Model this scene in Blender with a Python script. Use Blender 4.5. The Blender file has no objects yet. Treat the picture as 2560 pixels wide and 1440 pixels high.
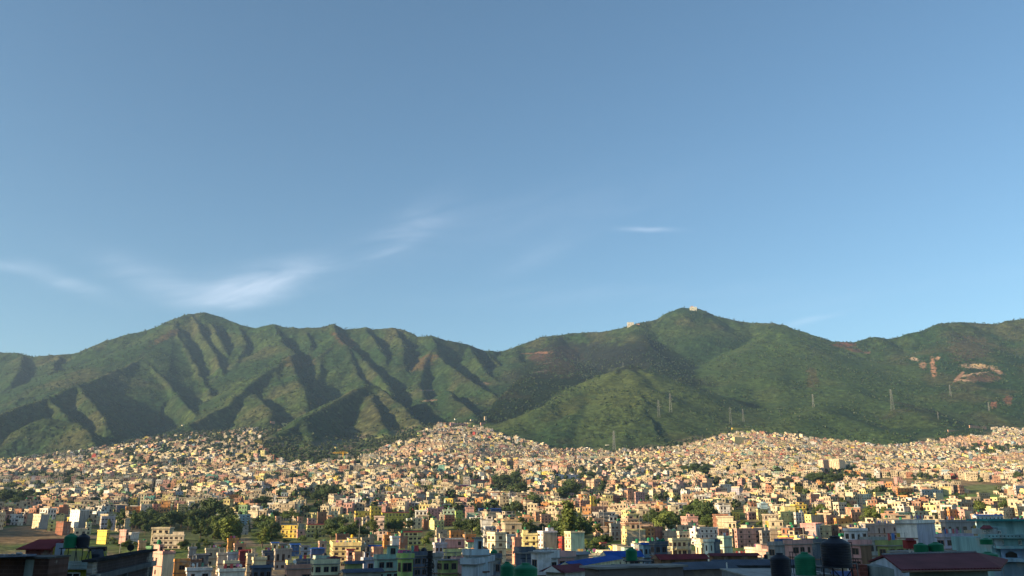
import bpy, bmesh, math, random
import numpy as np
from mathutils import Vector, Matrix

# ---------------------------------------------------------------- camera
F = 2100.0
PITCH = math.atan(560 / F)
CP, SP = math.cos(PITCH), math.sin(PITCH)
CAMZ = 24.0
scene = bpy.context.scene
col = scene.collection
cam_d = bpy.data.cameras.new("camera")
cam = bpy.data.objects.new("camera", cam_d)
col.objects.link(cam)
cam.location = (0, 0, CAMZ)
cam.rotation_euler = (math.pi / 2 + PITCH, 0, 0)
cam_d.sensor_width = 36
cam_d.lens = 36 * F / 2560
cam_d.clip_start = 0.5
cam_d.clip_end = 60000
scene.camera = cam
scene.render.resolution_x, scene.render.resolution_y = 1024, 576

HAZE = 4.7e-5
# ---------------------------------------------------------------- light
SUN_EL, SUN_AZ = math.radians(14.8), math.radians(-118)     # azimuth from the view direction, negative = left
SD = Vector((math.sin(SUN_AZ) * math.cos(SUN_EL), math.cos(SUN_AZ) * math.cos(SUN_EL), math.sin(SUN_EL)))
sun_d = bpy.data.lights.new("sun", 'SUN')
sun_d.energy = 5.0
sun_d.angle = math.radians(0.53)
sun_d.color = (1.0, 0.75, 0.44)
sun = bpy.data.objects.new("sun", sun_d)
sun.rotation_euler = SD.to_track_quat('Z', 'Y').to_euler()
col.objects.link(sun)
sun.location = (-500, -300, 600)

world = bpy.data.worlds.new("World")
scene.world = world
world.use_nodes = True
wt = world.node_tree
wt.nodes.clear()


def N(tree, kind, **kw):
    n = tree.nodes.new(kind)
    for k, v in kw.items():
        if k.startswith('i_'):
            key = k[2:]
            key = int(key) if key.isdigit() else key.replace('_', ' ')
            n.inputs[key].default_value = v
        else:
            setattr(n, k, v)
    return n


def M_(tree, op, a, b=None, c=None, clamp=False):
    n = tree.nodes.new('ShaderNodeMath')
    n.operation = op
    n.use_clamp = clamp
    for i, x in enumerate((a, b, c)):
        if x is None:
            continue
        if isinstance(x, (int, float)):
            n.inputs[i].default_value = x
        else:
            tree.links.new(x, n.inputs[i])
    return n.outputs[0]


def uvdir(u, v):
    up = 720 - v
    d = Vector((u - 1280, F * CP - up * SP, F * SP + up * CP))
    return d.normalized()


sky = N(wt, 'ShaderNodeTexSky', sky_type='NISHITA', sun_disc=False, sun_elevation=SUN_EL,
        sun_rotation=SUN_AZ, altitude=1300, air_density=1.1, dust_density=1.0, ozone_density=1.5)
tc = N(wt, 'ShaderNodeTexCoord')
sep = N(wt, 'ShaderNodeSeparateXYZ')
wt.links.new(tc.outputs['Generated'], sep.inputs[0])
dx, dy, dz = sep.outputs
# wisps of cirrus, placed by direction in the sky: azimuth (radians), elevation (radians)
az = M_(wt, 'ARCTAN2', dx, dy)
el = M_(wt, 'ARCSINE', dz)
comb = N(wt, 'ShaderNodeCombineXYZ')
wt.links.new(M_(wt, 'MULTIPLY', M_(wt, 'ADD', az, M_(wt, 'MULTIPLY', el, -1.2)), 9.0), comb.inputs[0])
wt.links.new(M_(wt, 'MULTIPLY', M_(wt, 'SUBTRACT', el, M_(wt, 'MULTIPLY', az, 0.12)), 34.0), comb.inputs[1])
nz = N(wt, 'ShaderNodeTexNoise', i_Scale=1.0, i_Detail=7.0, i_Roughness=0.58, i_Distortion=0.9)
wt.links.new(comb.outputs[0], nz.inputs['Vector'])
streak = M_(wt, 'MULTIPLY', M_(wt, 'SUBTRACT', nz.outputs[0], 0.34), 3.0, clamp=True)
comb2 = N(wt, 'ShaderNodeCombineXYZ')
wt.links.new(M_(wt, 'MULTIPLY', az, 5.0), comb2.inputs[0])
wt.links.new(M_(wt, 'MULTIPLY', el, 16.0), comb2.inputs[1])
nz2 = N(wt, 'ShaderNodeTexNoise', i_Scale=1.0, i_Detail=4.0, i_Roughness=0.5)
wt.links.new(comb2.outputs[0], nz2.inputs['Vector'])


def wisp(u, v, su, sv, rot, gain):
    d = uvdir(u, v)
    a0, e0 = math.atan2(d.x, d.y), math.asin(d.z)
    da = M_(wt, 'SUBTRACT', az, a0)
    de = M_(wt, 'SUBTRACT', el, e0)
    # distort
    de = M_(wt, 'ADD', de, M_(wt, 'MULTIPLY', M_(wt, 'SUBTRACT', nz2.outputs[0], 0.5), 0.035))
    r = math.radians(rot)
    p = M_(wt, 'ADD', M_(wt, 'MULTIPLY', da, math.cos(r)), M_(wt, 'MULTIPLY', de, math.sin(r)))
    q = M_(wt, 'SUBTRACT', M_(wt, 'MULTIPLY', de, math.cos(r)), M_(wt, 'MULTIPLY', da, math.sin(r)))
    p = M_(wt, 'DIVIDE', p, su / F)
    q = M_(wt, 'DIVIDE', q, sv / F)
    s = M_(wt, 'ADD', M_(wt, 'MULTIPLY', p, p), M_(wt, 'MULTIPLY', q, q))
    g = M_(wt, 'POWER', 2.71828, M_(wt, 'MULTIPLY', s, -1.0))
    return M_(wt, 'MULTIPLY', g, gain)


acc = None
for w in [(640, 720, 130, 20, 8, .85), (570, 745, 90, 14, 5, .35), (690, 690, 190, 30, 12, .5), (400, 705, 130, 34, -14, .45), (175, 712, 80, 18, -14, .45),
          (20, 668, 60, 10, 4, .4), (975, 622, 75, 14, 22, .42), (1040, 560, 120, 40, 30, .26), (1340, 640, 110, 30, 24, .16),
          (1620, 571, 62, 6, -4, .62), (2030, 798, 70, 7, 6, .34), (1250, 560, 420, 70, 10, .10), (1500, 740, 500, 26, 0, .10), (2100, 750, 420, 22, 2, .08)]:
    g = wisp(*w)
    acc = g if acc is None else M_(wt, 'ADD', acc, g)
mask = M_(wt, 'MULTIPLY', acc, M_(wt, 'ADD', M_(wt, 'MULTIPLY', streak, 0.8), 0.2), clamp=True)
hsv = N(wt, 'ShaderNodeHueSaturation', i_Saturation=1.04, i_Value=1.0)
wt.links.new(sky.outputs[0], hsv.inputs['Color'])
mix = N(wt, 'ShaderNodeMix', data_type='RGBA')
wt.links.new(M_(wt, 'MULTIPLY', mask, 0.42), mix.inputs[0])
air = N(wt, 'ShaderNodeVectorMath', operation='MULTIPLY')
air.inputs[1].default_value = (.87, 1.015, 1.02)
wt.links.new(hsv.outputs[0], air.inputs[0])
wt.links.new(air.outputs[0], mix.inputs[6])
mix.inputs[7].default_value = (7.2, 7.6, 8.6, 1)
bg = N(wt, 'ShaderNodeBackground', i_Strength=0.075)
wt.links.new(mix.outputs[2], bg.inputs[0])
wo = N(wt, 'ShaderNodeOutputWorld')
wt.links.new(bg.outputs[0], wo.inputs[0])

scene.view_settings.view_transform = 'Standard'
scene.view_settings.look = 'None'
scene.view_settings.exposure = 1.3
scene.view_settings.gamma = 1.0


# ---------------------------------------------------------------- projection helpers (metres from pixels of the 2560 wide photo)
def zf(v, Y):
    up = 720 - v
    return CAMZ + (F * SP + up * CP) / (F * CP - up * SP) * Y


def P(u, v, Y):
    up = 720 - v
    return ((u - 1280) * Y / (F * CP - up * SP), Y, zf(v, Y))


def proj(X, Y, Z):
    z = Z - CAMZ
    dep = Y * CP + z * SP
    return 1280 + F * X / dep, 720 - F * (z * CP - Y * SP) / dep


# ---------------------------------------------------------------- numpy noise
def _h(ix, iy, seed):
    h = (ix.astype(np.int64) * 374761393 + iy.astype(np.int64) * 668265263 + seed * 974634777) & 0xffffffff
    h = ((h ^ (h >> 13)) * 1274126177) & 0xffffffff
    return ((h ^ (h >> 16)) & 0xffffff).astype(np.float32) / 16777215.0


def vnoise(x, y, seed=0):
    ix, iy = np.floor(x), np.floor(y)
    fx, fy = x - ix, y - iy
    fx = fx * fx * (3 - 2 * fx)
    fy = fy * fy * (3 - 2 * fy)
    a, b = _h(ix, iy, seed), _h(ix + 1, iy, seed)
    c, d = _h(ix, iy + 1, seed), _h(ix + 1, iy + 1, seed)
    return (a + (b - a) * fx) * (1 - fy) + (c + (d - c) * fx) * fy


def fbm(x, y, seed=0, octv=4, gain=0.5):
    s, a, t = 0, 1.0, 0
    for o in range(octv):
        s = s + a * vnoise(x * 2 ** o + 17.3 * o, y * 2 ** o - 9.1 * o, seed + o)
        t += a
        a *= gain
    return s / t


def domes(x, y, cell, seed):
    """rounded bumps, one in each jittered cell (tree crowns); returns height 0..1 and the crown's own random number"""
    gx, gy = np.floor(x / cell), np.floor(y / cell)
    best = np.zeros_like(x)
    rid = np.zeros_like(x)
    for ox in (-1, 0, 1):
        for oy in (-1, 0, 1):
            cx, cy = gx + ox, gy + oy
            px = (cx + 0.15 + 0.7 * _h(cx, cy, seed)) * cell
            py = (cy + 0.15 + 0.7 * _h(cx, cy, seed + 1)) * cell
            rr = _h(cx, cy, seed + 2)
            R = cell * (0.45 + 0.4 * rr)
            d2 = ((x - px) ** 2 + (y - py) ** 2) / (R * R)
            h = np.sqrt(np.clip(1 - d2, 0, 1)) * (0.5 + 0.5 * rr)
            m = h > best
            best = np.where(m, h, best)
            rid = np.where(m, _h(cx, cy, seed + 3), rid)
    return best, rid


# ---------------------------------------------------------------- materials
MATS = {}


def mat(name):
    m = bpy.data.materials.new(name)
    m.use_nodes = True
    t = m.node_tree
    b = t.nodes['Principled BSDF']
    b.inputs['Specular IOR Level'].default_value = 0.25
    MATS[name] = m
    return m, t, b


def simple(name, rgb, rough=0.8, metal=0.0, var=0.25, scale=1.5):
    m, t, b = mat(name)
    b.inputs['Roughness'].default_value = rough
    b.inputs['Metallic'].default_value = metal
    g = N(t, 'ShaderNodeTexCoord')
    n = N(t, 'ShaderNodeTexNoise', i_Scale=scale, i_Detail=5.0)
    t.links.new(g.outputs['Object'], n.inputs['Vector'])
    r = N(t, 'ShaderNodeValToRGB')
    r.color_ramp.elements[0].position = 0.3
    r.color_ramp.elements[1].position = 0.7
    r.color_ramp.elements[0].color = [c * (1 - var) for c in rgb] + [1]
    r.color_ramp.elements[1].color = [min(1, c * (1 + var * .6)) for c in rgb] + [1]
    t.links.new(n.outputs[0], r.inputs[0])
    t.links.new(r.outputs[0], b.inputs['Base Color'])
    return m


def tag(o, label=None, cat=None, group=None, kind=None):
    if label: o['label'] = label
    if cat: o['category'] = cat
    if group: o['group'] = group
    if kind: o['kind'] = kind
    return o
# ================================================================ TERRAIN
YK = np.array([0, 300, 440, 650, 900, 1300, 1800, 2400, 3000, 3600, 5200, 7000], dtype=np.float32)
UK = np.array([-400, 0, 400, 640, 850, 1150, 1500, 1850, 2200, 2560, 3000], dtype=np.float32)
VT = {  # image row of the valley floor at Y = 440 ... 3600
    -400: (1388, 1330, 1288, 1237, 1196, 1165, 1140, 1120),
    0: (1388, 1330, 1288, 1235, 1190, 1152, 1122, 1100),
    400: (1386, 1335, 1290, 1228, 1170, 1115, 1078, 1055),
    640: (1385, 1338, 1290, 1225, 1165, 1112, 1075, 1050),
    850: (1385, 1338, 1290, 1222, 1168, 1128, 1098, 1075),
    1150: (1385, 1338, 1290, 1225, 1165, 1110, 1062, 1040),
    1500: (1385, 1338, 1290, 1225, 1172, 1140, 1122, 1108),
    1850: (1385, 1335, 1280, 1220, 1160, 1108, 1068, 1050),
    2200: (1385, 1320, 1262, 1215, 1172, 1125, 1092, 1070),
    2560: (1380, 1310, 1250, 1210, 1172, 1120, 1078, 1055),
    3000: (1380, 1305, 1245, 1205, 1168, 1115, 1075, 1050)}
YLIM = {-400: 2000, 0: 2400, 400: 2900, 640: 3000, 850: 3000, 1150: 3100, 1500: 2450, 1850: 2950, 2200: 2900, 2560: 3000, 3000: 3000}
BT = np.zeros((len(UK), len(YK)), dtype=np.float32)
for i_, u_ in enumerate(UK):
    zs = [zf(v, Y) for v, Y in zip(VT[int(u_)], YK[2:10])]
    yl = YLIM[int(u_)]
    zl = float(np.interp(yl, YK[2:10], zs))
    zs = [z if Y <= yl else zl for z, Y in zip(zs, YK[2:10])]
    BT[i_] = [2.0, 2.0] + zs + [zs[-1] + 120, zs[-1] + 150]


def base_z(X, Y):
    X = np.asarray(X, dtype=np.float32)
    Y = np.asarray(Y, dtype=np.float32)
    u = 1280 + 2173 * X / np.maximum(Y, 20)
    u = np.clip(u, UK[0], UK[-1] - 1)
    iu = np.clip(np.searchsorted(UK, u, side='right') - 1, 0, len(UK) - 2)
    tu = (u - UK[iu]) / (UK[iu + 1] - UK[iu])
    tu = tu * tu * (3 - 2 * tu)
    yy = np.clip(Y, 0, YK[-1] - 1)
    iy = np.clip(np.searchsorted(YK, yy, side='right') - 1, 0, len(YK) - 2)
    ty = (yy - YK[iy]) / (YK[iy + 1] - YK[iy])
    z0 = BT[iu, iy] * (1 - ty) + BT[iu, iy + 1] * ty
    z1 = BT[iu + 1, iy] * (1 - ty) + BT[iu + 1, iy + 1] * ty
    z = z0 * (1 - tu) + z1 * tu
    amp = np.clip((Y - 300) / 900, 0, 1)
    z = z + amp * (fbm(X / 160, Y / 160, 5, 3) - 0.5) * np.clip(Y / 110, 0, 24)
    return z


# ridge crests: (u, v, Y) points; each carries flanks falling away at slope k
RIDGES = [
    # left massif skyline
    (.66, [(-380, 900, 4700), (-200, 872, 4700), (0, 880, 4700), (60, 886, 4700), (85, 893, 4680), (125, 888, 4680), (180, 885, 4700), (215, 873, 4720), (270, 850, 4760),
           (330, 835, 4800), (400, 815, 4850), (440, 797, 4880), (460, 788, 4900), (510, 782, 4950), (545, 790, 4950), (600, 812, 4900), (635, 821, 4850),
           (660, 816, 4850), (690, 812, 4830), (720, 820, 4800), (760, 822, 4800), (800, 818, 4800), (835, 810, 4800), (860, 824, 4830), (880, 822, 4830),
           (910, 818, 4830), (935, 825, 4850), (960, 822, 4850), (985, 820, 4850), (1010, 826, 4850), (1035, 835, 4800), (1045, 842, 4780), (1080, 840, 4750),
           (1110, 850, 4750), (1170, 862, 4800), (1215, 878, 4850), (1245, 880, 4900), (1260, 878, 4920)]),
    # right massif skyline
    (.70, [(1260, 878, 4920), (1300, 865, 4950), (1360, 843, 5000), (1430, 834, 5000), (1500, 832, 4950), (1560, 820, 4850), (1590, 812, 4800), (1640, 800, 4900),
           (1680, 780, 4950), (1705, 770, 4980), (1740, 773, 4980), (1790, 790, 4950), (1830, 800, 4900), (1880, 808, 4850), (1930, 808, 4750), (1960, 818, 4700),
           (2000, 835, 4650), (2060, 852, 4650), (2075, 856, 4650), (2130, 857, 4650), (2140, 860, 4650), (2150, 852, 4650), (2185, 844, 4650), (2215, 850, 4650),
           (2235, 848, 4650), (2270, 835, 4650), (2310, 828, 4650), (2350, 810, 4650), (2400, 806, 4650), (2450, 810, 4650), (2490, 812, 4600), (2520, 802, 4600),
           (2560, 797, 4600), (2700, 785, 4600), (2950, 800, 4600)]),
    (.72, [(440, 797, 4880), (437, 822, 4700), (376, 852, 4500), (353, 897, 4250), (290, 925, 3980), (213, 957, 3680), (187, 962, 3560), (122, 997, 3300), (58, 1015, 3080), (0, 1040, 2880), (-60, 1070, 2700), (-200, 1090, 2600)], (.7, .72)),
    (.8, [(353, 897, 4250), (397, 932, 4050), (434, 973, 3850), (475, 1020, 3600), (495, 1045, 3450)], (1.6, .75)),
    (.8, [(437, 822, 4700), (460, 870, 4450), (490, 915, 4250), (512, 960, 4020), (535, 1005, 3800)], (1.8, .75)),
    (.8, [(480, 785, 4920), (496, 813, 4780), (515, 850, 4600), (537, 885, 4400), (552, 920, 4200)], (1.7, .8)),
    (.8, [(515, 800, 4900), (530, 812, 4820), (551, 851, 4600), (560, 880, 4450)], (1.5, .9)),
    (.8, [(187, 962, 3560), (219, 988, 3400), (251, 1035, 3150), (262, 1060, 3020)], (1.5, .7)),
    (.8, [(122, 997, 3300), (157, 1032, 3080), (170, 1052, 2980)], (1.5, .7)),
    (.6, [(120, 1045, 2850), (187, 1055, 2850), (227, 1092, 2650), (240, 1115, 2550)]),
    (.7, [(60, 886, 4700), (50, 930, 4350), (10, 975, 4000), (-30, 1010, 3700)]),
    (.7, [(145, 890, 4650), (128, 930, 4350), (92, 965, 4050), (50, 1000, 3700)]),
    (.7, [(-60, 880, 4650), (-80, 930, 4300), (-120, 980, 4000)]),
    (.62, [(600, 812, 4900), (612, 860, 4600), (592, 910, 4300), (575, 950, 4100)]),
    (.66, [(690, 812, 4830), (702, 850, 4550), (737, 884, 4280), (720, 892, 4180), (733, 925, 3980), (750, 960, 3760), (768, 992, 3560)]),
    (.62, [(720, 892, 4180), (660, 932, 3950), (612, 973, 3720), (577, 1003, 3530), (520, 1040, 3300), (470, 1062, 3180)]),
    (.7, [(684, 930, 3980), (706, 960, 3820), (745, 1003, 3560), (760, 1030, 3420)]),
    (.6, [(640, 985, 3650), (672, 1020, 3400), (680, 1045, 3250)]),
    (.7, [(760, 822, 4800), (776, 860, 4560), (770, 900, 4350)]),
    (.68, [(835, 810, 4800), (844, 842, 4600), (867, 862, 4450), (876, 900, 4250), (895, 935, 4080), (928, 968, 3900), (960, 1000, 3700), (990, 1030, 3500)]),
    (.85, [(867, 862, 4450), (898, 888, 4330), (933, 922, 4130), (962, 957, 3930), (988, 998, 3700), (1030, 1038, 3420), (1060, 1060, 3280)], (1.4, .85)),
    (.62, [(844, 842, 4600), (810, 890, 4350), (795, 940, 4050), (790, 985, 3800)]),
    (.85, [(910, 818, 4830), (930, 840, 4680), (950, 865, 4500), (966, 892, 4350)]),
    (.7, [(985, 820, 4850), (1000, 850, 4650), (1010, 885, 4400)]),
    (.7, [(1080, 840, 4750), (1086, 865, 4580), (1097, 890, 4420), (1130, 920, 4220), (1165, 943, 4060), (1200, 965, 3900), (1238, 990, 3720)]),
    (.62, [(1086, 865, 4580), (1062, 905, 4330), (1045, 955, 4050), (1060, 1000, 3750), (1100, 1030, 3500)]),
    (.75, [(1170, 862, 4800), (1185, 885, 4600), (1206, 915, 4400), (1236, 950, 4150)]),
    (.75, [(1215, 878, 4850), (1234, 900, 4680), (1252, 922, 4500)]),
    (.6, [(1120, 975, 3800), (1150, 1010, 3500), (1190, 1035, 3300)]),
    # front hills, left and centre
    (.6, [(933, 962, 3560), (885, 975, 3430), (845, 1002, 3280), (800, 1026, 3120), (757, 1047, 2880), (705, 1082, 2600), (665, 1118, 2360)]),
    (.72, [(933, 962, 3560), (965, 985, 3450), (1000, 1010, 3300), (1040, 1050, 3100), (1055, 1075, 2980)]),
    (.72, [(930, 985, 3440), (945, 1025, 3200), (960, 1060, 3020), (975, 1085, 2900)]),
    (.6, [(757, 1047, 2880), (778, 1090, 2600), (782, 1135, 2330)], (.9, .8)),
    # right massif spurs
    (.62, [(1590, 812, 4800), (1615, 846, 4580), (1640, 884, 4340), (1675, 924, 4080), (1710, 955, 3870), (1740, 987, 3660)]),
    (.5, [(1520, 840, 4850), (1560, 872, 4500), (1600, 905, 4150), (1650, 935, 3900), (1700, 980, 3620)], (1.3, .8)),
    (.5, [(1290, 868, 4900), (1288, 905, 4600), (1268, 950, 4250), (1262, 985, 4000)]),
    (.6, [(1400, 838, 4980), (1372, 890, 4580), (1345, 940, 4250), (1310, 985, 3920), (1285, 1015, 3680)], (.8, .6)),
    (.55, [(1950, 812, 4720), (1902, 850, 4400), (1860, 878, 4180), (1823, 897, 4030), (1790, 925, 3820), (1752, 966, 3550)]),
    (.55, [(1955, 848, 4400), (1900, 888, 4080), (1861, 915, 3880), (1812, 960, 3550), (1782, 1002, 3280), (1790, 1032, 3100)]),
    (.52, [(1950, 812, 4720), (1955, 848, 4400), (2000, 882, 4150), (2028, 942, 3720), (2058, 973, 3480), (2080, 1003, 3260)]),
    (.5, [(2028, 942, 3720), (1985, 982, 3420), (1935, 1018, 3160), (1905, 1048, 2960)]),
    (.55, [(2060, 860, 4620), (2105, 893, 4330), (2190, 900, 4150), (2254, 912, 4020), (2290, 938, 3820), (2325, 975, 3560), (2345, 1025, 3240)]),
    (.5, [(2190, 900, 4150), (2184, 950, 3820), (2172, 1000, 3450), (2155, 1038, 3200)]),
    (.5, [(2080, 1000, 3280), (2038, 1022, 2960), (1985, 1046, 2800), (1930, 1062, 2720)]),
    (.5, [(2038, 1022, 2960), (2100, 1040, 2860), (2160, 1070, 2700), (2200, 1085, 2620)]),
    (.5, [(2240, 1000, 3250), (2285, 1024, 3020), (2345, 1058, 2800)]),
    (.52, [(2350, 810, 4650), (2372, 845, 4400), (2440, 872, 4180), (2482, 905, 3950), (2520, 960, 3620), (2560, 1015, 3260)]),
    (.5, [(2372, 845, 4400), (2345, 888, 4150), (2320, 925, 3950)]),
    (.5, [(2560, 797, 4600), (2600, 860, 4200), (2620, 940, 3750)]),
    (.5, [(1690, 955, 3800), (1715, 1000, 3450), (1760, 1035, 3150)]),
    # the hill in front of the right massif
    (.48, [(1300, 1064, 2780), (1351, 1023, 2960), (1415, 998, 3120), (1497, 962, 3300), (1535, 935, 3400), (1575, 914, 3480), (1619, 930, 3440),
           (1650, 952, 3360), (1686, 972, 3270), (1712, 983, 3200), (1752, 1005, 3100), (1794, 1037, 2920), (1815, 1062, 2780)]),
    (.5, [(1575, 914, 3480), (1592, 960, 3200), (1600, 1010, 2920), (1575, 1055, 2680), (1545, 1105, 2450)]),
    (.75, [(1619, 930, 3440), (1655, 985, 3150), (1685, 1030, 2900), (1725, 1078, 2680)]),
    (.5, [(1450, 985, 3180), (1440, 1040, 2850), (1400, 1090, 2580)]),
]
rng = np.random.default_rng(7)
SEGS = []
RID = []
for k, pts, *asy in RIDGES:
    fl_, fr_ = asy[0] if asy else ((.85, 1.2) if pts[0][0] < 1265 else (.85, .95))
    k = k * (1.2 if pts[0][0] < 1270 else 1.05)
    spur = pts[-1][2] < pts[0][2] - 60 
    if pts[0][0] > 1265:
        k *= .96
    W = [P(*p) for p in pts]
    # refine the crest with a little noise in plan so that flanks are not ruled surfaces
    s = rng.random() * 100
    for a, b in zip(W[:-1], W[1:]):
        RID.append(int(pts[0][0] * 3 + pts[0][1]) % 30000)
        SEGS.append((a, b, k, s, spur, fl_, fr_))
        s += math.hypot(b[0] - a[0], b[1] - a[1])


def tents(X, Y):
    wx = (fbm(X / 90, Y / 90, 31, 3) - .5) * 38
    wy = (fbm(X / 90, Y / 90, 57, 3) - .5) * 46
    Xw, Yw = X + wx, Y + wy
    H = np.full(X.shape, -1e4, dtype=np.float32)
    D = np.full(X.shape, 1e4, dtype=np.float32)
    I = np.full(X.shape, -1, dtype=np.int16)
    for si, (a, b, k, s0, spur, fl_, fr_) in enumerate(SEGS):
        vx, vy = b[0] - a[0], b[1] - a[1]
        L2 = vx * vx + vy * vy
        L = math.sqrt(L2)
        # sub-array of columns / rows this segment can reach
        reach = (max(a[2], b[2]) - 60) / k
        m = (X > min(a[0], b[0]) - reach) & (X < max(a[0], b[0]) + reach) & (Y > min(a[1], b[1]) - reach) & (Y < max(a[1], b[1]) + reach)
        if not m.any():
            continue
        x, y = Xw[m], Yw[m]
        t = np.clip(((x - a[0]) * vx + (y - a[1]) * vy) / L2, 0, 1)
        d = np.hypot(x - (a[0] + vx * t), y - (a[1] + vy * t))
        side = np.sign((x - a[0]) * vy - (y - a[1]) * vx)
        s = s0 + t * L
        rib = np.abs(vnoise(s / 62 + side * 7.7, d / 900 + side, 91) * 2 - 1) * .65 + np.abs(vnoise(s / 27 + side * 3.1, d / 400, 92) * 2 - 1) * .35
        rr_ = 7 if a[0] < -20 else 34
        dd = np.sqrt(d * d + rr_ * rr_) - rr_
        if spur:
            dd = dd * np.where(side < 0, fr_, fl_)
        h = a[2] + (b[2] - a[2]) * t - k * dd * (1 + .0 * d) + k * 0.0001 * np.minimum(d, 900) ** 2 - np.minimum(d * .13, 9) * rib
        Hm = H[m]
        up = h > Hm
        H[m] = np.where(up, h, Hm)
        Dm = D[m]
        D[m] = np.where(up, d, Dm)
        Im = I[m]
        I[m] = np.where(up, RID[si], Im)
    return H, D, I


NC = 1160
yrows = np.concatenate([np.arange(20, 440, 14), np.arange(440, 1400, 12), np.arange(1400, 2300, 9), np.arange(2300, 5250, 6.2), np.arange(5250, 7000, 60)]).astype(np.float32)
mcols = np.linspace(-.76, .76, NC).astype(np.float32)
NR = len(yrows)
# coarse evaluation then bilinear refinement
GYc = yrows[::2]
GMc = mcols[::2]
Yc, Mc = np.meshgrid(GYc, GMc, indexing='ij')
Xc = Mc * Yc
Hc, Dc, Ic = tents(Xc, Yc)


def blur(A, nr_, nc_):
    for ax, n_ in ((0, nr_), (1, nc_)):
        c_ = np.cumsum(np.pad(A, [(n_ + 1, n_) if q == ax else (0, 0) for q in (0, 1)], mode='edge').astype(np.float64), axis=ax)
        A = ((np.take(c_, range(2 * n_ + 1, c_.shape[ax]), ax) - np.take(c_, range(0, c_.shape[ax] - 2 * n_ - 1), ax)) / (2 * n_ + 1)).astype(np.float32)
    return A


Hs = blur(blur(np.maximum(Hc, -200), 2, 4), 3, 5)
Hs2 = blur(np.maximum(Hc, -200), 1, 2)
tb = np.clip((4480 - Yc) / 250, 0, 1) * np.clip((1280 + 2173 * Mc - 1640) / 120, 0, 1)
tl = .35 * np.clip((4650 - Yc) / 150, 0, 1)
Hc = np.where(tb > 0, Hs * tb + Hc * (1 - tb), Hs2 * tl + Hc * (1 - tl))


def up2(A, nr, nc):
    r = np.arange(nr) / 2
    c = np.arange(nc) / 2
    r0 = np.minimum(np.floor(r).astype(int), A.shape[0] - 1)
    r1 = np.minimum(r0 + 1, A.shape[0] - 1)
    c0 = np.minimum(np.floor(c).astype(int), A.shape[1] - 1)
    c1 = np.minimum(c0 + 1, A.shape[1] - 1)
    fr = (r - np.floor(r))[:, None]
    fc = (c - np.floor(c))[None, :]
    return ((A[r0][:, c0] * (1 - fc) + A[r0][:, c1] * fc) * (1 - fr) + (A[r1][:, c0] * (1 - fc) + A[r1][:, c1] * fc) * fr).astype(np.float32)


HT, DT = up2(Hc, NR, NC), up2(Dc, NR, NC)


def rid_mask(*heads):
    ids = [int(a * 3 + b) % 30000 for a, b in heads]
    m_ = np.isin(Ic, ids).astype(np.float32)
    for _ in range(3):
        m_ = (m_ + np.roll(m_, 1, 0) + np.roll(m_, -1, 0) + np.roll(m_, 1, 1) + np.roll(m_, -1, 1)) / 5
    return up2(m_, NR, NC)



GY, GM = np.meshgrid(yrows, mcols, indexing='ij')
GX = GM * GY
BZ = base_z(GX, GY)
dz_ = HT - BZ
ks = 14.0
GZ = np.where(dz_ > 60, HT, np.where(dz_ < -60, BZ, BZ + ks * np.log1p(np.exp(np.clip(dz_, -60, 60) / ks))))
WOOD = np.clip((dz_ + 8) / 20, 0, 1)        # 1 on the mountains
ylim = np.interp(1280 + 2173 * GX / GY, list(YLIM), list(YLIM.values()))
WOOD = np.maximum(WOOD, np.clip((GY - ylim - 40 + (fbm(GX / 120, GY / 120, 44, 3) - .5) * 300) / 60, 0, 1)).astype(np.float32)
SMOOTH_Z = GZ.copy()
# tree canopy on the slopes
c1, r1 = domes(GX, GY, 15.0, 11)
c2, r2 = domes(GX + 5, GY + 3, 9.5, 23)
rough = fbm(GX / 130, GY / 130, 77, 3)
low = np.clip((700 - (GZ - 100)) / 700, 0, 1)
amp = 2.5 + 6.5 * np.clip((rough - .42) * 4, 0, 1) * (.35 + .65 * low)
GZ = GZ + WOOD * (np.maximum(c1, .75 * c2) * amp + (fbm(GX / 40, GY / 40, 3, 3) - .5) * 6)
GU, GV = proj(GX, GY, GZ)


def height_at(X, Y):
    """terrain height under scattered things (bilinear in the terrain's own grid)"""
    X = np.atleast_1d(np.asarray(X, dtype=np.float32))
    Y = np.atleast_1d(np.asarray(Y, dtype=np.float32))
    r = np.interp(Y, yrows, np.arange(NR))
    c = np.interp(X / np.maximum(Y, 1), mcols, np.arange(NC))
    r0 = np.clip(np.floor(r).astype(int), 0, NR - 2)
    c0 = np.clip(np.floor(c).astype(int), 0, NC - 2)
    fr, fc = r - r0, c - c0
    A = SMOOTH_Z
    return (A[r0, c0] * (1 - fc) + A[r0, c0 + 1] * fc) * (1 - fr) + (A[r0 + 1, c0] * (1 - fc) + A[r0 + 1, c0 + 1] * fc) * fr


def wood_at(X, Y):
    r = np.clip(np.interp(Y, yrows, np.arange(NR)).round().astype(int), 0, NR - 1)
    c = np.clip(np.interp(X / np.maximum(Y, 1), mcols, np.arange(NC)).round().astype(int), 0, NC - 1)
    return WOOD[r, c]


def ell(u, v, su, sv, rot=0, wob=.5, seed=1, sc=22):
    r = math.radians(rot)
    a, b = GU - u, GV - v
    p = (a * math.cos(r) - b * math.sin(r)) / su
    q = (a * math.sin(r) + b * math.cos(r)) / sv
    d = np.sqrt(p * p + q * q) + (fbm(GX / sc, GY / sc, seed, 3) - .5) * 2 * wob
    return np.clip((1 - d) * 4, 0, 1)


# ---- ground colour, vertex by vertex (what grows or lies there, plus light and shade painted on some slopes)
def lerp(A, B, t):
    return A * (1 - t[..., None]) + np.array(B, dtype=np.float32) * t[..., None]


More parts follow.
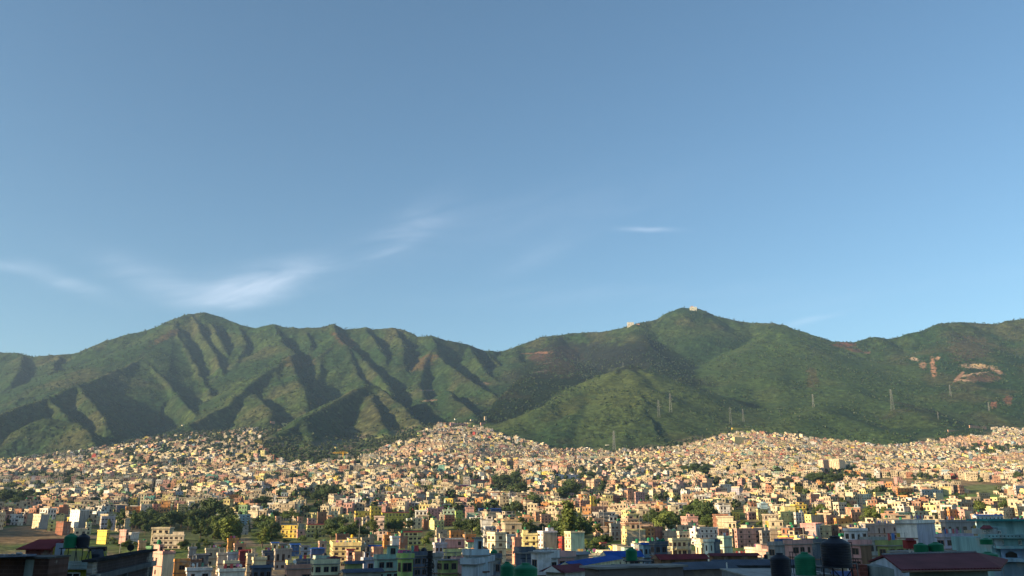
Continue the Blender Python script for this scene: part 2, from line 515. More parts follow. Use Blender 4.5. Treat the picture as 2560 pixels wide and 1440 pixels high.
C = np.zeros(GX.shape + (3,), dtype=np.float32) + np.array((.031, .064, .023), dtype=np.float32)
n1 = fbm(GX / 260, GY / 260, 201, 4)
n2 = fbm(GX / 60, GY / 60, 202, 4)
n3 = fbm(GX / 18, GY / 18, 203, 2)
C = lerp(C, (.062, .090, .030), np.clip((n1 - .45) * 5, 0, 1) * .75)            # lighter grassy slopes
C = lerp(C, (.022, .048, .020), np.clip((n2 - .5) * 5, 0, 1) * .7)              # darker stands
crest = np.clip(1 - DT / 90, 0, 1) * np.clip((fbm(GX / 200, GY / 200, 210, 3) - .45) * 6, 0, 1)
C = lerp(C, (.105, .078, .040), np.clip(crest, 0, 1) * .22)                      # brown scrub on crests
C = lerp(C, (.095, .085, .042), np.clip((fbm(GX / 170, GY / 170, 220, 3) - .56) * 6, 0, 1) * .5)
C = C * (0.68 + .64 * np.where(c1 > .75 * c2, r1, r2)[..., None] * WOOD[..., None] + .45 * (1 - WOOD[..., None]))
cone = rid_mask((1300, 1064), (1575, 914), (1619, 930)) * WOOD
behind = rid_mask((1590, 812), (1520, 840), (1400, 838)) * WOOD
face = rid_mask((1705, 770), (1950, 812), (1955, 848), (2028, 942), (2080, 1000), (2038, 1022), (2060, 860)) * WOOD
C = C * (1 - .6 * behind[..., None])  # slopes behind the front hill darkened: their shade put into the colour
C = lerp(C, (.080, .112, .036), cone * (.5 + .5 * np.clip((1100 - GV) / 150, 0, 1)) * (.5 + .8 * n2))  # front hill lightened: sunlight painted into its green
C = lerp(C, (.068, .112, .036), face * .6)  # right hand slopes brightened: sunlit green painted in
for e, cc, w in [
    ((1490, 880, 150, 26), (.022, .028, .022), .9), ((1400, 905, 60, 40), (.085, .060, .036), .5), ((1530, 905, 110, 34), (.022, .028, .022), .9),  # both dark ellipses paint shade behind the front hill
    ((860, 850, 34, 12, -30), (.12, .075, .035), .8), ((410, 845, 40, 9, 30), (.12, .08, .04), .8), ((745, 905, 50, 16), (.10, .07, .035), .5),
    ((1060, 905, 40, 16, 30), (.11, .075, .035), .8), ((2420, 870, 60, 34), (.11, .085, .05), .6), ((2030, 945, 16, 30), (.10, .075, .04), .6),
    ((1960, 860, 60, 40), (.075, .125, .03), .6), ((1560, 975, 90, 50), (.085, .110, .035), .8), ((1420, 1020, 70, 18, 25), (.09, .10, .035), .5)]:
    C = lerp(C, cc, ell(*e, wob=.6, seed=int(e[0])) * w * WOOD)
SOIL = (.36, .19, .11)
for e, cc, w in [  # landslips, quarries and cuttings
    ((1358, 882, 26, 3.0), SOIL, 1), ((1322, 884, 22, 1.6), SOIL, .8), ((1350, 893, 34, 9), (.16, .09, .06), .7), ((1370, 907, 14, 1.2, 8), (.3, .24, .2), .8),
    ((1350, 929, 22, 1.5, 8), (.3, .24, .2), .8), ((2110, 862, 32, 7, 0), (.22, .11, .07), .95), ((2135, 875, 26, 5, -10), (.24, .13, .08), .8),
    ((2167, 881, 9, 3), (.45, .3, .2), .9), ((2284, 897, 13, 4, -12), (.55, .40, .28), 1), ((2308, 913, 9, 10), (.36, .22, .14), .9),
    ((2333, 918, 7, 28, 8), (.40, .22, .13), 1), ((2344, 896, 6, 6, 40), (.45, .28, .18), 1), ((2444, 916, 46, 6, -3), (.52, .36, .22), 1),
    ((2444, 914, 18, 5), (.66, .46, .22), 1), ((2490, 926, 22, 5, -25), (.42, .27, .18), .9), ((2432, 936, 40, 3, 10), (.60, .42, .26), 1),
    ((2398, 942, 22, 5, 45), (.36, .21, .14), .9), ((2410, 951, 20, 3, -3), (.5, .34, .22), .9), ((2455, 945, 50, 12), (.19, .115, .075), .75),
    ((2485, 1012, 10, 10), (.26, .12, .08), .8), ((2520, 1000, 12, 14), (.24, .12, .08), .7), ((1072, 976, 18, 2.2), (.4, .27, .2), .9),
    ((1075, 1001, 20, 2.5, 3), (.42, .26, .18), .9), ((1210, 959, 11, 3), (.42, .28, .2), .8), ((1100, 1030, 0.1, 0.1), SOIL, 0),
    ((845, 1100, 38, 6, 10), (.34, .15, .085), .9), ((905, 1106, 34, 4, -8), (.34, .16, .09), .9), ((880, 1118, 60, 5, -5), (.26, .14, .08), .6),
    ((1025, 1094, 22, 2.5), (.3, .16, .1), .7), ((860, 1112, 60, 16), (.13, .12, .05), .5), ((2505, 1078, 24, 5), (.25, .13, .08), .7)]:
    C = lerp(C, tuple((.98 if e[0] > 2200 else .62) * q for q in cc), ell(*e, wob=.6, seed=int(e[0] + e[1]), sc=9) * w)
# valley floor: bare earth, gardens, terraced fields
VF = 1 - WOOD
floor = np.zeros_like(C) + np.array((.13, .105, .075), dtype=np.float32)
floor = lerp(floor, (.055, .085, .028), np.clip((fbm(GX / 55, GY / 55, 301, 3) - .42) * 6, 0, 1) * np.clip((GY - 300) / 400 + .5, 0, 1))
floor = lerp(floor, (.15, .16, .055), np.clip((fbm(GX / 90, GY / 90, 305, 3) - .55) * 7, 0, 1) * .6)
FIELDS = [  # u, v, su, sv, rot, colour  (open ground without houses)
    (70, 1340, 130, 26, 6, (.15, .105, .06)), (420, 1385, 190, 22, 0, (.075, .10, .03)), (440, 1345, 160, 16, 0, (.07, .085, .035)), (1640, 1262, 85, 7, 2, (.10, .10, .11)),
    (1780, 1228, 80, 8, 0, (.12, .11, .11)), (1560, 1258, 60, 5, 0, (.12, .10, .07)), (1660, 1272, 60, 6, 0, (.12, .16, .05)), (1400, 1352, 90, 22, 0, (.07, .10, .03)),
    (1990, 1322, 60, 10, 0, (.13, .12, .125)), (2330, 1208, 230, 9, -2, (.19, .14, .08)), (2300, 1222, 180, 6, 0, (.10, .13, .05)), (2440, 1250, 110, 16, 0, (.10, .16, .045)),
    (2480, 1222, 90, 12, 0, (.13, .15, .06)), (2360, 1275, 60, 7, 0, (.12, .19, .05)), (1890, 1240, 50, 8, 0, (.12, .15, .05)), (860, 1192, 45, 9, 0, (.12, .13, .06)),
    (480, 1082, 90, 10, 10, (.085, .10, .04)), (360, 1160, 40, 8, 0, (.10, .12, .05)), (130, 1195, 110, 9, 3, (.055, .075, .03)), (480, 1318, 150, 22, 0, (.06, .07, .035)), (730, 1345, 90, 9, 0, (.10, .12, .045)),
    (870, 1338, 70, 12, 0, (.06, .07, .03)), (1275, 1225, 50, 24, 0, (.06, .07, .03)), (1430, 1338, 60, 18, 0, (.07, .085, .035)), (1740, 1305, 45, 22, 0, (.09, .11, .04)), (1660, 1322, 50, 14, 0, (.09, .11, .04)),
    (2180, 1300, 40, 14, 0, (.10, .14, .04)), (2060, 1206, 60, 9, 0, (.06, .07, .03)), (815, 1245, 55, 14, 0, (.055, .07, .03)), (1750, 1180, 45, 9, 0, (.055, .07, .03)), (30, 1255, 60, 10, 0, (.06, .07, .03)),
    (980, 1325, 60, 8, 0, (.06, .07, .03)), (1160, 1325, 40, 8, 0, (.06, .07, .03)), (660, 1340, 40, 30, 0, (.07, .09, .03)), (1440, 1235, 50, 12, 0, (.06, .07, .03)),
    (1500, 1190, 60, 4, 0, (.12, .12, .06)), (2060, 1218, 60, 7, 0, (.09, .10, .05)), (2480, 1128, 90, 14, 0, (.05, .07, .03)), (2420, 1084, 60, 9, 10, (.10, .09, .05))]
for (u, v, su, sv, ro, cc) in FIELDS:
    floor = lerp(floor, cc, ell(u, v, su, sv, ro, wob=.35, seed=int(u), sc=40))
terr = np.sin((SMOOTH_Z + 3 * fbm(GX / 60, GY / 60, 8, 2)) * 1.6)
floor = floor * (1 + .16 * terr * np.clip((GY - 500) / 600, 0, 1))[..., None]
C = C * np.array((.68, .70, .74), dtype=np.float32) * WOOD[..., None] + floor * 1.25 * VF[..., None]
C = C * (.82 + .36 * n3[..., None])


def grid_mesh(name, X, Y, Z, colr=None, attr='tint'):
    nr, nc = X.shape
    me = bpy.data.meshes.new(name)
    co = np.stack([X, Y, Z], -1).reshape(-1, 3).astype(np.float32)
    i = (np.arange(nr - 1)[:, None] * nc + np.arange(nc - 1)[None, :]).ravel()
    q = np.stack([i, i + 1, i + nc + 1, i + nc], -1).astype(np.int32)
    me.vertices.add(len(co))
    me.vertices.foreach_set('co', co.ravel())
    me.loops.add(q.size)
    me.loops.foreach_set('vertex_index', q.ravel())
    me.polygons.add(len(q))
    me.polygons.foreach_set('loop_start', np.arange(0, q.size, 4, dtype=np.int32))
    me.polygons.foreach_set('use_smooth', np.ones(len(q), dtype=bool))
    if colr is not None:
        a = me.color_attributes.new(attr, 'FLOAT_COLOR', 'POINT')
        cc = np.ones((len(co), 4), dtype=np.float32)
        cc[:, :3] = colr.reshape(-1, 3)
        a.data.foreach_set('color', cc.ravel())
    me.update(calc_edges=True)
    return me


def wall_mat(name='terrain_cover', rough=.95):
    m, t, b = mat(name)
    b.inputs['Roughness'].default_value = rough
    b.inputs['Specular IOR Level'].default_value = .05
    a = N(t, 'ShaderNodeVertexColor', layer_name='tint')
    g = N(t, 'ShaderNodeNewGeometry')
    n = N(t, 'ShaderNodeTexNoise', i_Scale=.16, i_Detail=4.0, i_Roughness=.7)
    t.links.new(g.outputs['Position'], n.inputs['Vector'])
    mp = N(t, 'ShaderNodeMapRange', i_From_Min=.3, i_From_Max=.7, i_To_Min=.6, i_To_Max=1.4)
    t.links.new(n.outputs[0], mp.inputs[0])
    n2 = N(t, 'ShaderNodeTexNoise', i_Scale=.055, i_Detail=3.0, i_Roughness=.6)
    t.links.new(g.outputs['Position'], n2.inputs['Vector'])
    mp2 = N(t, 'ShaderNodeMapRange', i_From_Min=.35, i_From_Max=.65, i_To_Min=.62, i_To_Max=1.38)
    t.links.new(n2.outputs[0], mp2.inputs[0])
    mx = N(t, 'ShaderNodeVectorMath', operation='SCALE')
    t.links.new(a.outputs[0], mx.inputs[0])
    t.links.new(M_(t, 'MULTIPLY', mp.outputs[0], mp2.outputs[0]), mx.inputs['Scale'])
    t.links.new(mx.outputs[0], b.inputs['Base Color'])
    bp = N(t, 'ShaderNodeBump', i_Strength=.6, i_Distance=3.0)
    t.links.new(n.outputs[0], bp.inputs['Height'])
    t.links.new(bp.outputs[0], b.inputs['Normal'])
    return m


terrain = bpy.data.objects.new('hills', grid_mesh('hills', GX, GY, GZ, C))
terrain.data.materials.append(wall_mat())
col.objects.link(terrain)
tag(terrain, kind='structure')

# the plain round the viewpoint and, behind the camera, an unseen hill added and shaped to shade the nearest streets
gm = bpy.data.meshes.new('ground')
gm.from_pydata([(-30000, -30000, -4), (30000, -30000, -4), (30000, 30000, -4), (-30000, 30000, -4)], [], [(0, 1, 2, 3)])
ground = bpy.data.objects.new('ground', gm)
gm.materials.append(simple('plain_earth', (.10, .10, .06), .95, scale=.01))
col.objects.link(ground)
tag(ground, kind='structure')
SH = Vector((SD.x, SD.y, 0)).normalized()
DSH = 500.0
te = math.tan(SUN_EL)
qa = np.concatenate([np.linspace(-135, 60, 60), np.linspace(75, 1100, 50)]).astype(np.float32)
qb = np.linspace(-1, 1, 60).astype(np.float32)
Q_, B_ = np.meshgrid(qa, qb, indexing='ij')
HX = -95 + SH.x * (DSH + B_ * 360) - SH.y * Q_
HY = 190 + SH.y * (DSH + B_ * 360) + SH.x * Q_
Hq = np.clip(te * 800 + 4 * Q_ + (fbm(Q_ / 30, Q_ * 0 + 3, 9, 3) - .5) * 14, 0, te * 1000)
HZ = -8 + (Hq + 8) * (1 - np.abs(B_)) + (fbm(HX / 60, HY / 60, 19, 3) - .5) * 10 * np.clip(np.abs(B_) * 4, 0, 1)
hcol = np.zeros(HX.shape + (3,), dtype=np.float32) + np.array((.045, .07, .028), dtype=np.float32)
hill2 = bpy.data.objects.new('hillside', grid_mesh('hillside', HX, HY, HZ, hcol))  # added hill out of view, its profile made to cast the foreground shade
hill2.data.materials.append(MATS['terrain_cover'])
col.objects.link(hill2)
tag(hill2, kind='structure')
# ================================================================ CITY
def sn(x):
    return tuple(((c / 255) / 12.92 if c / 255 <= .04045 else ((c / 255 + .055) / 1.055) ** 2.4) for c in x)


PAL = {  # real paint colours, linear
    'cream': (.72, .62, .43), 'white': (.76, .74, .70), 'beige': (.62, .52, .36), 'tan': (.48, .40, .29), 'grey': (.36, .34, .32), 'pink': (.62, .34, .30),
    'salmon': (.60, .33, .22), 'orange': (.66, .30, .10), 'yellow': (.80, .62, .12), 'pale_yellow': (.76, .66, .29), 'mint': (.40, .56, .44), 'teal': (.12, .42, .36),
    'sky_blue': (.34, .50, .58), 'pale_blue': (.50, .54, .60), 'blue': (.08, .15, .34), 'lime': (.42, .56, .16), 'green': (.20, .40, .20), 'brick': (.36, .16, .10), 'red': (.42, .06, .05),
    'lavender': (.44, .44, .52), 'magenta': (.55, .10, .24), 'maroon': (.20, .045, .05), 'brown': (.24, .14, .09), 'slate': (.12, .14, .18), 'olive': (.34, .36, .14)}
CN = {'cream': 'cream', 'white': 'white', 'beige': 'beige', 'tan': 'tan', 'grey': 'grey', 'pink': 'pink', 'salmon': 'salmon pink', 'orange': 'orange', 'yellow': 'yellow',
      'pale_yellow': 'pale yellow', 'mint': 'mint green', 'teal': 'teal', 'sky_blue': 'light blue', 'pale_blue': 'pale blue', 'blue': 'blue', 'lime': 'lime green', 'green': 'green', 'brick': 'bare brick',
      'red': 'red', 'lavender': 'lavender', 'magenta': 'magenta', 'maroon': 'maroon', 'brown': 'brown', 'slate': 'slate grey', 'olive': 'olive green'}


def paint_mat(name, src, windows=False, rough=.85, bricks=False):
    m, t, b = mat(name)
    b.inputs['Roughness'].default_value = rough
    b.inputs['Specular IOR Level'].default_value = .15
    if src == 'vc':
        c = N(t, 'ShaderNodeVertexColor', layer_name='tint').outputs[0]
    else:
        c = N(t, 'ShaderNodeObjectInfo').outputs['Color']
    g = N(t, 'ShaderNodeNewGeometry')
    mpn = N(t, 'ShaderNodeMapping', vector_type='POINT')
    mpn.inputs['Scale'].default_value = (1.6, 1.6, .22)
    t.links.new(g.outputs['Position'], mpn.inputs[0])
    n = N(t, 'ShaderNodeTexNoise', i_Scale=.55, i_Detail=6.0, i_Roughness=.65)
    t.links.new(mpn.outputs[0], n.inputs['Vector'])
    mp = N(t, 'ShaderNodeMapRange', i_From_Min=.32, i_From_Max=.62, i_To_Min=.55, i_To_Max=1.08)
    t.links.new(n.outputs[0], mp.inputs[0])
    mx = N(t, 'ShaderNodeVectorMath', operation='SCALE')
    t.links.new(c, mx.inputs[0])
    t.links.new(mp.outputs[0], mx.inputs['Scale'])
    out = mx.outputs[0]
    pn_ = N(t, 'ShaderNodeTexNoise', i_Scale=.21, i_Detail=5.0, i_Roughness=.7)
    t.links.new(g.outputs['Position'], pn_.inputs['Vector'])
    pm = M_(t, 'MULTIPLY', M_(t, 'SUBTRACT', pn_.outputs[0], .56), 14.0, clamp=True)
    pmx = N(t, 'ShaderNodeMix', data_type='RGBA')
    t.links.new(M_(t, 'MULTIPLY', pm, .55), pmx.inputs[0])
    t.links.new(out, pmx.inputs[6])
    pmx.inputs[7].default_value = (.38, .34, .29, 1)
    out = pmx.outputs[2]
    if bricks:
        br = N(t, 'ShaderNodeTexBrick', i_Scale=1.0)
        br.inputs['Brick Width'].default_value = .5
        br.inputs['Row Height'].default_value = .22
        br.inputs['Mortar Size'].default_value = .03
        tcn = N(t, 'ShaderNodeTexCoord')
        mb = N(t, 'ShaderNodeMapping')
        mb.inputs['Rotation'].default_value = (math.pi / 2, 0, 0)
        t.links.new(tcn.outputs['Object'], mb.inputs[0])
        t.links.new(mb.outputs[0], br.inputs['Vector'])
        br.inputs['Color1'].default_value = (.8, .8, .8, 1)
        br.inputs['Color2'].default_value = (1.15, 1.1, 1.05, 1)
        br.inputs['Mortar'].default_value = (1.3, 1.4, 1.5, 1)
        m2 = N(t, 'ShaderNodeVectorMath', operation='MULTIPLY')
        t.links.new(out, m2.inputs[0])
        t.links.new(br.outputs[0], m2.inputs[1])
        out = m2.outputs[0]
    if windows:
        uv = N(t, 'ShaderNodeUVMap', uv_map='UVMap')
        sp = N(t, 'ShaderNodeSeparateXYZ')
        t.links.new(uv.outputs[0], sp.inputs[0])
        fx, fy = M_(t, 'FRACT', sp.outputs[0]), M_(t, 'FRACT', sp.outputs[1])
        cell = N(t, 'ShaderNodeTexWhiteNoise', noise_dimensions='2D')
        cb = N(t, 'ShaderNodeCombineXYZ')
        t.links.new(M_(t, 'FLOOR', sp.outputs[0]), cb.inputs[0])
        t.links.new(M_(t, 'FLOOR', sp.outputs[1]), cb.inputs[1])
        t.links.new(cb.outputs[0], cell.inputs['Vector'])

        def band(f, a, e):
            return M_(t, 'MULTIPLY', M_(t, 'GREATER_THAN', f, a), M_(t, 'LESS_THAN', f, e))
        win = M_(t, 'MULTIPLY', band(fx, .25, .75), band(fy, .30, .80))
        frm = M_(t, 'MULTIPLY', band(fx, .20, .80), band(fy, .25, .85))
        on = M_(t, 'MULTIPLY', M_(t, 'GREATER_THAN', cell.outputs['Value'], .18), M_(t, 'GREATER_THAN', sp.outputs[1], -.5))
        win, frm = M_(t, 'MULTIPLY', win, on), M_(t, 'MULTIPLY', frm, on)
        m1 = N(t, 'ShaderNodeMix', data_type='RGBA')
        t.links.new(frm, m1.inputs[0])
        t.links.new(out, m1.inputs[6])
        m1.inputs[7].default_value = (.25, .17, .11, 1)
        m2 = N(t, 'ShaderNodeMix', data_type='RGBA')
        t.links.new(win, m2.inputs[0])
        t.links.new(m1.outputs[2], m2.inputs[6])
        m2.inputs[7].default_value = (.022, .024, .03, 1)
        out = m2.outputs[2]
        bd = M_(t, 'MULTIPLY', M_(t, 'LESS_THAN', fy, .07), M_(t, 'GREATER_THAN', sp.outputs[1], -.5))
        m3 = N(t, 'ShaderNodeMix', data_type='RGBA')
        t.links.new(M_(t, 'MULTIPLY', bd, .6), m3.inputs[0])
        t.links.new(out, m3.inputs[6])
        m3.inputs[7].default_value = (.18, .12, .09, 1)
        out = m3.outputs[2]
        t.links.new(M_(t, 'SUBTRACT', .85, M_(t, 'MULTIPLY', win, .6)), b.inputs['Roughness'])
    t.links.new(out, b.inputs['Base Color'])
    return m


paint_mat('wall_paint', 'obj')
paint_mat('wall_brick', 'obj', bricks=True)
paint_mat('wall_pattern', 'obj', windows=True)
paint_mat('far_paint', 'vc', windows=True)
paint_mat('leaf_far', 'vc', rough=.9)
simple('trim_white', (.68, .66, .60), .7, var=.2)
simple('trim_brown', (.20, .12, .08), .7, var=.3)
simple('concrete', (.30, .29, .27), .9, var=.3)
simple('roof_slab', (.27, .25, .23), .95, var=.35, scale=.5)
MATS['roof_slab'].node_tree.nodes['Principled BSDF'].inputs['Specular IOR Level'].default_value = .05
simple('dark_metal', (.03, .03, .035), .6, .3)
simple('grey_metal', (.20, .21, .22), .6, .5)
simple('glass', (.022, .026, .034), .18, var=.5, scale=.4)
simple('tank_green', (.012, .16, .075), .55, var=.2)
simple('tank_black', (.018, .020, .030), .5, var=.35)
simple('tank_yellow', (.75, .42, .02), .5, var=.15)
simple('cloth', (.5, .45, .4), .9, var=.4)


def corrugated(name, rgb, rough=.75):
    m = simple(name, tuple(.75 * q for q in rgb), rough, 0, .3, .6)
    t = m.node_tree
    b = t.nodes['Principled BSDF']
    b.inputs['Specular IOR Level'].default_value = .06
    g = N(t, 'ShaderNodeTexCoord')
    w = N(t, 'ShaderNodeTexWave', wave_type='BANDS', bands_direction='X', i_Scale=1.6)
    t.links.new(g.outputs['Object'], w.inputs['Vector'])
    bp = N(t, 'ShaderNodeBump', i_Strength=.5, i_Distance=.05)
    t.links.new(w.outputs[0], bp.inputs['Height'])
    t.links.new(bp.outputs[0], b.inputs['Normal'])
    return m


corrugated('sheet_red', (.24, .045, .05))
corrugated('sheet_maroon', (.18, .05, .06))
corrugated('sheet_blue', (.03, .11, .42))
corrugated('sheet_slate', (.11, .13, .17))
corrugated('sheet_grey', (.30, .31, .33))
corrugated('sheet_teal', (.08, .34, .33))

# ---------------------------------------------------------------- mesh collector


class MB:
    def __init__(s):
        s.v, s.f, s.m, s.uv = [], [], [], []

    def hexa(s, p, mi=0, bottom=True):
        i = len(s.v)
        s.v += p
        fs = [(4, 5, 6, 7), (0, 1, 5, 4), (1, 2, 6, 5), (2, 3, 7, 6), (3, 0, 4, 7)] + ([(3, 2, 1, 0)] if bottom else [])
        s.f += [tuple(i + k for k in q) for q in fs]
        s.m += [mi] * len(fs)
        return s

    def box(s, x0, x1, y0, y1, z0, z1, mi=0):
        return s.hexa([(x0, y0, z0), (x1, y0, z0), (x1, y1, z0), (x0, y1, z0), (x0, y0, z1), (x1, y0, z1), (x1, y1, z1), (x0, y1, z1)], mi)

    def bar(s, a, b, r, mi=0, r2=None, n=4):
        a, b = Vector(a), Vector(b)
        d = (b - a).normalized()
        q = d.orthogonal().normalized()
        w = d.cross(q)
        r2 = r if r2 is None else r2
        i = len(s.v)
        for c, rr in ((a, r), (b, r2)):
            for k in range(n):
                an = 2 * math.pi * k / n + math.pi / 4
                s.v.append(tuple(c + (q * math.cos(an) + w * math.sin(an)) * rr))
        for k in range(n):
            s.f.append((i + k, i + (k + 1) % n, i + n + (k + 1) % n, i + n + k))
        s.f.append(tuple(i + k for k in reversed(range(n))))
        s.f.append(tuple(i + n + k for k in range(n)))
        s.m += [mi] * (n + 2)
        return s

    def lathe(s, x, y, prof, n=20, mi=0):
        i = len(s.v)
        for (r, z) in prof:
            for k in range(n):
                an = 2 * math.pi * k / n
                s.v.append((x + r * math.cos(an), y + r * math.sin(an), z))
        for j in range(len(prof) - 1):
            for k in range(n):
                a, b = i + j * n + k, i + j * n + (k + 1) % n
                s.f.append((a, b, b + n, a + n))
                s.m.append(mi)
        s.f.append(tuple(i + k for k in reversed(range(n))))
        s.f.append(tuple(i + (len(prof) - 1) * n + k for k in range(n)))
        s.m += [mi, mi]
        return s

    def poly(s, pts, mi=0):
        i = len(s.v)
        s.v += [tuple(p) for p in pts]
        s.f.append(tuple(range(i, i + len(pts))))
        s.m.append(mi)
        return s

    def mesh(s, name, mats):
        me = bpy.data.meshes.new(name)
        me.from_pydata(s.v, [], s.f)
        for k in mats:
            me.materials.append(MATS[k])
        if len(mats) > 1:
            me.polygons.foreach_set('material_index', s.m)
        return me

    def build(s, name, mats, parent=None, color=None, smooth=False):
        if isinstance(mats, str):
            mats = [mats]
        me = s.mesh(name, mats)
        if smooth:
            me.polygons.foreach_set('use_smooth', [True] * len(me.polygons))
        o = bpy.data.objects.new(name, me)
        col.objects.link(o)
        if parent is not None:
            o.parent = parent
        if color is not None:
            o.color = (*color, 1)
        return o


def empty(name, loc, rz=0):
    o = bpy.data.objects.new(name, None)
    o.location = loc
    o.rotation_euler = (0, 0, rz)
    o.empty_display_size = .5
    col.objects.link(o)
    return o


def copy_tree(o, parent=None):
    c = o.copy()
    col.objects.link(c)
    c.parent = parent
    for ch in o.children:
        copy_tree(ch, c)
    return c


R = random.Random(11)
# shared window / door meshes, unit sized, facing -y, flush at y = 0
_w = MB().box(-.5, .5, -.06, 0, 0, .07).box(-.5, .5, -.06, 0, .93, 1).box(-.5, -.43, -.06, 0, .07, .93).box(.43, .5, -.06, 0, .07, .93).box(-.03, .03, -.05, 0, .07, .93)
W_BROWN = _w.mesh('window', ['trim_brown'])
W_WHITE = _w.mesh('window', ['trim_white'])
_p = MB().box(-.43, .43, -.025, -.004, .07, .93)
PANE = _p.mesh('pane', ['glass'])
_wp = MB().box(-.5, .5, -.03, 0, 0, 1, 0).box(-.42, -.04, -.035, -.03, .08, .92, 1).box(.04, .42, -.035, -.03, .08, .92, 1)
W_FAR = _wp.mesh('window', ['trim_brown', 'glass'])
W_FARW = _wp.mesh('window', ['trim_white', 'glass'])
_d = MB().box(-.5, .5, -.05, 0, 0, 1, 0).box(-.4, .4, -.06, -.05, .04, .92, 1)
POST = MB().bar((0, 0, 0), (0, 0, 1), .06).mesh('roof_post', ['concrete'])
DOOR = _d.mesh('door', ['trim_white', 'trim_brown'])


def put(me, parent, loc, rz, sx, sz, name, sub=None):
    o = bpy.data.objects.new(name, me)
    col.objects.link(o)
    o.parent = parent
    o.location = loc
    o.rotation_euler = (0, 0, rz)
    o.scale = (sx, 1, sz)
    if sub:
        p = bpy.data.objects.new('pane', sub)
        col.objects.link(p)
        p.parent = o
    return o


FOOT = []       # footprints (x, y, r) of everything placed by hand
RECTS = []      # projected boxes (u0, u1, v0, v1, Y) of the same
LM = []         # (name for labels, u, v, Y)
NUM = {1: 'one', 2: 'two', 3: 'three', 4: 'four', 5: 'five', 6: 'six', 7: 'seven', 8: 'eight'}


def solveY(u, vb):
    ys = np.arange(120, 3600, 4.0)
    xs = (u - 1280) / 2173 * ys
    z = height_at(xs, ys) if ys[0] > 0 else base_z(xs, ys)
    _, v = proj(xs, ys, z)
    i = np.where(v <= vb)[0]
    return float(ys[i[0]]) if len(i) else 3400.0


def ray_at(u, Y, v=1300):
    return P(u, v, Y)[0]


def make_tank(name_label, x, y, z, r=.62, h=1.4, color='green', stand=0, detail=False, group='water tanks on house roofs'):
    m = 'tank_' + color
    prof = [(r, 0), (r, h * .7), (r * .96, h * .76), (r * .6, h * .93), (r * .32, h * .95), (r * .32, h)]
    if detail:
        t = empty('water_tank', (x, y, z))
        pr = [(r * .97, 0)]
        nb = 9
        for k in range(nb):
            z0 = h * .74 * k / nb
            pr += [(r, z0 + .02), (r, z0 + h * .74 / nb * .7), (r * .972, z0 + h * .74 / nb * .85)]
        pr += [(r * .98, h * .75), (r * .93, h * .79), (r * .45, h * .92), (r * .34, h * .93)]
        MB().lathe(0, 0, pr, 36).build('tank_body', m, t, smooth=False)
        MB().lathe(0, 0, [(r * .36, h * .93), (r * .36, h * .985), (r * .3, h)], 24).build('lid', m, t)
        MB().bar((r * .9, -.2, h * .12), (r * 1.25, -.25, h * .12), .03, n=8).bar((r * 1.25, -.25, h * .12), (r * 1.25, -.25, -.8), .03, n=8).build('pipe', 'grey_metal', t)
        o = t
    else:
        me = MB().lathe(x * 0, 0, prof, 12).mesh('water_tank', [m])
        o = bpy.data.objects.new('water_tank', me)
        col.objects.link(o)
        o.location = (x, y, z)
    tag(o, name_label, 'water tank', group)
    if stand:
        s = empty('tank_stand', (x, y, z - stand))
        for (a, b) in ((-1, -1), (1, -1), (1, 1), (-1, 1)):
            MB().bar((a * r * .8, b * r * .8, 0), (a * r * .8, b * r * .8, stand - .08), .05).build('leg', 'dark_metal', s)
        MB().box(-r * 1.05, r * 1.05, -r * 1.05, r * 1.05, stand - .08, stand).build('platform', 'dark_metal', s)
        tag(s, 'thin steel stand under the ' + name_label, 'tank stand')
    return o


TANKN = [0]


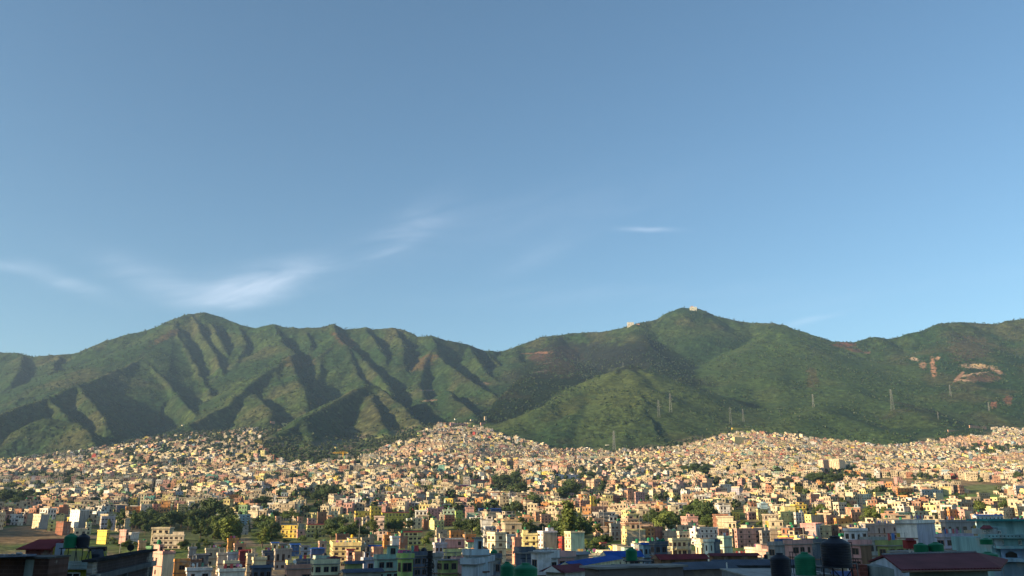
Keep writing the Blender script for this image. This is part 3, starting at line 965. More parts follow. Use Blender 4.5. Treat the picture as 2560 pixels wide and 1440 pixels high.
def house(cx, cy, yaw, wr, wl, z0, z1, colr='cream', label=None, cat='house', name='house', group=None, roof='flat', left=None, nwr=None, nwl=None, hut=None, tank=None,
          trim='brown', detail=1, side=None, parapet=.9, band=True, roofmat=None, balcony=None, brick=False, ns=None, wsz=(1.25, 1.35), rails=False, jit=.06):
    """a house whose nearest corner stands at (cx, cy); its right hand face (wr wide) runs along local x, its left hand face (wl) along local y"""
    t = empty(name, (cx, cy, z0), yaw)
    h = z1 - z0
    c = PAL[colr]
    c = tuple(min(.85, k * R.uniform(1 - jit, 1 + jit)) for k in c)
    ns = ns or max(1, round(h / 3.1))
    sh = h / ns
    wallm = 'wall_brick' if (brick or colr == 'brick') else 'wall_paint'
    tm = 'trim_' + trim
    b = MB().box(0, wr, 0, wl, 0, h)
    b.build('wall', wallm if detail else 'wall_pattern', t, c)
    if side:      # the right hand face rendered in another colour (bare plaster, on a few the shade put into the colour): a thin skin of its own
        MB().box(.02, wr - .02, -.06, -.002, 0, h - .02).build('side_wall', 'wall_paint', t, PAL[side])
    if detail and band:
        for k in range(1, ns):
            MB().box(-.22, wr + (.0 if side else .22), (-.0 if side else -.22), wl + .2, k * sh - .12, k * sh + .08).build('floor_ledge', tm, t)
    if roof == 'flat':
        rb = MB().box(-.3, wr + .3, -.3, wl + .3, h + .003, h + .16)
        rb.build('roof', 'roof_slab', t)
        if parapet:
            p = parapet
            pb = MB()
            pb.box(-.2, wr + .2, -.2, -.06, h + .163, h + p).box(-.2, wr + .2, wl + .06, wl + .2, h + .163, h + p)
            pb.box(-.2, -.06, -.06, wl + .06, h + .163, h + p).box(wr + .06, wr + .2, -.06, wl + .06, h + .163, h + p)
            if detail:
                pb.build('parapet', 'wall_paint', t, c)
        if rails or (detail and R.random() < .6):
            for k in range(R.randint(2, 5)):
                px, py = R.uniform(.2, wr - .2), R.choice([.2, wl - .2])
                q_ = bpy.data.objects.new('roof_post', POST)
                col.objects.link(q_)
                q_.parent = t
                q_.location = (px, py, h)
                q_.scale = (1, 1, R.uniform(1.0, 2.4))
    elif roof in ('gable', 'hip'):
        rm = roofmat or 'sheet_red'
        rh = min(wr, wl) * .28
        o = .5
        if wr >= wl:
            hx = (wl / 2 if roof == 'hip' else -o)
            A = [(-o, -o, h), (wr + o, -o, h), (wr + o, wl + o, h), (-o, wl + o, h), (hx, wl / 2, h + rh), (wr - hx, wl / 2, h + rh)]
            fs = [(0, 1, 5, 4), (2, 3, 4, 5), (1, 2, 5), (3, 0, 4), (3, 2, 1, 0)]
        else:
            hy = (wr / 2 if roof == 'hip' else -o)
            A = [(-o, -o, h), (wr + o, -o, h), (wr + o, wl + o, h), (-o, wl + o, h), (wr / 2, hy, h + rh), (wr / 2, wl - hy, h + rh)]
            fs = [(0, 1, 4), (1, 2, 5, 4), (2, 3, 5), (3, 0, 4, 5), (3, 2, 1, 0)]
        rb = MB()
        rb.v = A
        rb.f = fs
        rb.m = [0] * len(fs)
        rb.build('roof', rm, t)
        if roof == 'gable':
            gb = MB()
            if wr >= wl:
                ge = [[(x, 0, h), (x, wl, h), (x, wl / 2, h + rh * .93)] for x in (-o - .03, wr + o + .03)]
            else:
                ge = [[(0, y, h), (wr, y, h), (wr / 2, y, h + rh * .93)] for y in (-o - .03, wl + o + .03)]
            for g_ in ge:
                MB().poly(g_).build('gable_wall', 'wall_paint', t, c)
    # windows
    ww, wh = wsz
    ww, wh = ww * R.uniform(.8, 1.3), wh * R.uniform(.85, 1.15)
    far = detail < 2

    def winrow(face, n, w):
        if n <= 0:
            return
        st = w / n
        for k in range(ns):
            for j in range(n):
                if R.random() < .06:
                    continue
                pos = (j + .5) * st
                sc = min(ww, st * .62)
                zz = k * sh + sh * .3
                hh = min(wh, sh * .5)
                rq = R.random()
                if rq < .12 and sh > 2.6:
                    zz, hh, sc = k * sh + .12, sh * .68, sc * .8
                elif rq < .3:
                    sc = min(sc * 1.45, st * .85)
                elif rq < .42:
                    sc *= .6
                loc, rz = ((pos, -.003, zz), 0) if face == 'r' else ((-.003, pos, zz), -math.pi / 2)
                if far:
                    put(W_FARW if trim == 'white' else W_FAR, t, loc, rz, sc, hh, 'window')
                else:
                    put(W_WHITE if trim == 'white' else W_BROWN, t, loc, rz, sc, hh, 'window', PANE)
    if detail:
        winrow('r', (0 if side else max(1, int(wr / 2.9))) if nwr is None else nwr, wr)
        winrow('l', max(1, int(wl / 2.9)) if nwl is None else nwl, wl)
        if detail == 2 and R.random() < .6 and roof == 'flat':
            put(DOOR, t, (wr * .3, -.003, .1), 0, 1.0, 2.0, 'door')
    if balcony and detail:
        bb = MB()
        for k in range(1, ns):
            bb.box(wr * .1, wr * .9, -1.2, -.23, k * sh - .1, k * sh + .06).box(wr * .1, wr * .9, -1.2, -1.12, k * sh + .06, k * sh + .9)
        if ns > 1:
            bb.build('balcony', 'wall_paint', t, c)
    # stair room on the roof, tank on top of it
    hut = (R.random() < .6) if hut is None else hut
    topz = h
    if hut and roof == 'flat':
        hw, hd, hh = wr * R.uniform(.3, .45), wl * R.uniform(.35, .5), R.uniform(2.2, 2.6)
        hx, hy = R.choice([.4, wr - hw - .4]), wl - hd - .5
        sr = MB().box(hx, hx + hw, hy, hy + hd, h + .17, h + hh).build('stair_room', wallm, t, c)
        MB().box(hx - .3, hx + hw + .3, hy - .3, hy + hd + .3, h + hh + .003, h + hh + .14).build('slab', 'roof_slab', sr)
        if detail == 2:
            w_ = put(W_WHITE if trim == 'white' else W_BROWN, sr, (hx + hw / 2, hy - .003, h + .9), 0, min(1.1, hw * .5), 1.1, 'window', PANE)
        topz = h + hh + .14
        tx, ty = hx + hw / 2, hy + hd / 2
    else:
        tx, ty = wr * .75, wl * .7
    tank = (R.random() < .5) if tank is None else tank
    if tank and roof == 'flat':
        tc_ = tank if isinstance(tank, str) else R.choice(['green', 'green', 'green', 'black'])
        ca, sa = math.cos(yaw), math.sin(yaw)
        nt = 2 if R.random() < .3 else 1
        t['tank'] = tc_
        for q in range(nt):
            lx = tx + (q - (nt - 1) / 2) * 1.5
            wx, wy = cx + lx * ca - ty * sa, cy + lx * sa + ty * ca
            st = .0 if topz > h else .9
            TK.append((wx, wy, z0 + topz + (.17 if topz == h else .003) + st * 0, tc_, t))
    # registers
    for (px, py) in ((wr / 2, wl / 2),):
        ca, sa = math.cos(yaw), math.sin(yaw)
        FOOT.append((cx + px * ca - py * sa, cy + px * sa + py * ca, .62 * math.hypot(wr, wl)))
    us, vs = [], []
    for (px, py) in ((0, 0), (wr, 0), (wr, wl), (0, wl)):
        X, Y = cx + px * math.cos(yaw) - py * math.sin(yaw), cy + px * math.sin(yaw) + py * math.cos(yaw)
        for zz in (z0, z1):
            a, b_ = proj(X, Y, zz)
            us.append(a)
            vs.append(b_)
    RECTS.append((min(us), max(us), min(vs), max(vs), cy))
    t['_c'], t['_ns'], t['_roof'], t['_hut'] = colr, ns, roof, bool(hut and roof == 'flat')
    t['_u'], t['_v'], t['_Y'] = (min(us) + max(us)) / 2, min(vs), cy
    tag(t, label, cat, group)
    return t


TK = []


def H(u0, uc, u1, vt, vb=None, Y=None, c='cream', th=None, depth=9.0, **kw):
    """place a house from its outline in the photo: corner column uc, left face out to u0, right face out to u1, wall top at row vt, foot at row vb (or depth Y)"""
    if Y is None:
        Y = solveY(uc, vb)
    if uc - u0 < 2:
        th = (-14 if u0 > 700 else -6) if th is None else th
    th = math.radians(28 if th is None else th)
    X = ray_at(uc, Y)
    m1, m0 = ray_at(u1, 1.0), ray_at(u0, 1.0)
    wr = (m1 * Y - X) / (math.cos(th) - m1 * math.sin(th))
    wl = depth if uc - u0 < 2 else (m0 * Y - X) / (-math.sin(th) - m0 * math.cos(th))
    wr, wl = max(2.0, min(wr, 90)), max(2.0, min(wl, 30))
    z1 = zf(vt, Y)
    z0 = float(height_at(X, Y)[0]) - .6
    if z1 - z0 < 3:
        z0 = z1 - 3.2
    return house(X, Y, th, wr, wl, z0, z1, c, **kw)
# ================================================================ HOUSES PLACED ONE BY ONE, nearest rows
rowd = 'houses of the nearer streets'
D2 = dict(detail=2, group=rowd)
D1 = dict(detail=1, group=rowd)
L_ = [
    # u0, uc, u1, vt, vb, Y, colour, options, label
    (18, 20, 46, 1288, 1313, None, 'white', dict(nwr=3, ns=3, hut=False), 'white three storey house in shade left of the tan block, over the brown field'),
    (43, 45, 59, 1298, 1314, None, 'white', dict(ns=2, hut=False, tank=0), 'low white wing between white three storey house and tan block'),
    (65, 67, 82, 1286, 1313, None, 'tan', dict(nwr=0, nwl=0), 'windowless tan concrete block above the brown field'),
    (82, 101, 121, 1288, 1323, None, 'cream', dict(side='grey', th=48, hut=False), 'tall cream house with grey blind side wall at the field edge'),
    (119, 121, 142, 1302, 1328, None, 'pale_yellow', dict(balcony=1, hut=1, ns=3), 'pale yellow house with balconies and a roof room at the field edge'),
    (141, 142, 160, 1307, 1338, None, 'brick', dict(nwr=0, hut=0), 'windowless bare brick house beside the field below the balconied yellow house'),
    (172, 197, 221, 1277, 1322, None, 'white', dict(side='grey', th=40, ns=5, hut=0, tank=0, trim='white', nwl=4), 'tallest white five storey house with blank grey side wall'),  # grey side: shade of the white wall painted on
    (230, 232, 253, 1293, 1310, None, 'cream', dict(nwr=0), 'cream cube house left of the long blue grey block'),
    (252, 254, 294, 1293, 1326, None, 'lavender', dict(nwr=5, hut=0, tank=0), 'long blue grey shaded block beside the eucalyptus'),
    (216, 218, 231, 1309, 1336, None, 'cream', dict(ns=3, hut=0), 'slim cream house between tallest white house and blue grey block'),
    (187, 189, 221, 1325, 1350, None, 'cream', dict(hut=0, tank=0), 'cream house with windows behind the twin tanks'),
    (248, 271, 279, 1329, 1361, None, 'yellow', dict(nwl=0, nwr=2, th=68, hut=0, tank=0), 'bright yellow slim house with a blank lit wall'),
    (303, 319, 324, 1328, 1366, None, 'pink', dict(nwl=0, th=70, hut=0, tank=0, rails=1), 'slim pinkish tower house among the gardens'),
    (323, 324, 332, 1335, 1360, None, 'white', dict(hut=0, tank=0), 'narrow white house behind the slim pinkish tower'),
    (379, 388, 464, 1340, 1373, None, 'cream', dict(ns=3, th=10, hut=1, tank=0, nwr=6), 'wide cream three storey building in the trees with plants on its roof'),
    (352, 354, 372, 1356, 1384, None, 'salmon', dict(hut=0), 'small salmon house with brick roof edge below the wide cream building'),
    (372, 373, 385, 1370, 1386, None, 'green', dict(nwr=0, hut=0, tank=0), 'low green walled shed beside the small salmon house'),
    (387, 416, 445, 1386, None, 262, 'pink', dict(side='cream', nwl=1, th=40, hut=1, tank='green', balcony=0), 'pale pink house with magenta railings and green tanks at the street end'),
    (366, 368, 392, 1402, None, 245, 'beige', dict(hut=0, tank=0, nwr=1), 'beige wall house right of the dark brick block'),
    (446, 448, 484, 1406, None, 250, 'orange', dict(nwr=1, tank=0, hut=0), 'bright orange house carrying the yellow tank'),
    (478, 480, 540, 1429, None, 225, 'white', dict(nwr=2, tank=0, hut=0), 'sunlit white house at the bottom below the orange house'),
    (480, 482, 512, 1407, None, 280, 'brown', dict(tank=0, hut=0), 'dark brown house behind the white house at the bottom'),
    (478, 480, 498, 1373, None, 345, 'grey', dict(nwr=0, tank=0, hut=0), 'grey wall house with open roof frame'),
    (498, 500, 530, 1388, None, 330, 'slate', dict(tank=0, hut=0, roof='gable', roofmat='sheet_slate'), 'dark sheet roofed house behind the orange house'),
    (520, 522, 568, 1376, None, 360, 'beige', dict(tank='green', hut=0), 'low beige house with green tanks along its roof'),
    (551, 553, 575, 1389, None, 300, 'cream', dict(nwr=0, hut=0, tank=0), 'cream block left of the grey sheet walled room'),
    (575, 577, 601, 1387, None, 305, 'lavender', dict(nwr=0, hut=0, tank='green'), 'grey sheet walled block beside the cream block'),
    (570, 572, 606, 1410, None, 255, 'cream', dict(nwr=2, hut=0, tank=0), 'cream house with deep porch above the pale parapet'),
    (558, 560, 622, 1431, None, 232, 'white', dict(nwr=2, hut=0, tank=0), 'white house with parapet at the bottom beside the deep porch house'),
    (573, 575, 600, 1351, None, 400, 'orange', dict(hut=0, tank=0), 'orange upper house with slanting parapet near the bamboo'),
    (590, 592, 619, 1364, None, 372, 'salmon', dict(hut=0, tank='green'), 'salmon house with dark window below the orange upper house'),
    (604, 606, 640, 1378, None, 335, 'maroon', dict(roof='hip', roofmat='sheet_red', hut=0), 'small red hip roofed house between green tanks'),
    (593, 603, 625, 1289, 1313, None, 'sky_blue', dict(ns=4, balcony=1, hut=0, tank=0), 'light blue four storey house with balconies'),
    (594, 596, 623, 1315, 1338, None, 'grey', dict(ns=2, hut=0, tank=0, trim='white'), 'grey and white house under the light blue house'),
    (648, 650, 660, 1293, 1306, None, 'lime', dict(hut=0), 'small lime yellow house at left of the lime cluster'),
    (656, 658, 686, 1294, 1316, None, 'lime', dict(hut=1, tank='green'), 'lime green house with balcony beside the round trees'),
    (688, 690, 704, 1293, 1316, None, 'salmon', dict(hut=0), 'salmon house between lime green house and yellow school hostel'),
    (701, 704, 745, 1312, 1345, None, 'yellow', dict(nwr=4, ns=3, th=3, roof='hip', roofmat='sheet_slate', hut=0), 'bright yellow three storey block with blue grey roof'),
    (744, 746, 764, 1327, 1346, None, 'pink', dict(ns=2, hut=0, tank=0), 'pale pink house with three windows beside the bright yellow block'),
    (745, 747, 762, 1312, 1326, None, 'tan', dict(hut=0, tank=0, nwr=0), 'plain tan house behind the pale pink house'),
    (767, 769, 816, 1312, 1344, None, 'pale_yellow', dict(nwr=5, ns=3, roof='hip', roofmat='sheet_red', balcony=1), 'pale yellow three storey house under a red roof'),
    (743, 745, 758, 1294, 1308, None, 'salmon', dict(hut=0), 'salmon pink cube house left of pink balcony house'),
    (768, 770, 789, 1298, 1313, None, 'pink', dict(hut=0), 'pink house above the red roofed pale yellow house'),
    (778, 780, 799, 1289, 1302, None, 'pale_yellow', dict(hut=1), 'pale yellow house with white stair tower above the pink house'),
    (792, 794, 816, 1282, 1312, None, 'brown', dict(nwr=1), 'tall brown house in shade behind the red roofed house'),
    (817, 819, 848, 1294, 1312, None, 'salmon', dict(), 'salmon house with stepped roof behind the round trees'),
    (822, 824, 844, 1280, 1296, None, 'cream', dict(), 'cream house with terraces above the salmon stepped house'),
    (856, 858, 882, 1290, 1306, None, 'pale_yellow', dict(ns=2), 'pale yellow villa with cornice left of the yellow school'),
    (886, 888, 902, 1296, 1320, None, 'pink', dict(), 'pink house below the yellow school'),
    (905, 907, 925, 1296, 1314, None, 'cream', dict(), 'cream verandah house below the yellow school'),
    (915, 917, 930, 1304, 1322, None, 'tan', dict(nwr=0), 'tan blind walled house below the yellow school'),
    # blue roofs and the shaded quarter
    (682, 684, 700, 1358, None, 440, 'beige', dict(roof='gable', roofmat='sheet_blue'), 'small blue roofed shed at the left end of the blue sheds'),
    (700, 702, 722, 1360, None, 425, 'slate', dict(roof='hip', roofmat='sheet_slate'), 'slate hip roofed house among the blue sheds'),
    (730, 732, 753, 1362, None, 420, 'blue', dict(roof='gable', roofmat='sheet_blue', nwr=0), 'blue walled workshop with blue roof behind the crumbling house'),
    (755, 757, 780, 1366, None, 430, 'lavender', dict(roof='gable', roofmat='sheet_slate'), 'lavender grey shed between the blue sheds'),
    (780, 783, 816, 1372, None, 400, 'blue', dict(roof='hip', roofmat='sheet_blue', nwr=0), 'blue hip roofed pavilion left of the long yellow house'),
    (800, 802, 820, 1357, None, 445, 'pink', dict(hut=0), 'pink house behind the blue hip roofed pavilion'),
    (818, 836, 905, 1366, None, 360, 'pale_yellow', dict(th=14, nwr=4, ns=4, parapet=1.6, hut=1, tank='yellow'), 'long pale yellow house with panelled parapet and yellow tank'),
    (842, 844, 873, 1338, 1362, None, 'brick', dict(nwr=0, hut=0, tank='green'), 'bare brick house with green and white tanks behind the long yellow house'),
    (905, 907, 938, 1348, 1368, None, 'tan', dict(nwr=1, rails=1), 'plain tan concrete house with white tanks right of the long yellow house'),
    (900, 902, 925, 1368, None, 380, 'tan', dict(), 'tan house with brick wall beside the long yellow house'),
    (872, 874, 889, 1376, None, 330, 'pink', dict(roof='gable', roofmat='sheet_red'), 'pink gabled house in front of the long yellow house'),
    (889, 891, 935, 1388, None, 315, 'salmon', dict(hut=0, tank='green', nwr=1), 'salmon terrace house with black and green tanks'),
    (935, 937, 960, 1373, None, 350, 'salmon', dict(nwr=0, hut=0), 'salmon block with curtain like wall beside orange house'),
    (925, 927, 955, 1366, None, 380, 'cream', dict(roof='gable', roofmat='sheet_blue'), 'cream house with blue sheets on its roof'),
    (692, 694, 735, 1378, None, 340, 'grey', dict(nwr=3, rails=1, hut=0, tank=0), 'crumbling grey white house with broken parapet, half sunlit'),
    (662, 664, 692, 1382, None, 350, 'slate', dict(), 'dark slate house left of the crumbling house'),
    (640, 642, 673, 1401, None, 260, 'cream', dict(nwr=0, hut=0, tank=0), 'cream house with blank parapet at left of the crumbling house'),
    (624, 626, 650, 1390, None, 300, 'beige', dict(), 'beige house with terraces beside the cream blank house'),
    (640, 642, 688, 1420, None, 200, 'slate', dict(nwr=3, roof='gable', roofmat='sheet_slate'), 'dark gabled house with white window at the bottom'),
    (725, 727, 743, 1409, None, 250, 'pale_yellow', dict(nwr=1, wsz=(.9, 2), hut=0, tank=0), 'pale yellow stair tower with dark doorway'),
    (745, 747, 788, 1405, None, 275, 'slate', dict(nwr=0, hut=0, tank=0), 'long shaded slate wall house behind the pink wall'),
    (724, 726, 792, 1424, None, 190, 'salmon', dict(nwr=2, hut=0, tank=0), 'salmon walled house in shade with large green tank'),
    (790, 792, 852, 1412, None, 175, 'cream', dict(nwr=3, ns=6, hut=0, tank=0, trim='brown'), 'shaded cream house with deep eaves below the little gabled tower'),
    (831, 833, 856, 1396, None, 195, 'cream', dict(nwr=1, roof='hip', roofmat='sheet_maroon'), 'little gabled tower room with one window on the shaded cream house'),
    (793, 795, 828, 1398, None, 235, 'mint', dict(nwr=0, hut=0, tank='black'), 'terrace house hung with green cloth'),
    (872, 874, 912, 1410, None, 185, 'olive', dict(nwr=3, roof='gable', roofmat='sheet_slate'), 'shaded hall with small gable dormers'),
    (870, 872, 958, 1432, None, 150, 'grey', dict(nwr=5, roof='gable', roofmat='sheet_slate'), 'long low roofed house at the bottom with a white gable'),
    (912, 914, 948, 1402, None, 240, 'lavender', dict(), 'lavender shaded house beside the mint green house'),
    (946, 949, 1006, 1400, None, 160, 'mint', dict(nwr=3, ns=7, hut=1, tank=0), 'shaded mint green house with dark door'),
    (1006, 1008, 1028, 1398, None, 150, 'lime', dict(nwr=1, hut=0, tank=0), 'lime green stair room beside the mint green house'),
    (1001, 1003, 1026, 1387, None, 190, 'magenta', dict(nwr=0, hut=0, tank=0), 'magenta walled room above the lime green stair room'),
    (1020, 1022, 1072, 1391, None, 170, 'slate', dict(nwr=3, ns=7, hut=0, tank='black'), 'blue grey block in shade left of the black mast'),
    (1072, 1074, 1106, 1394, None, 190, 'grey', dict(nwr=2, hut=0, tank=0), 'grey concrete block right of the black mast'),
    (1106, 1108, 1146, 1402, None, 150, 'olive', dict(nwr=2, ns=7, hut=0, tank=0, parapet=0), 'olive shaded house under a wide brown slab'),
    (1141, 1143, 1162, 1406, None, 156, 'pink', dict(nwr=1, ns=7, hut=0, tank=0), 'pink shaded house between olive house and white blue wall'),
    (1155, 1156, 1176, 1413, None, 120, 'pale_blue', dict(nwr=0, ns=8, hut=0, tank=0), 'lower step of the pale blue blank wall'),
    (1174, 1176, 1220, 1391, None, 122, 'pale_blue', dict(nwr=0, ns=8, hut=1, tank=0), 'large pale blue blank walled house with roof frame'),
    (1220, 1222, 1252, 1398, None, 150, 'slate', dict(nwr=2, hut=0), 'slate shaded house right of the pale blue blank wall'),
    (1117, 1119, 1155, 1382, None, 230, 'pale_yellow', dict(nwr=3, hut=0, tank=0), 'pale yellow house half in shade with curtains'),
    (1155, 1157, 1176, 1380, None, 245, 'cream', dict(nwr=2), 'cream house half lit beside the pale yellow house'),
    (1185, 1187, 1218, 1378, None, 260, 'brown', dict(hut=0), 'brown house behind the pale blue blank wall'),
    (960, 962, 981, 1341, 1372, None, 'orange', dict(nwr=1), 'orange verandah house left of the slim white house'),
    (980, 982, 1000, 1346, None, 330, 'white', dict(nwr=0, hut=0, tank='green'), 'slim tall white house with blank sunlit wall'),
    (999, 1001, 1055, 1331, 1362, None, 'pale_yellow', dict(roof='gable', roofmat='sheet_red', nwr=5, ns=3), 'pale yellow house with long red roof and balcony'),
    (1000, 1002, 1021, 1345, 1372, None, 'brick', dict(nwr=0), 'bare brick wall house under the long red roof'),
    (1016, 1018, 1030, 1299, 1320, None, 'white', dict(), 'white house left of the cream gabled house'),
    (1028, 1030, 1054, 1296, 1323, None, 'cream', dict(roof='gable', roofmat='sheet_grey'), 'cream gabled house beside the small white house'),
    (1057, 1059, 1071, 1304, 1326, None, 'brick', dict(nwr=0, rails=1), 'bare brick slim house left of the yellow house'),
    (1074, 1086, 1110, 1304, 1328, None, 'pale_yellow', dict(nwr=3, ns=3, th=40, nwl=0), 'pale yellow three storey house with grey left side'),
    (1110, 1112, 1137, 1290, 1316, None, 'brick', dict(balcony=1, ns=4), 'brick red balconied house right of pale yellow house'),
    (1067, 1069, 1110, 1273, 1302, None, 'pink', dict(ns=4), 'large dusty pink four storey house'),
    (1137, 1139, 1156, 1279, 1297, None, 'lime', dict(hut=0, nwr=2), 'lime green square house below the blue hall'),
    (1125, 1127, 1160, 1330, 1345, None, 'orange', dict(balcony=1), 'orange balconied house with green tanks behind'),
    (1090, 1092, 1118, 1328, 1344, None, 'tan', dict(nwr=1, tank='green'), 'tan house with three green tanks'),
    (1092, 1094, 1112, 1350, None, 330, 'cream', dict(nwr=2), 'cream house with slab roof beside the black mast'),
    (1110, 1112, 1162, 1349, None, 330, 'pink', dict(roof='hip', roofmat='sheet_grey'), 'wide peach house under a grey hip roof'),
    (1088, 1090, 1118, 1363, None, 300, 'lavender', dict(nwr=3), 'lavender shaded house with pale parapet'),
    (1168, 1170, 1200, 1355, None, 340, 'mint', dict(roof='gable', roofmat='sheet_red'), 'mint green room under a small red roof'),
    (1160, 1162, 1190, 1340, 1362, None, 'orange', dict(), 'orange yellow house among tanks'),
    (1218, 1238, 1265, 1336, None, 345, 'cream', dict(th=30, ns=5, balcony=0, hut=0, tank=0), 'tall cream corner house with brown roof slab'),
    (1265, 1267, 1288, 1340, 1372, None, 'white', dict(), 'white house behind the tall cream corner house'),
    (1211, 1213, 1240, 1319, 1336, None, 'white', dict(), 'long white parapet house behind the tall cream corner house'),
    (1284, 1286, 1304, 1348, None, 370, 'salmon', dict(nwr=0), 'salmon house left of yellow house with carved windows'),
    (1303, 1308, 1343, 1338, 1380, None, 'pale_yellow', dict(ns=3, balcony=1, th=8, tank='green'), 'yellow three storey house with carved windows and a dark awning'),
    (1344, 1358, 1392, 1332, 1381, None, 'white', dict(side='tan', ns=4, th=26, tank='green', trim='brown'), 'white fronted house with broad tan blind side wall'),
    (1392, 1393, 1404, 1346, 1380, None, 'red', dict(nwr=2, hut=0, tank=0), 'narrow dark red house right of the tan blind wall'),
    (1411, 1426, 1460, 1333, 1385, None, 'cream', dict(side='mint', ns=4, th=26, tank='green', nwl=2, hut=0), 'cream fronted house with broad pale mint side wall'),
    (1554, 1566, 1612, 1327, 1368, None, 'pale_yellow', dict(side='tan', ns=4, th=16, nwl=2), 'yellow fronted house with broad tan side wall beside the orange house'),
    (1606, 1608, 1635, 1320, 1360, None, 'orange', dict(nwr=3, ns=4, hut=0), 'orange three storey house with brown windows'),
    (1634, 1636, 1655, 1320, 1352, None, 'brick', dict(nwr=0, hut=0, tank=0), 'bare brick house with blue ledge right of the orange house'),
    (1500, 1502, 1515, 1358, 1368, None, 'salmon', dict(roof='gable', roofmat='sheet_red'), 'small salmon hut in the vegetable gardens'),
    (1525, 1527, 1556, 1312, 1352, None, 'grey', dict(rails=1), 'grey unfinished house behind the yellow fronted house'),
    (1657, 1659, 1696, 1330, 1352, None, 'tan', dict(nwr=0, hut=0, tank='green'), 'tan blind walled house with green tanks on red posts'),
    (1664, 1667, 1692, 1316, 1334, None, 'white', dict(trim='brown', hut=0), 'white house with red parapet behind the tan blind wall'),
    (1690, 1692, 1744, 1316, 1345, None, 'beige', dict(nwr=5, hut=1), 'wide beige house with blue sheet roof terrace'),
    (1694, 1696, 1722, 1332, 1362, None, 'cream', dict(balcony=1, nwr=3), 'cream house with red pillars and balconies'),
    (1675, 1678, 1725, 1352, None, 330, 'beige', dict(nwr=4, balcony=1, ns=4, hut=0), 'beige lower house with red trim over the red roofed barn'),
    (1722, 1737, 1749, 1325, 1362, None, 'white', dict(side='lavender', th=40), 'white house with shaded lavender side left of the rounded white house'),  # lavender side: shade on white put into the colour
    (1746, 1748, 1793, 1322, 1358, None, 'white', dict(nwr=4, ns=3, hut=0, tank=0), 'large sunlit white house with rounded corner'),
    (1736, 1738, 1747, 1340, 1366, None, 'white', dict(), 'small white stair block before the large sunlit white house'),
    (1792, 1794, 1838, 1325, 1350, None, 'salmon', dict(nwr=3, hut=0, tank='yellow'), 'brown peach house with an orange tank tower'),
    (1792, 1806, 1827, 1346, None, 330, 'mint', dict(th=35, hut=0, tank=0, nwr=0), 'mint green side walled house half in shade'),
    (1826, 1828, 1839, 1326, 1368, None, 'beige', dict(nwr=1), 'narrow beige house between mint and pink white houses'),
    (1838, 1840, 1900, 1325, 1370, None, 'pink', dict(nwr=3, ns=4, hut=0, tank='yellow', jit=.02), 'large pale pink wall house with a yellow tank'),
    (1900, 1902, 1922, 1330, 1368, None, 'grey', dict(nwr=2), 'grey shaded house right of the pale pink wall'),
    (1766, 1768, 1777, 1356, None, 260, 'white', dict(nwr=1, hut=0, tank=0, wsz=(.7, 1.6)), 'narrow white wall slice with one dark window'),
    (1777, 1779, 1796, 1356, None, 262, 'slate', dict(nwr=0, hut=0, tank=0), 'dark slate wall behind the narrow white slice'),
    # right quarter
    (1920, 1923, 1948, 1325, 1357, None, 'tan', dict(nwr=0, th=10, tank='green', hut=0), 'tan blind house with green tank beside the asphalt yard'),
    (2000, 2037, 2057, 1312, 1352, None, 'pink', dict(side='white', th=62, ns=3, nwl=3, hut=0, tank=0, trim='white'), 'bubblegum pink house with white side wall'),
    (2052, 2054, 2076, 1317, 1350, None, 'beige', dict(nwr=1, hut=0), 'beige house with curved front right of the bubblegum pink house'),
    (2073, 2075, 2101, 1316, 1345, None, 'brown', dict(nwr=2, hut=0), 'brown house with round turret behind the great black tank'),
    (2100, 2102, 2126, 1321, 1345, None, 'salmon', dict(nwr=0, hut=0, tank=0), 'salmon blank wall right of the turret house'),
    (1949, 1952, 1987, 1281, 1313, None, 'pale_yellow', dict(ns=3, nwr=3), 'pale yellow house with lit front left of the arched white house'),
    (1988, 1990, 2011, 1284, 1311, None, 'white', dict(ns=3, nwr=3), 'white house with brown arched balconies'),
    (2013, 2028, 2060, 1289, 1314, None, 'pale_yellow', dict(side='tan', th=30, hut=0, tank='yellow'), 'pale yellow house with tan side wall and yellow tanks'),
    (2064, 2066, 2090, 1290, 1312, None, 'salmon', dict(), 'salmon house with red roof line beside orange eaves house'),
    (2088, 2090, 2130, 1298, 1312, None, 'orange', dict(nwr=4, tank='green'), 'orange house with wide orange eaves'),
    (2128, 2130, 2160, 1283, 1306, None, 'salmon', dict(tank='green'), 'salmon house with red ledges beside the lattice mast'),
    (2119, 2121, 2165, 1329, None, 250, 'white', dict(nwr=3, hut=0, tank=0), 'white terrace house with a dark green door'),
    (1972, 1975, 2024, 1362, None, 175, 'pink', dict(nwr=3, ns=7, hut=0, tank=0), 'pale pink house with heavy brown cornice behind the dark tanks'),
    (2020, 2022, 2060, 1358, None, 185, 'slate', dict(nwr=0, hut=0, tank=0), 'bare slate grey wall left of the great black tank'),
    (1930, 1932, 1958, 1365, None, 200, 'grey', dict(nwr=1, hut=0, tank=0), 'grey wall house in shade by the blue shed'),
    (1946, 1948, 1976, 1356, None, 230, 'blue', dict(nwr=0, hut=0, tank=0), 'dark blue sheet walled shed below the asphalt yard'),
    (2128, 2144, 2170, 1364, None, 150, 'pink', dict(side='brown', th=35, ns=8, hut=0, tank=0), 'pinkish white house with brown front right of the great black tank'),
    (2163, 2165, 2208, 1353, None, 200, 'grey', dict(nwr=3, hut=0, tank=0), 'grey concrete house with terraces left of the olive house'),
    (2210, 2212, 2272, 1366, None, 140, 'olive', dict(nwr=3, ns=8, hut=0, tank=0), 'olive yellow mossy house behind the red gabled roof'),
    (2160, 2162, 2240, 1315, None, 330, 'grey', dict(nwr=6, hut=0, tank=0), 'long weathered grey house below the lattice mast'),
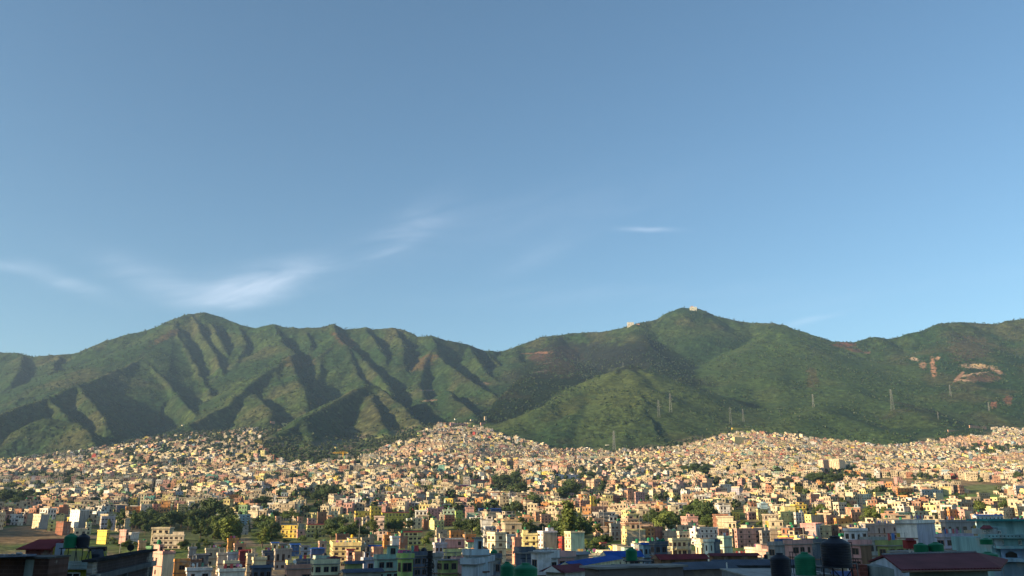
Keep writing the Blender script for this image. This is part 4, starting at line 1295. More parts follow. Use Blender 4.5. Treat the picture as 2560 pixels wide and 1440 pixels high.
    (2238, 2290, 2335, 1310, None, 210, 'white', dict(side='lavender', th=52, ns=6, nwl=0, hut=0, tank=0), 'great white walled house with pale blue side in shade'),
    (2329, 2331, 2352, 1284, 1312, None, 'pale_yellow', dict(ns=3), 'pale yellow slim house right of the mint row'),
    (2351, 2353, 2374, 1280, 1312, None, 'tan', dict(nwr=1), 'tan blind wall house right of the pale yellow slim house'),
    (2374, 2376, 2394, 1276, 1312, None, 'orange', dict(ns=4), 'slim orange and cream house'),
    (2393, 2413, 2433, 1277, 1310, None, 'pink', dict(side='cream', nwr=1, ns=4), 'tall pale pink house with column of windows'),
    (2240, 2242, 2290, 1283, 1308, None, 'mint', dict(nwr=4, tank='black'), 'mint green terrace house with a black tank'),
    (2287, 2289, 2328, 1280, 1306, None, 'mint', dict(nwr=4, tank='green'), 'pale mint house behind the great white wall'),
    (2197, 2199, 2240, 1274, 1304, None, 'cream', dict(nwr=1), 'large cream sunlit house left of the mint terrace house'),
    (2361, 2363, 2437, 1306, None, 300, 'grey', dict(nwr=4, ns=5, hut=0, tank=0), 'wide unfinished grey house with stained wall'),
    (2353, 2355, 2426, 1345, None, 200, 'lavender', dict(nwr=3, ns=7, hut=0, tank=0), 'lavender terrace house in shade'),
    (2427, 2429, 2458, 1335, None, 210, 'beige', dict(nwr=1, hut=0, tank=0), 'beige house with one dark window beside the teal house'),
    (2436, 2452, 2478, 1299, 1332, None, 'orange', dict(th=30, ns=3, hut=0), 'orange corner house half lit above the teal house'),
    (2433, 2435, 2458, 1288, 1312, None, 'salmon', dict(), 'salmon strip house behind orange corner house'),
    (2526, 2528, 2575, 1312, None, 250, 'brown', dict(nwr=2, hut=0, tank=0), 'brown mud coloured house at the right edge'),
    (2440, 2442, 2510, 1289, None, 420, 'sky_blue', dict(roof='gable', roofmat='sheet_blue'), 'long blue roofed building at the right'),
    (2510, 2512, 2545, 1272, 1300, None, 'cream', dict(ns=3), 'cream house with windows above the long blue roof'),
    (2545, 2547, 2570, 1268, 1300, None, 'beige', dict(), 'beige house at the far right edge above the brown house'),
    # middle, in shade near the bottom
    (1352, 1355, 1393, 1398, None, 120, 'white', dict(nwr=2, ns=8, hut=0, tank=0, wsz=(1.9, 1.7), parapet=1.1), 'shaded white house with two wide windows'),
    (1392, 1394, 1434, 1395, None, 126, 'pink', dict(nwr=2, ns=8, hut=0, tank=0, wsz=(1.5, 1.6)), 'dusty pink house beside the two window white house'),
    (1303, 1305, 1332, 1384, None, 130, 'slate', dict(nwr=0, hut=0, tank=0), 'slate blue glazed block left of the white pillars'),
    (1343, 1345, 1353, 1383, None, 118, 'white', dict(nwr=0, hut=0, tank=0, parapet=0), 'thin white pillar wall at left of two window white house'),
    (1395, 1397, 1470, 1388, None, 170, 'grey', dict(nwr=0, hut=0, roof='gable', roofmat='sheet_grey'), 'grey roofed shed behind the dusty pink house'),
    (1300, 1302, 1400, 1382, None, 260, 'grey', dict(nwr=6, hut=0, tank=0), 'long grey terrace block at the foot of the sunlit houses'),
    (1604, 1606, 1632, 1362, None, 240, 'sky_blue', dict(roof='gable', roofmat='sheet_blue', nwr=2), 'white and blue hut left of the shaded slate house'),
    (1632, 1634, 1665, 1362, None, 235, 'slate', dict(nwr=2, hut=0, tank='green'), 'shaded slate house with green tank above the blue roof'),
]
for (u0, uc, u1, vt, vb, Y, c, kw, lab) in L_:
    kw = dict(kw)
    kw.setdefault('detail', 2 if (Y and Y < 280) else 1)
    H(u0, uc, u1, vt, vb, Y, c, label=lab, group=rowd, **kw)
# ================================================================ LARGER BUILDINGS, farther off
def wing(u0, uc, u1, vt, vb=None, Y=None, c='cream', label='', name='building', cat='building', **kw):
    kw.setdefault('detail', 1)
    kw.setdefault('hut', False)
    kw.setdefault('tank', 0)
    kw.setdefault('parapet', 1.0)
    kw.setdefault('wsz', (1.5, 1.6))
    return H(u0, uc, u1, vt, vb, Y, c, label=label, cat=cat, name=name, **kw)


wing(886, 888, 926, 1280, 1300, c='yellow', nwr=5, ns=2, label='yellow school wing left of the tallest yellow block', cat='school', name='school_building', balcony=1)
wing(924, 926, 953, 1268, 1302, c='yellow', nwr=3, ns=4, label='tallest yellow school block with open balconies', cat='school', name='school_building', balcony=1)
wing(953, 955, 1021, 1282, 1303, c='yellow', nwr=8, ns=2, roof='gable', roofmat='sheet_red', label='long yellow school wing under a red roof', cat='school', name='school_building')
wing(1174, 1176, 1223, 1200, 1219, c='brick', nwr=9, ns=4, roof='hip', roofmat='sheet_red', trim='white', label='red brick block with white ledges among dark trees', cat='building')
wing(1141, 1143, 1176, 1212, 1222, c='magenta', nwr=0, ns=1, roof='gable', roofmat='sheet_grey', label='low crimson hall left of the red brick block', cat='hall')
wing(1196, 1198, 1287, 1272, 1286, c='blue', nwr=0, ns=1, roof='gable', roofmat='sheet_blue', label='vivid blue hall in the middle of the town', cat='hall', name='hall')
wing(676, 688, 756, 1242, 1257, c='cream', nwr=14, ns=2, th=8, roof='hip', roofmat='sheet_red', label='long cream barrack building with dark red roof', cat='building')
wing(1390, 1392, 1462, 1187, 1204, c='white', nwr=10, ns=2, roof='gable', roofmat='sheet_blue', label='white hall with bright blue roof in the far town', cat='hall', name='hall')
wing(1110, 1112, 1142, 1236, 1248, c='salmon', nwr=4, ns=2, roof='hip', roofmat='sheet_red', label='red hip roofed villa left of the yellow cube', cat='villa')
wing(1197, 1199, 1214, 1222, 1238, c='yellow', nwr=2, label='small bright yellow cube house below red brick block', cat='house', name='house')
wing(2058, 2071, 2086, 1151, 1186, c='cream', nwr=5, ns=9, side='salmon', label='pale apartment tower left of the pair with pink side', cat='apartment tower', name='apartment_tower', th=40)
wing(2086, 2112, 2128, 1149, 1184, c='cream', nwl=6, nwr=4, ns=9, label='widest pale apartment tower with rows of windows', cat='apartment tower', name='apartment_tower', th=58)
wing(2127, 2129, 2148, 1154, 1172, c='cream', nwr=4, ns=5, label='cream arched block right of the pale apartment towers', cat='building')
wing(1763, 1784, 1806, 1250, 1277, c='pale_yellow', ns=6, th=45, label='pale yellow six storey house above the round trees', cat='house', name='house')
wing(1833, 1853, 1862, 1221, 1247, c='lavender', nwl=0, nwr=3, ns=5, th=62, label='lavender walled tall house right of the asphalt ground', cat='house', name='house')
wing(1803, 1806, 1834, 1212, 1240, c='white', ns=5, label='white five storey house left of the lavender walled house', cat='house', name='house')
wing(1757, 1760, 1785, 1208, 1226, c='tan', ns=4, nwr=1, label='tan blind walled block above the asphalt ground', cat='building')
wing(2172, 2174, 2192, 1197, 1214, c='mint', ns=4, label='mint blue tall house beside the far green ground', cat='house', name='house')
wing(2193, 2195, 2226, 1233, 1261, c='pale_yellow', nwr=0, ns=4, label='blank pale yellow sunlit house right of the lattice mast', cat='house', name='house')
wing(2209, 2211, 2233, 1221, 1234, c='cream', ns=3, label='cream house behind the blank pale yellow house', cat='house', name='house')
wing(2311, 2313, 2366, 1226, 1250, c='lavender', ns=4, nwr=8, label='wide lavender blue house at the right', cat='house', name='house')
wing(2345, 2347, 2366, 1235, 1263, c='cream', nwr=0, ns=4, label='cream blind house at right end of the lavender blue house', cat='house', name='house')
wing(2250, 2252, 2292, 1222, 1252, c='orange', ns=5, nwr=5, label='orange balconied block left of the lavender blue house', cat='house', name='house', balcony=1)
wing(2151, 2153, 2184, 1237, 1262, c='white', ns=4, nwr=5, label='white house with balconies below the lattice mast top', cat='house', name='house', balcony=1)
wing(2484, 2500, 2537, 1246, 1270, c='pale_yellow', ns=4, th=20, label='wide pale yellow house among the right hand fields', cat='house', name='house')
wing(2454, 2456, 2484, 1234, 1256, c='tan', ns=4, label='tan brick house left of the wide pale yellow house', cat='house', name='house')
wing(2549, 2551, 2575, 1216, 1246, c='white', ns=5, label='white tall house cut by the right edge', cat='house', name='house')
wing(1342, 1344, 1366, 1188, 1199, c='salmon', ns=3, label='salmon block left of the white hall with blue roof', cat='house', name='house')
wing(1284, 1286, 1307, 1220, 1241, c='pale_yellow', ns=4, nwr=4, label='pale yellow apartment house in the dark central trees', cat='house', name='house', balcony=1)
wing(1482, 1484, 1526, 1219, 1232, c='pale_yellow', ns=3, nwr=8, label='long pale yellow flat roofed house in mid town', cat='house', name='house')
wing(1508, 1510, 1524, 1197, 1212, c='salmon', ns=4, label='salmon block above the long pale yellow house', cat='house', name='house')
wing(1450, 1452, 1476, 1253, 1275, c='salmon', ns=4, nwr=4, label='salmon balconied house in the middle distance', cat='house', name='house', balcony=1)
wing(1476, 1478, 1492, 1242, 1268, c='yellow', ns=4, label='yellow house touching the salmon balconied house', cat='house', name='house')
wing(1526, 1529, 1563, 1240, 1262, c='brick', ns=5, nwr=5, label='brown brick apartment house with rows of balconies', cat='house', name='house', balcony=1)
wing(1589, 1591, 1615, 1232, 1262, c='pink', ns=5, nwr=4, label='dusty pink tall apartment house', cat='house', name='house')
wing(1414, 1416, 1436, 1234, 1256, c='pink', ns=4, label='pink house above the tall twin trees', cat='house', name='house')
wing(1351, 1353, 1378, 1288, 1308, c='salmon', ns=3, label='salmon cube house left of the tall twin trees', cat='house', name='house')
wing(1337, 1339, 1353, 1282, 1304, c='salmon', ns=3, label='terracotta house left of the salmon cube house', cat='house', name='house')
wing(1476, 1478, 1518, 1268, 1286, c='salmon', ns=2, nwr=5, label='wide salmon terrace house in the middle', cat='house', name='house')
wing(1700, 1702, 1716, 1278, 1303, c='mint', ns=3, label='mint and white slim house before the big round trees', cat='house', name='house')
wing(1820, 1832, 1850, 1283, 1300, c='yellow', ns=3, label='yellow house right of the big round trees', cat='house', name='house')
wing(1870, 1872, 1895, 1283, 1300, c='pink', ns=2, label='pink purple house in the trees right of the yellow house', cat='house', name='house')
wing(1894, 1896, 1922, 1275, 1300, c='pale_yellow', ns=4, nwr=4, label='pale yellow four storey house right of the pink purple house', cat='house', name='house')
wing(1834, 1836, 1868, 1255, 1275, c='cream', ns=4, label='cream house over the road right of the six storey house', cat='house', name='house')
wing(2086, 2100, 2120, 1298 - 40, 1290, c='cream', ns=3, label='cream terraced house in the right middle', cat='house', name='house')
wing(2116, 2118, 2146, 1254, 1268, c='salmon', ns=2, label='salmon house under the lattice mast', cat='house', name='house')
wing(2030, 2032, 2054, 1237, 1262, c='salmon', ns=4, nwr=0, label='blank terracotta wall house in the right middle', cat='house', name='house')
wing(1991, 1993, 2016, 1217, 1235, c='yellow', ns=3, label='yellow house beside the small road on the right', cat='house', name='house')
wing(1957, 1959, 1996, 1197, 1217, c='orange', ns=3, nwr=6, label='orange row house above the yellow house', cat='house', name='house')
wing(2069, 2071, 2088, 1205, 1224, c='grey', ns=4, label='grey house at the green ground edge', cat='house', name='house')
wing(58, 60, 98, 1242, 1264, c='salmon', ns=4, nwr=7, label='salmon red block at the left', cat='building')
wing(425, 427, 452, 1231, 1256, c='sky_blue', ns=4, label='turquoise house in the left middle', cat='house', name='house')
wing(448, 450, 459, 1231, 1252, c='yellow', ns=4, nwr=1, label='slim yellow house right of turquoise house', cat='house', name='house')
wing(440, 442, 466, 1262, 1281, c='pale_yellow', ns=4, nwr=3, label='pale yellow striped house at the left grove edge', cat='house', name='house', balcony=1)
wing(466, 468, 482, 1256, 1282, c='white', ns=4, label='white tall house at the left grove edge', cat='house', name='house')
wing(377, 379, 403, 1262, 1282, c='salmon', ns=3, label='salmon and white house left of the grove', cat='house', name='house')
wing(310, 312, 347, 1268, 1288, c='orange', ns=3, nwr=4, label='orange terraced house left of the grove', cat='house', name='house', balcony=1)
wing(347, 349, 375, 1263, 1288, c='cream', ns=3, label='cream brown house between orange and salmon houses', cat='house', name='house')
wing(286, 288, 310, 1266, 1300, c='slate', ns=5, nwr=1, label='dark tall house beside the orange terraced house', cat='house', name='house')
wing(556, 558, 604, 1238, 1254, c='orange', ns=3, nwr=8, label='orange brown balconied row at left centre', cat='building', balcony=1)
wing(746, 748, 765, 1267, 1290, c='teal', ns=4, nwr=3, label='turquoise green house with balconies', cat='house', name='house', balcony=1)
wing(793, 795, 807, 1252, 1276, c='salmon', ns=4, label='salmon slim tower left of the pink one', cat='house', name='house')
wing(866, 868, 882, 1272, 1290, c='salmon', ns=3, label='salmon red house left of the yellow school', cat='house', name='house')
wing(945, 947, 975, 1258, 1272, c='white', ns=3, roof='gable', roofmat='sheet_blue', label='white house with blue glazed roof above the yellow school', cat='house', name='house')
wing(915, 917, 932, 1244, 1266, c='white', ns=4, label='white stepped house above the yellow school', cat='house', name='house')
wing(1029, 1031, 1045, 1272, 1288, c='red', ns=3, label='crimson house right of the yellow school', cat='house', name='house')
wing(1105, 1107, 1126, 1262, 1280, c='white', ns=3, label='white house with dark windows left of the lime house', cat='house', name='house')
wing(1140, 1142, 1172, 1266, 1284, c='pink', ns=3, nwr=5, label='pink white house left of the vivid blue hall', cat='house', name='house')
wing(1065, 1067, 1086, 1244, 1262, c='grey', ns=3, nwr=0, label='grey concrete cube in the middle town', cat='house', name='house')
wing(1145, 1147, 1163, 1232, 1252, c='mint', ns=4, label='pale mint tall house right of the red villa', cat='house', name='house')
wing(1054, 1056, 1100, 1214, 1228, c='yellow', ns=2, nwr=7, label='yellow row house left of the crimson hall', cat='building')
wing(881, 883, 903, 1214, 1232, c='sky_blue', ns=4, nwr=0, label='pale blue blank walled house at left centre', cat='house', name='house')
wing(655, 657, 676, 1218, 1230, c='white', ns=2, nwr=0, label='blank white block at left centre', cat='house', name='house')
wing(1844, 1846, 1900, 1070, 1080, c='yellow', ns=2, nwr=10, label='yellow block crowning the right hand slope', cat='building', name='hilltop_building')
wing(1845, 1850, 1876, 1093, 1112, c='pale_yellow', ns=4, nwr=0, label='large pale yellow wall under the crowning yellow block', cat='building')
wing(1208, 1210, 1215, 1042, 1056, c='cream', ns=6, label='slender cream tower at the top of the central slope', cat='tower', name='tower')
wing(1131, 1133, 1172, 1047, 1053, c='white', ns=1, label='long white roofed building on the central slope top', cat='building')
wing(1172, 1174, 1206, 1049, 1055, c='cream', ns=1, label='low cream row left of the slender cream tower', cat='building')
wing(1198, 1200, 1236, 1057, 1067, c='salmon', ns=3, label='peach monastery block below the slender tower', cat='building')
wing(1120, 1122, 1180, 1058, 1067, c='pink', ns=2, label='pink stepped building on the central slope top', cat='building')
wing(2455, 2457, 2508, 1064, 1072, c='salmon', ns=2, nwr=10, label='long pink hillside building at upper right', cat='building')
wing(2398, 2400, 2428, 1075, 1082, c='salmon', ns=1, label='small pink terrace building left of the long hillside building', cat='building')
wing(657, 659, 670, 1054, 1061, c='salmon', ns=2, label='small pink house high on the left slope', cat='house', name='house')
wing(687, 689, 701, 1058, 1065, c='pale_yellow', ns=2, label='small pale yellow house high on the left slope', cat='house', name='house')
wing(430, 432, 438, 1062, 1070, c='cream', ns=2, label='lone cream house at top of the left slope', cat='house', name='house')
wing(284, 286, 310, 1127, 1140, c='salmon', ns=4, nwr=6, label='peach block among the left slope houses', cat='building')
wing(827, 829, 836, 1118, 1129, c='pale_yellow', ns=3, nwr=0, label='pale yellow house beside the red earth cutting', cat='house', name='house')

# buildings on the skyline of the right hand mountain
def crest_house(u0, u1, vt, vb, Y, c, label, **kw):
    X0, X1 = ray_at(u0, Y, 770), ray_at(u1, Y, 770)
    return house(X0, Y, 0, X1 - X0, 10, zf(vb, Y) - 14, zf(vt, Y), c, label=label, cat='building', name='hilltop_building', hut=False, tank=0, detail=1, wsz=(2.2, 2.2), **kw)


crest_house(1725, 1742, 767.5, 776, 4925, 'white', 'white cable car station just right of the highest summit')
crest_house(1728, 1734, 765.5, 776, 4938, 'pink', 'little pink roofed block behind the white summit station')
crest_house(1567, 1583, 806, 816, 4790, 'white', 'white viewing building on the lower shoulder left of the summit')
crest_house(1590, 1597, 810, 818, 4770, 'salmon', 'tiny salmon house right of the white viewing building')

# half built tower with its crane
Yc_ = 1950
Xc_ = ray_at(838, Yc_)
zb = float(height_at(Xc_, Yc_)[0])
tw = empty('unfinished_tower', (Xc_, Yc_, zb))
zt = zf(1137, Yc_) - zb
cx1 = ray_at(866, Yc_) - Xc_
fr = MB()
nfl = 12
for k in range(nfl + 1):
    fr.box(0, cx1, 0, 14, zt * k / nfl - .25, zt * k / nfl + .1)
fr.build('floor_slab', 'concrete', tw)
for k in range(6):
    MB().box(cx1 * k / 5 - .4, cx1 * k / 5 + .4, -.3, .5, 0, zt).build('column', 'concrete', tw)
MB().box(cx1 * .1, cx1 * .42, .8, 13, .1, zt - .3).build('wall', 'wall_paint', tw, PAL['beige'])
MB().box(cx1 * .6, cx1 * .96, .8, 13, .1, zt - .3).build('wall', 'wall_paint', tw, PAL['beige'])
MB().box(cx1 * .44, cx1 * .58, -.1, .5, .1, zt * .8).build('safety_net', 'wall_paint', tw, PAL['green'])
tag(tw, 'half built concrete tower block with open floors beside the crane', 'building')
cr = empty('tower_crane', (Xc_ + cx1 * .45, Yc_ - 6, zb))
zc = zf(1133, Yc_) - zb
m_ = MB()
for (a, b) in ((-1, -1), (1, -1), (1, 1), (-1, 1)):
    m_.bar((a, b, 0), (a, b, zc + 3), .28)
for k in range(12):
    z_ = zc * k / 12
    m_.bar((-1, -1, z_), (1, -1, z_ + zc / 12), .18)
m_.build('mast', 'tank_yellow', cr)
MB().bar((-24, 0, zc), (12, 0, zc), .55).bar((-24, 0, zc), (0, 0, zc + 4.5), .16).bar((12, 0, zc), (0, 0, zc + 4.5), .16).build('jib', 'tank_yellow', cr)
MB().box(9, 12, -1, 1, zc - 2.4, zc - .5).build('counterweight', 'concrete', cr)
tag(cr, 'yellow tower crane over the half built tower block', 'crane')

# open concrete frame below the front hill
Xf, Yf = ray_at(1520, 2420), 2420
zb = float(height_at(Xf, Yf)[0])
ff = empty('concrete_frame', (Xf, Yf, zb))
zt = zf(1112, Yf) - zb
wf = ray_at(1544, Yf) - Xf
for k in range(4):
    MB().box(wf * k / 3 - .6, wf * k / 3 + .6, 0, 1.2, 0, zt).build('column', 'trim_white', ff)
for z_ in (zt * .5, zt):
    MB().box(-1, wf + 1, -.1, 9, z_ - .8, z_).build('beam', 'trim_white', ff)
tag(ff, 'open white concrete frame at the foot of the front hill', 'building')

# lattice pylons of the power line


def pylon(u, vt, vb, label, w=None, Y=None, vis=.13, arms=3):
    Y = Y or solveY(u, vb)
    X = ray_at(u, Y)
    z0 = float(height_at(X, Y)[0]) - 1
    h = zf(vt, Y) - z0
    vis = min(vis, h * .0032) if vis < .2 else vis
    w = w or h * .13
    t = empty('transmission_tower', (X, Y, z0), R.uniform(-.3, .3))
    lg = MB()
    tp = w * .16
    for (a, b) in ((-1, -1), (1, -1), (1, 1), (-1, 1)):
        MB().bar((a * w / 2, b * w / 2, 0), (a * tp, b * tp, h), vis * 1.25).build('leg', 'grey_metal', t)
    n = 8
    for k in range(n):
        za, zb_ = h * k / n, h * (k + 1) / n
        ra, rb = w / 2 + (tp - w / 2) * k / n, w / 2 + (tp - w / 2) * (k + 1) / n
        for s_ in (-1, 1):
            lg.bar((-ra, s_ * ra, za), (rb, s_ * rb, zb_), vis * .8).bar((ra, s_ * ra, za), (-rb, s_ * rb, zb_), vis * .8)
            lg.bar((s_ * ra, -ra, za), (s_ * rb, rb, zb_), vis * .8).bar((s_ * ra, ra, za), (s_ * rb, -rb, zb_), vis * .8)
    lg.build('bracing', 'grey_metal', t)
    for k in range(arms):
        za = h * (.62 + .13 * k)
        MB().bar((-w * .8, 0, za), (w * .8, 0, za), vis * 1.1).bar((-w * .8, 0, za), (0, 0, za + h * .05), vis * .8).bar((w * .8, 0, za), (0, 0, za + h * .05), vis * .8).build('cross_arm', 'grey_metal', t)
    tag(t, label, 'pylon', 'pylons of the power line along the mountain foot')
    return (X, Y, z0, h, w)


py = [pylon(1659, 1000, 1046, 'lattice pylon on the front hill, left of a taller close neighbour'), pylon(1690, 983, 1032, 'lattice pylon near the right shoulder of the front hill crest'),
      pylon(1541, 1077, 1126, 'lattice pylon beside the open concrete frame', vis=.3), pylon(1843, 1017, 1063, 'lattice pylon above the crowning yellow block'),
      pylon(1876, 1022, 1056, 'shorter lattice pylon just right of the one above the yellow block'), pylon(2060, 985, 1019, 'lattice pylon on the round knoll of the right mountain'),
      pylon(2264, 973, 1027, 'tall lattice pylon in the right hand valley'), pylon(2419, 962, 992, 'faint lattice pylon below the quarry'),
      pylon(1503, 948, 968, 'small lattice pylon on the left crest of the front hill', Y=3310), pylon(1571, 905, 914, 'tiny mast at the very top of the front hill', Y=3470),
      pylon(2379, 1030, 1050, 'small lattice pylon above the pink hillside building', arms=2), pylon(2513, 1005, 1030, 'faint lattice pylon at far right under the red scar', arms=2)]
wires = empty('power_line', (0, 0, 0))
tag(wires, 'thin power lines strung between pylons from the yellow block to the right valley', 'cables')
for (a, b) in ((py[3], py[4]), (py[4], py[5]), (py[5], py[6]), (py[0], py[1])):
    for s_ in (-1, 1):
        wb = MB()
        for q in range(14):
            def pt(t_):
                sag = -18 * 4 * t_ * (1 - t_) * (math.hypot(b[0] - a[0], b[1] - a[1]) / 900)
                return (a[0] + (b[0] - a[0]) * t_ + s_ * a[4] * .7, a[1] + (b[1] - a[1]) * t_, a[2] + a[3] * .8 + (b[2] + b[3] * .8 - a[2] - a[3] * .8) * t_ + sag)
            wb.bar(pt(q / 14), pt((q + 1) / 14), .09, n=3)
        wb.build('cable', 'dark_metal', wires)
# ================================================================ TREES (placed first, houses keep clear of them)
def crown_mesh(name, blobs, nleaf, size, seed):
    r = np.random.default_rng(seed)
    w = np.array([b[3] ** 2 for b in blobs])
    idx = r.choice(len(blobs), nleaf, p=w / w.sum())
    B = np.array([b[:4] for b in blobs])[idx]
    sq = np.array([b[4] if len(b) > 4 else 1.0 for b in blobs])[idx]
    d = r.normal(size=(nleaf, 3))
    d /= np.linalg.norm(d, axis=1)[:, None]
    rad = B[:, 3] * (r.random(nleaf) ** .22) * r.uniform(.8, 1.12, nleaf)
    c = B[:, :3] + d * rad[:, None] * np.stack([np.ones(nleaf), np.ones(nleaf), sq], 1)
    nrm = d + r.normal(size=(nleaf, 3)) * .55
    nrm /= np.linalg.norm(nrm, axis=1)[:, None]
    a = np.cross(nrm, r.normal(size=(nleaf, 3)))
    a /= np.linalg.norm(a, axis=1)[:, None]
    b = np.cross(nrm, a)
    s = size * r.uniform(.55, 1.25, nleaf)[:, None]
    V = np.stack([c - a * s, c - b * s * .6, c + a * s, c + b * s * .6], 1).reshape(-1, 3)
    me = bpy.data.meshes.new(name)
    me.vertices.add(len(V))
    me.vertices.foreach_set('co', V.ravel())
    q = np.arange(len(V), dtype=np.int32)
    me.loops.add(len(q))
    me.loops.foreach_set('vertex_index', q)
    me.polygons.add(nleaf)
    me.polygons.foreach_set('loop_start', np.arange(0, len(q), 4, dtype=np.int32))
    me.update(calc_edges=True)
    return me


def leaf_mat(name, rgb):
    m, t, b = mat(name)
    b.inputs['Roughness'].default_value = .7
    b.inputs['Specular IOR Level'].default_value = .2
    g = N(t, 'ShaderNodeNewGeometry')
    oi = N(t, 'ShaderNodeObjectInfo')
    n = N(t, 'ShaderNodeTexNoise', i_Scale=.45, i_Detail=3.0)
    t.links.new(g.outputs['Position'], n.inputs['Vector'])
    f = M_(t, 'ADD', M_(t, 'MULTIPLY', n.outputs[0], 1.1), M_(t, 'MULTIPLY', oi.outputs['Random'], .5))
    f = M_(t, 'ADD', f, M_(t, 'MULTIPLY', g.outputs['Random Per Island'], .5))
    sc = N(t, 'ShaderNodeVectorMath', operation='SCALE')
    sc.inputs[0].default_value = rgb
    t.links.new(f, sc.inputs['Scale'])
    t.links.new(sc.outputs[0], b.inputs['Base Color'])
    return m


leaf_mat('leaf_dark', (.052, .080, .028))
leaf_mat('leaf_mid', (.055, .085, .024))
leaf_mat('leaf_light', (.095, .125, .030))
simple('bark', (.10, .075, .055), .95)


def trunk_mesh(h, r, limbs, seed):
    q = random.Random(seed)
    b = MB()
    b.bar((0, 0, -.6), (q.uniform(-.2, .2), q.uniform(-.2, .2), h), r, r2=r * .45, n=8)
    for k in range(limbs):
        an = 2.4 * k + q.random()
        z = h * q.uniform(.55, .98)
        L = h * q.uniform(.28, .5)
        b.bar((0, 0, z), (math.cos(an) * L * .8, math.sin(an) * L * .8, z + L * .7), r * .35, r2=r * .12, n=6)
    return b.mesh('trunk', ['bark'])


VAR = {}


def variant(key, kind, h, crown, nleaf, size, leaf, seed, trunk_h, tr, limbs=6):
    me = crown_mesh('crown', crown, nleaf, size, seed)
    me.materials.append(MATS[leaf])
    VAR[key] = (kind, me, trunk_mesh(trunk_h, tr, limbs, seed), h)


qr = random.Random(5)


def blobs(n, R0, z0, z1, r0, r1, sq=.8):
    out = []
    for k in range(n):
        a, f = qr.uniform(0, 6.28), qr.random() ** .6
        z = qr.uniform(z0, z1)
        t_ = (z - z0) / (z1 - z0 + .01)
        rr = R0 * (1 - .55 * t_) * f
        out.append((rr * math.cos(a), rr * math.sin(a), z, qr.uniform(r0, r1), sq))
    return out


# all about 10 m high at scale 1
variant('broad_a', 'broadleaf_tree', 10, blobs(11, 3.6, 4.2, 8.4, 1.3, 2.2), 2600, .34, 'leaf_dark', 1, 5, .32)
variant('broad_b', 'broadleaf_tree', 10, blobs(13, 3.9, 3.8, 8.6, 1.2, 2.0), 2600, .34, 'leaf_mid', 2, 5, .32)
variant('broad_c', 'broadleaf_tree', 10, blobs(9, 3.2, 4.0, 8.2, 1.2, 2.1), 2200, .34, 'leaf_light', 3, 5, .28)
variant('tall_a', 'eucalyptus_tree', 10, [(qr.uniform(-.9, .9), qr.uniform(-.9, .9), z, 1.0 - abs(z - 6.5) * .11, 1.2) for z in np.linspace(3.4, 9.3, 10)], 1900, .26, 'leaf_mid', 4, 8.5, .2)
variant('tall_b', 'eucalyptus_tree', 10, [(qr.uniform(-1.3, 1.3), qr.uniform(-1.3, 1.3), z, 1.25 - abs(z - 6) * .13, 1.2) for z in np.linspace(2.8, 9.0, 12)], 2200, .28, 'leaf_light', 5, 8, .2)
variant('cone', 'conifer', 10, [(qr.uniform(-.3, .3), qr.uniform(-.3, .3), z, 2.2 * (1 - z / 11), .8) for z in np.linspace(2, 9.4, 11)], 2000, .28, 'leaf_dark', 6, 8.5, .2, 3)
variant('bush', 'shrub', 10, blobs(9, 5.5, 1.6, 5.5, 1.8, 3.0, .75), 1700, .5, 'leaf_mid', 7, 2, .3)
variant('bamboo', 'bamboo_clump', 10, [(1.1 * (z / 6) * math.cos(k * 1.3), 1.1 * (z / 6) * math.sin(k * 1.3), z, 1.15, 1.3) for k, z in enumerate(np.linspace(2, 8.6, 14))], 2200, .3, 'leaf_light', 8, 7, .14, 8)
TREES = []
TR_RECT = []


def tree(key, u=None, vb=None, height=12, X=None, Y=None, label=None, group=None, wide=1.0):
    if X is None:
        Y = solveY(u, vb) if Y is None else Y
        X = ray_at(u, Y)
    z = float(height_at(X, Y)[0])
    kind, cm, tm_, h0 = VAR[key]
    s = height / h0
    t = empty(kind, (X, Y, z), R.uniform(0, 6.28))
    t.scale = (s * wide, s * wide, s)
    for nm, me in (('trunk', tm_), ('crown', cm)):
        o = bpy.data.objects.new(nm, me)
        col.objects.link(o)
        o.parent = t
    TREES.append((t, key, X, Y, z, height, label))
    FOOT.append((X, Y, height * .33 * wide))
    tag(t, label, 'shrub' if key == 'bush' else 'bamboo' if key == 'bamboo' else 'tree', group)
    return t


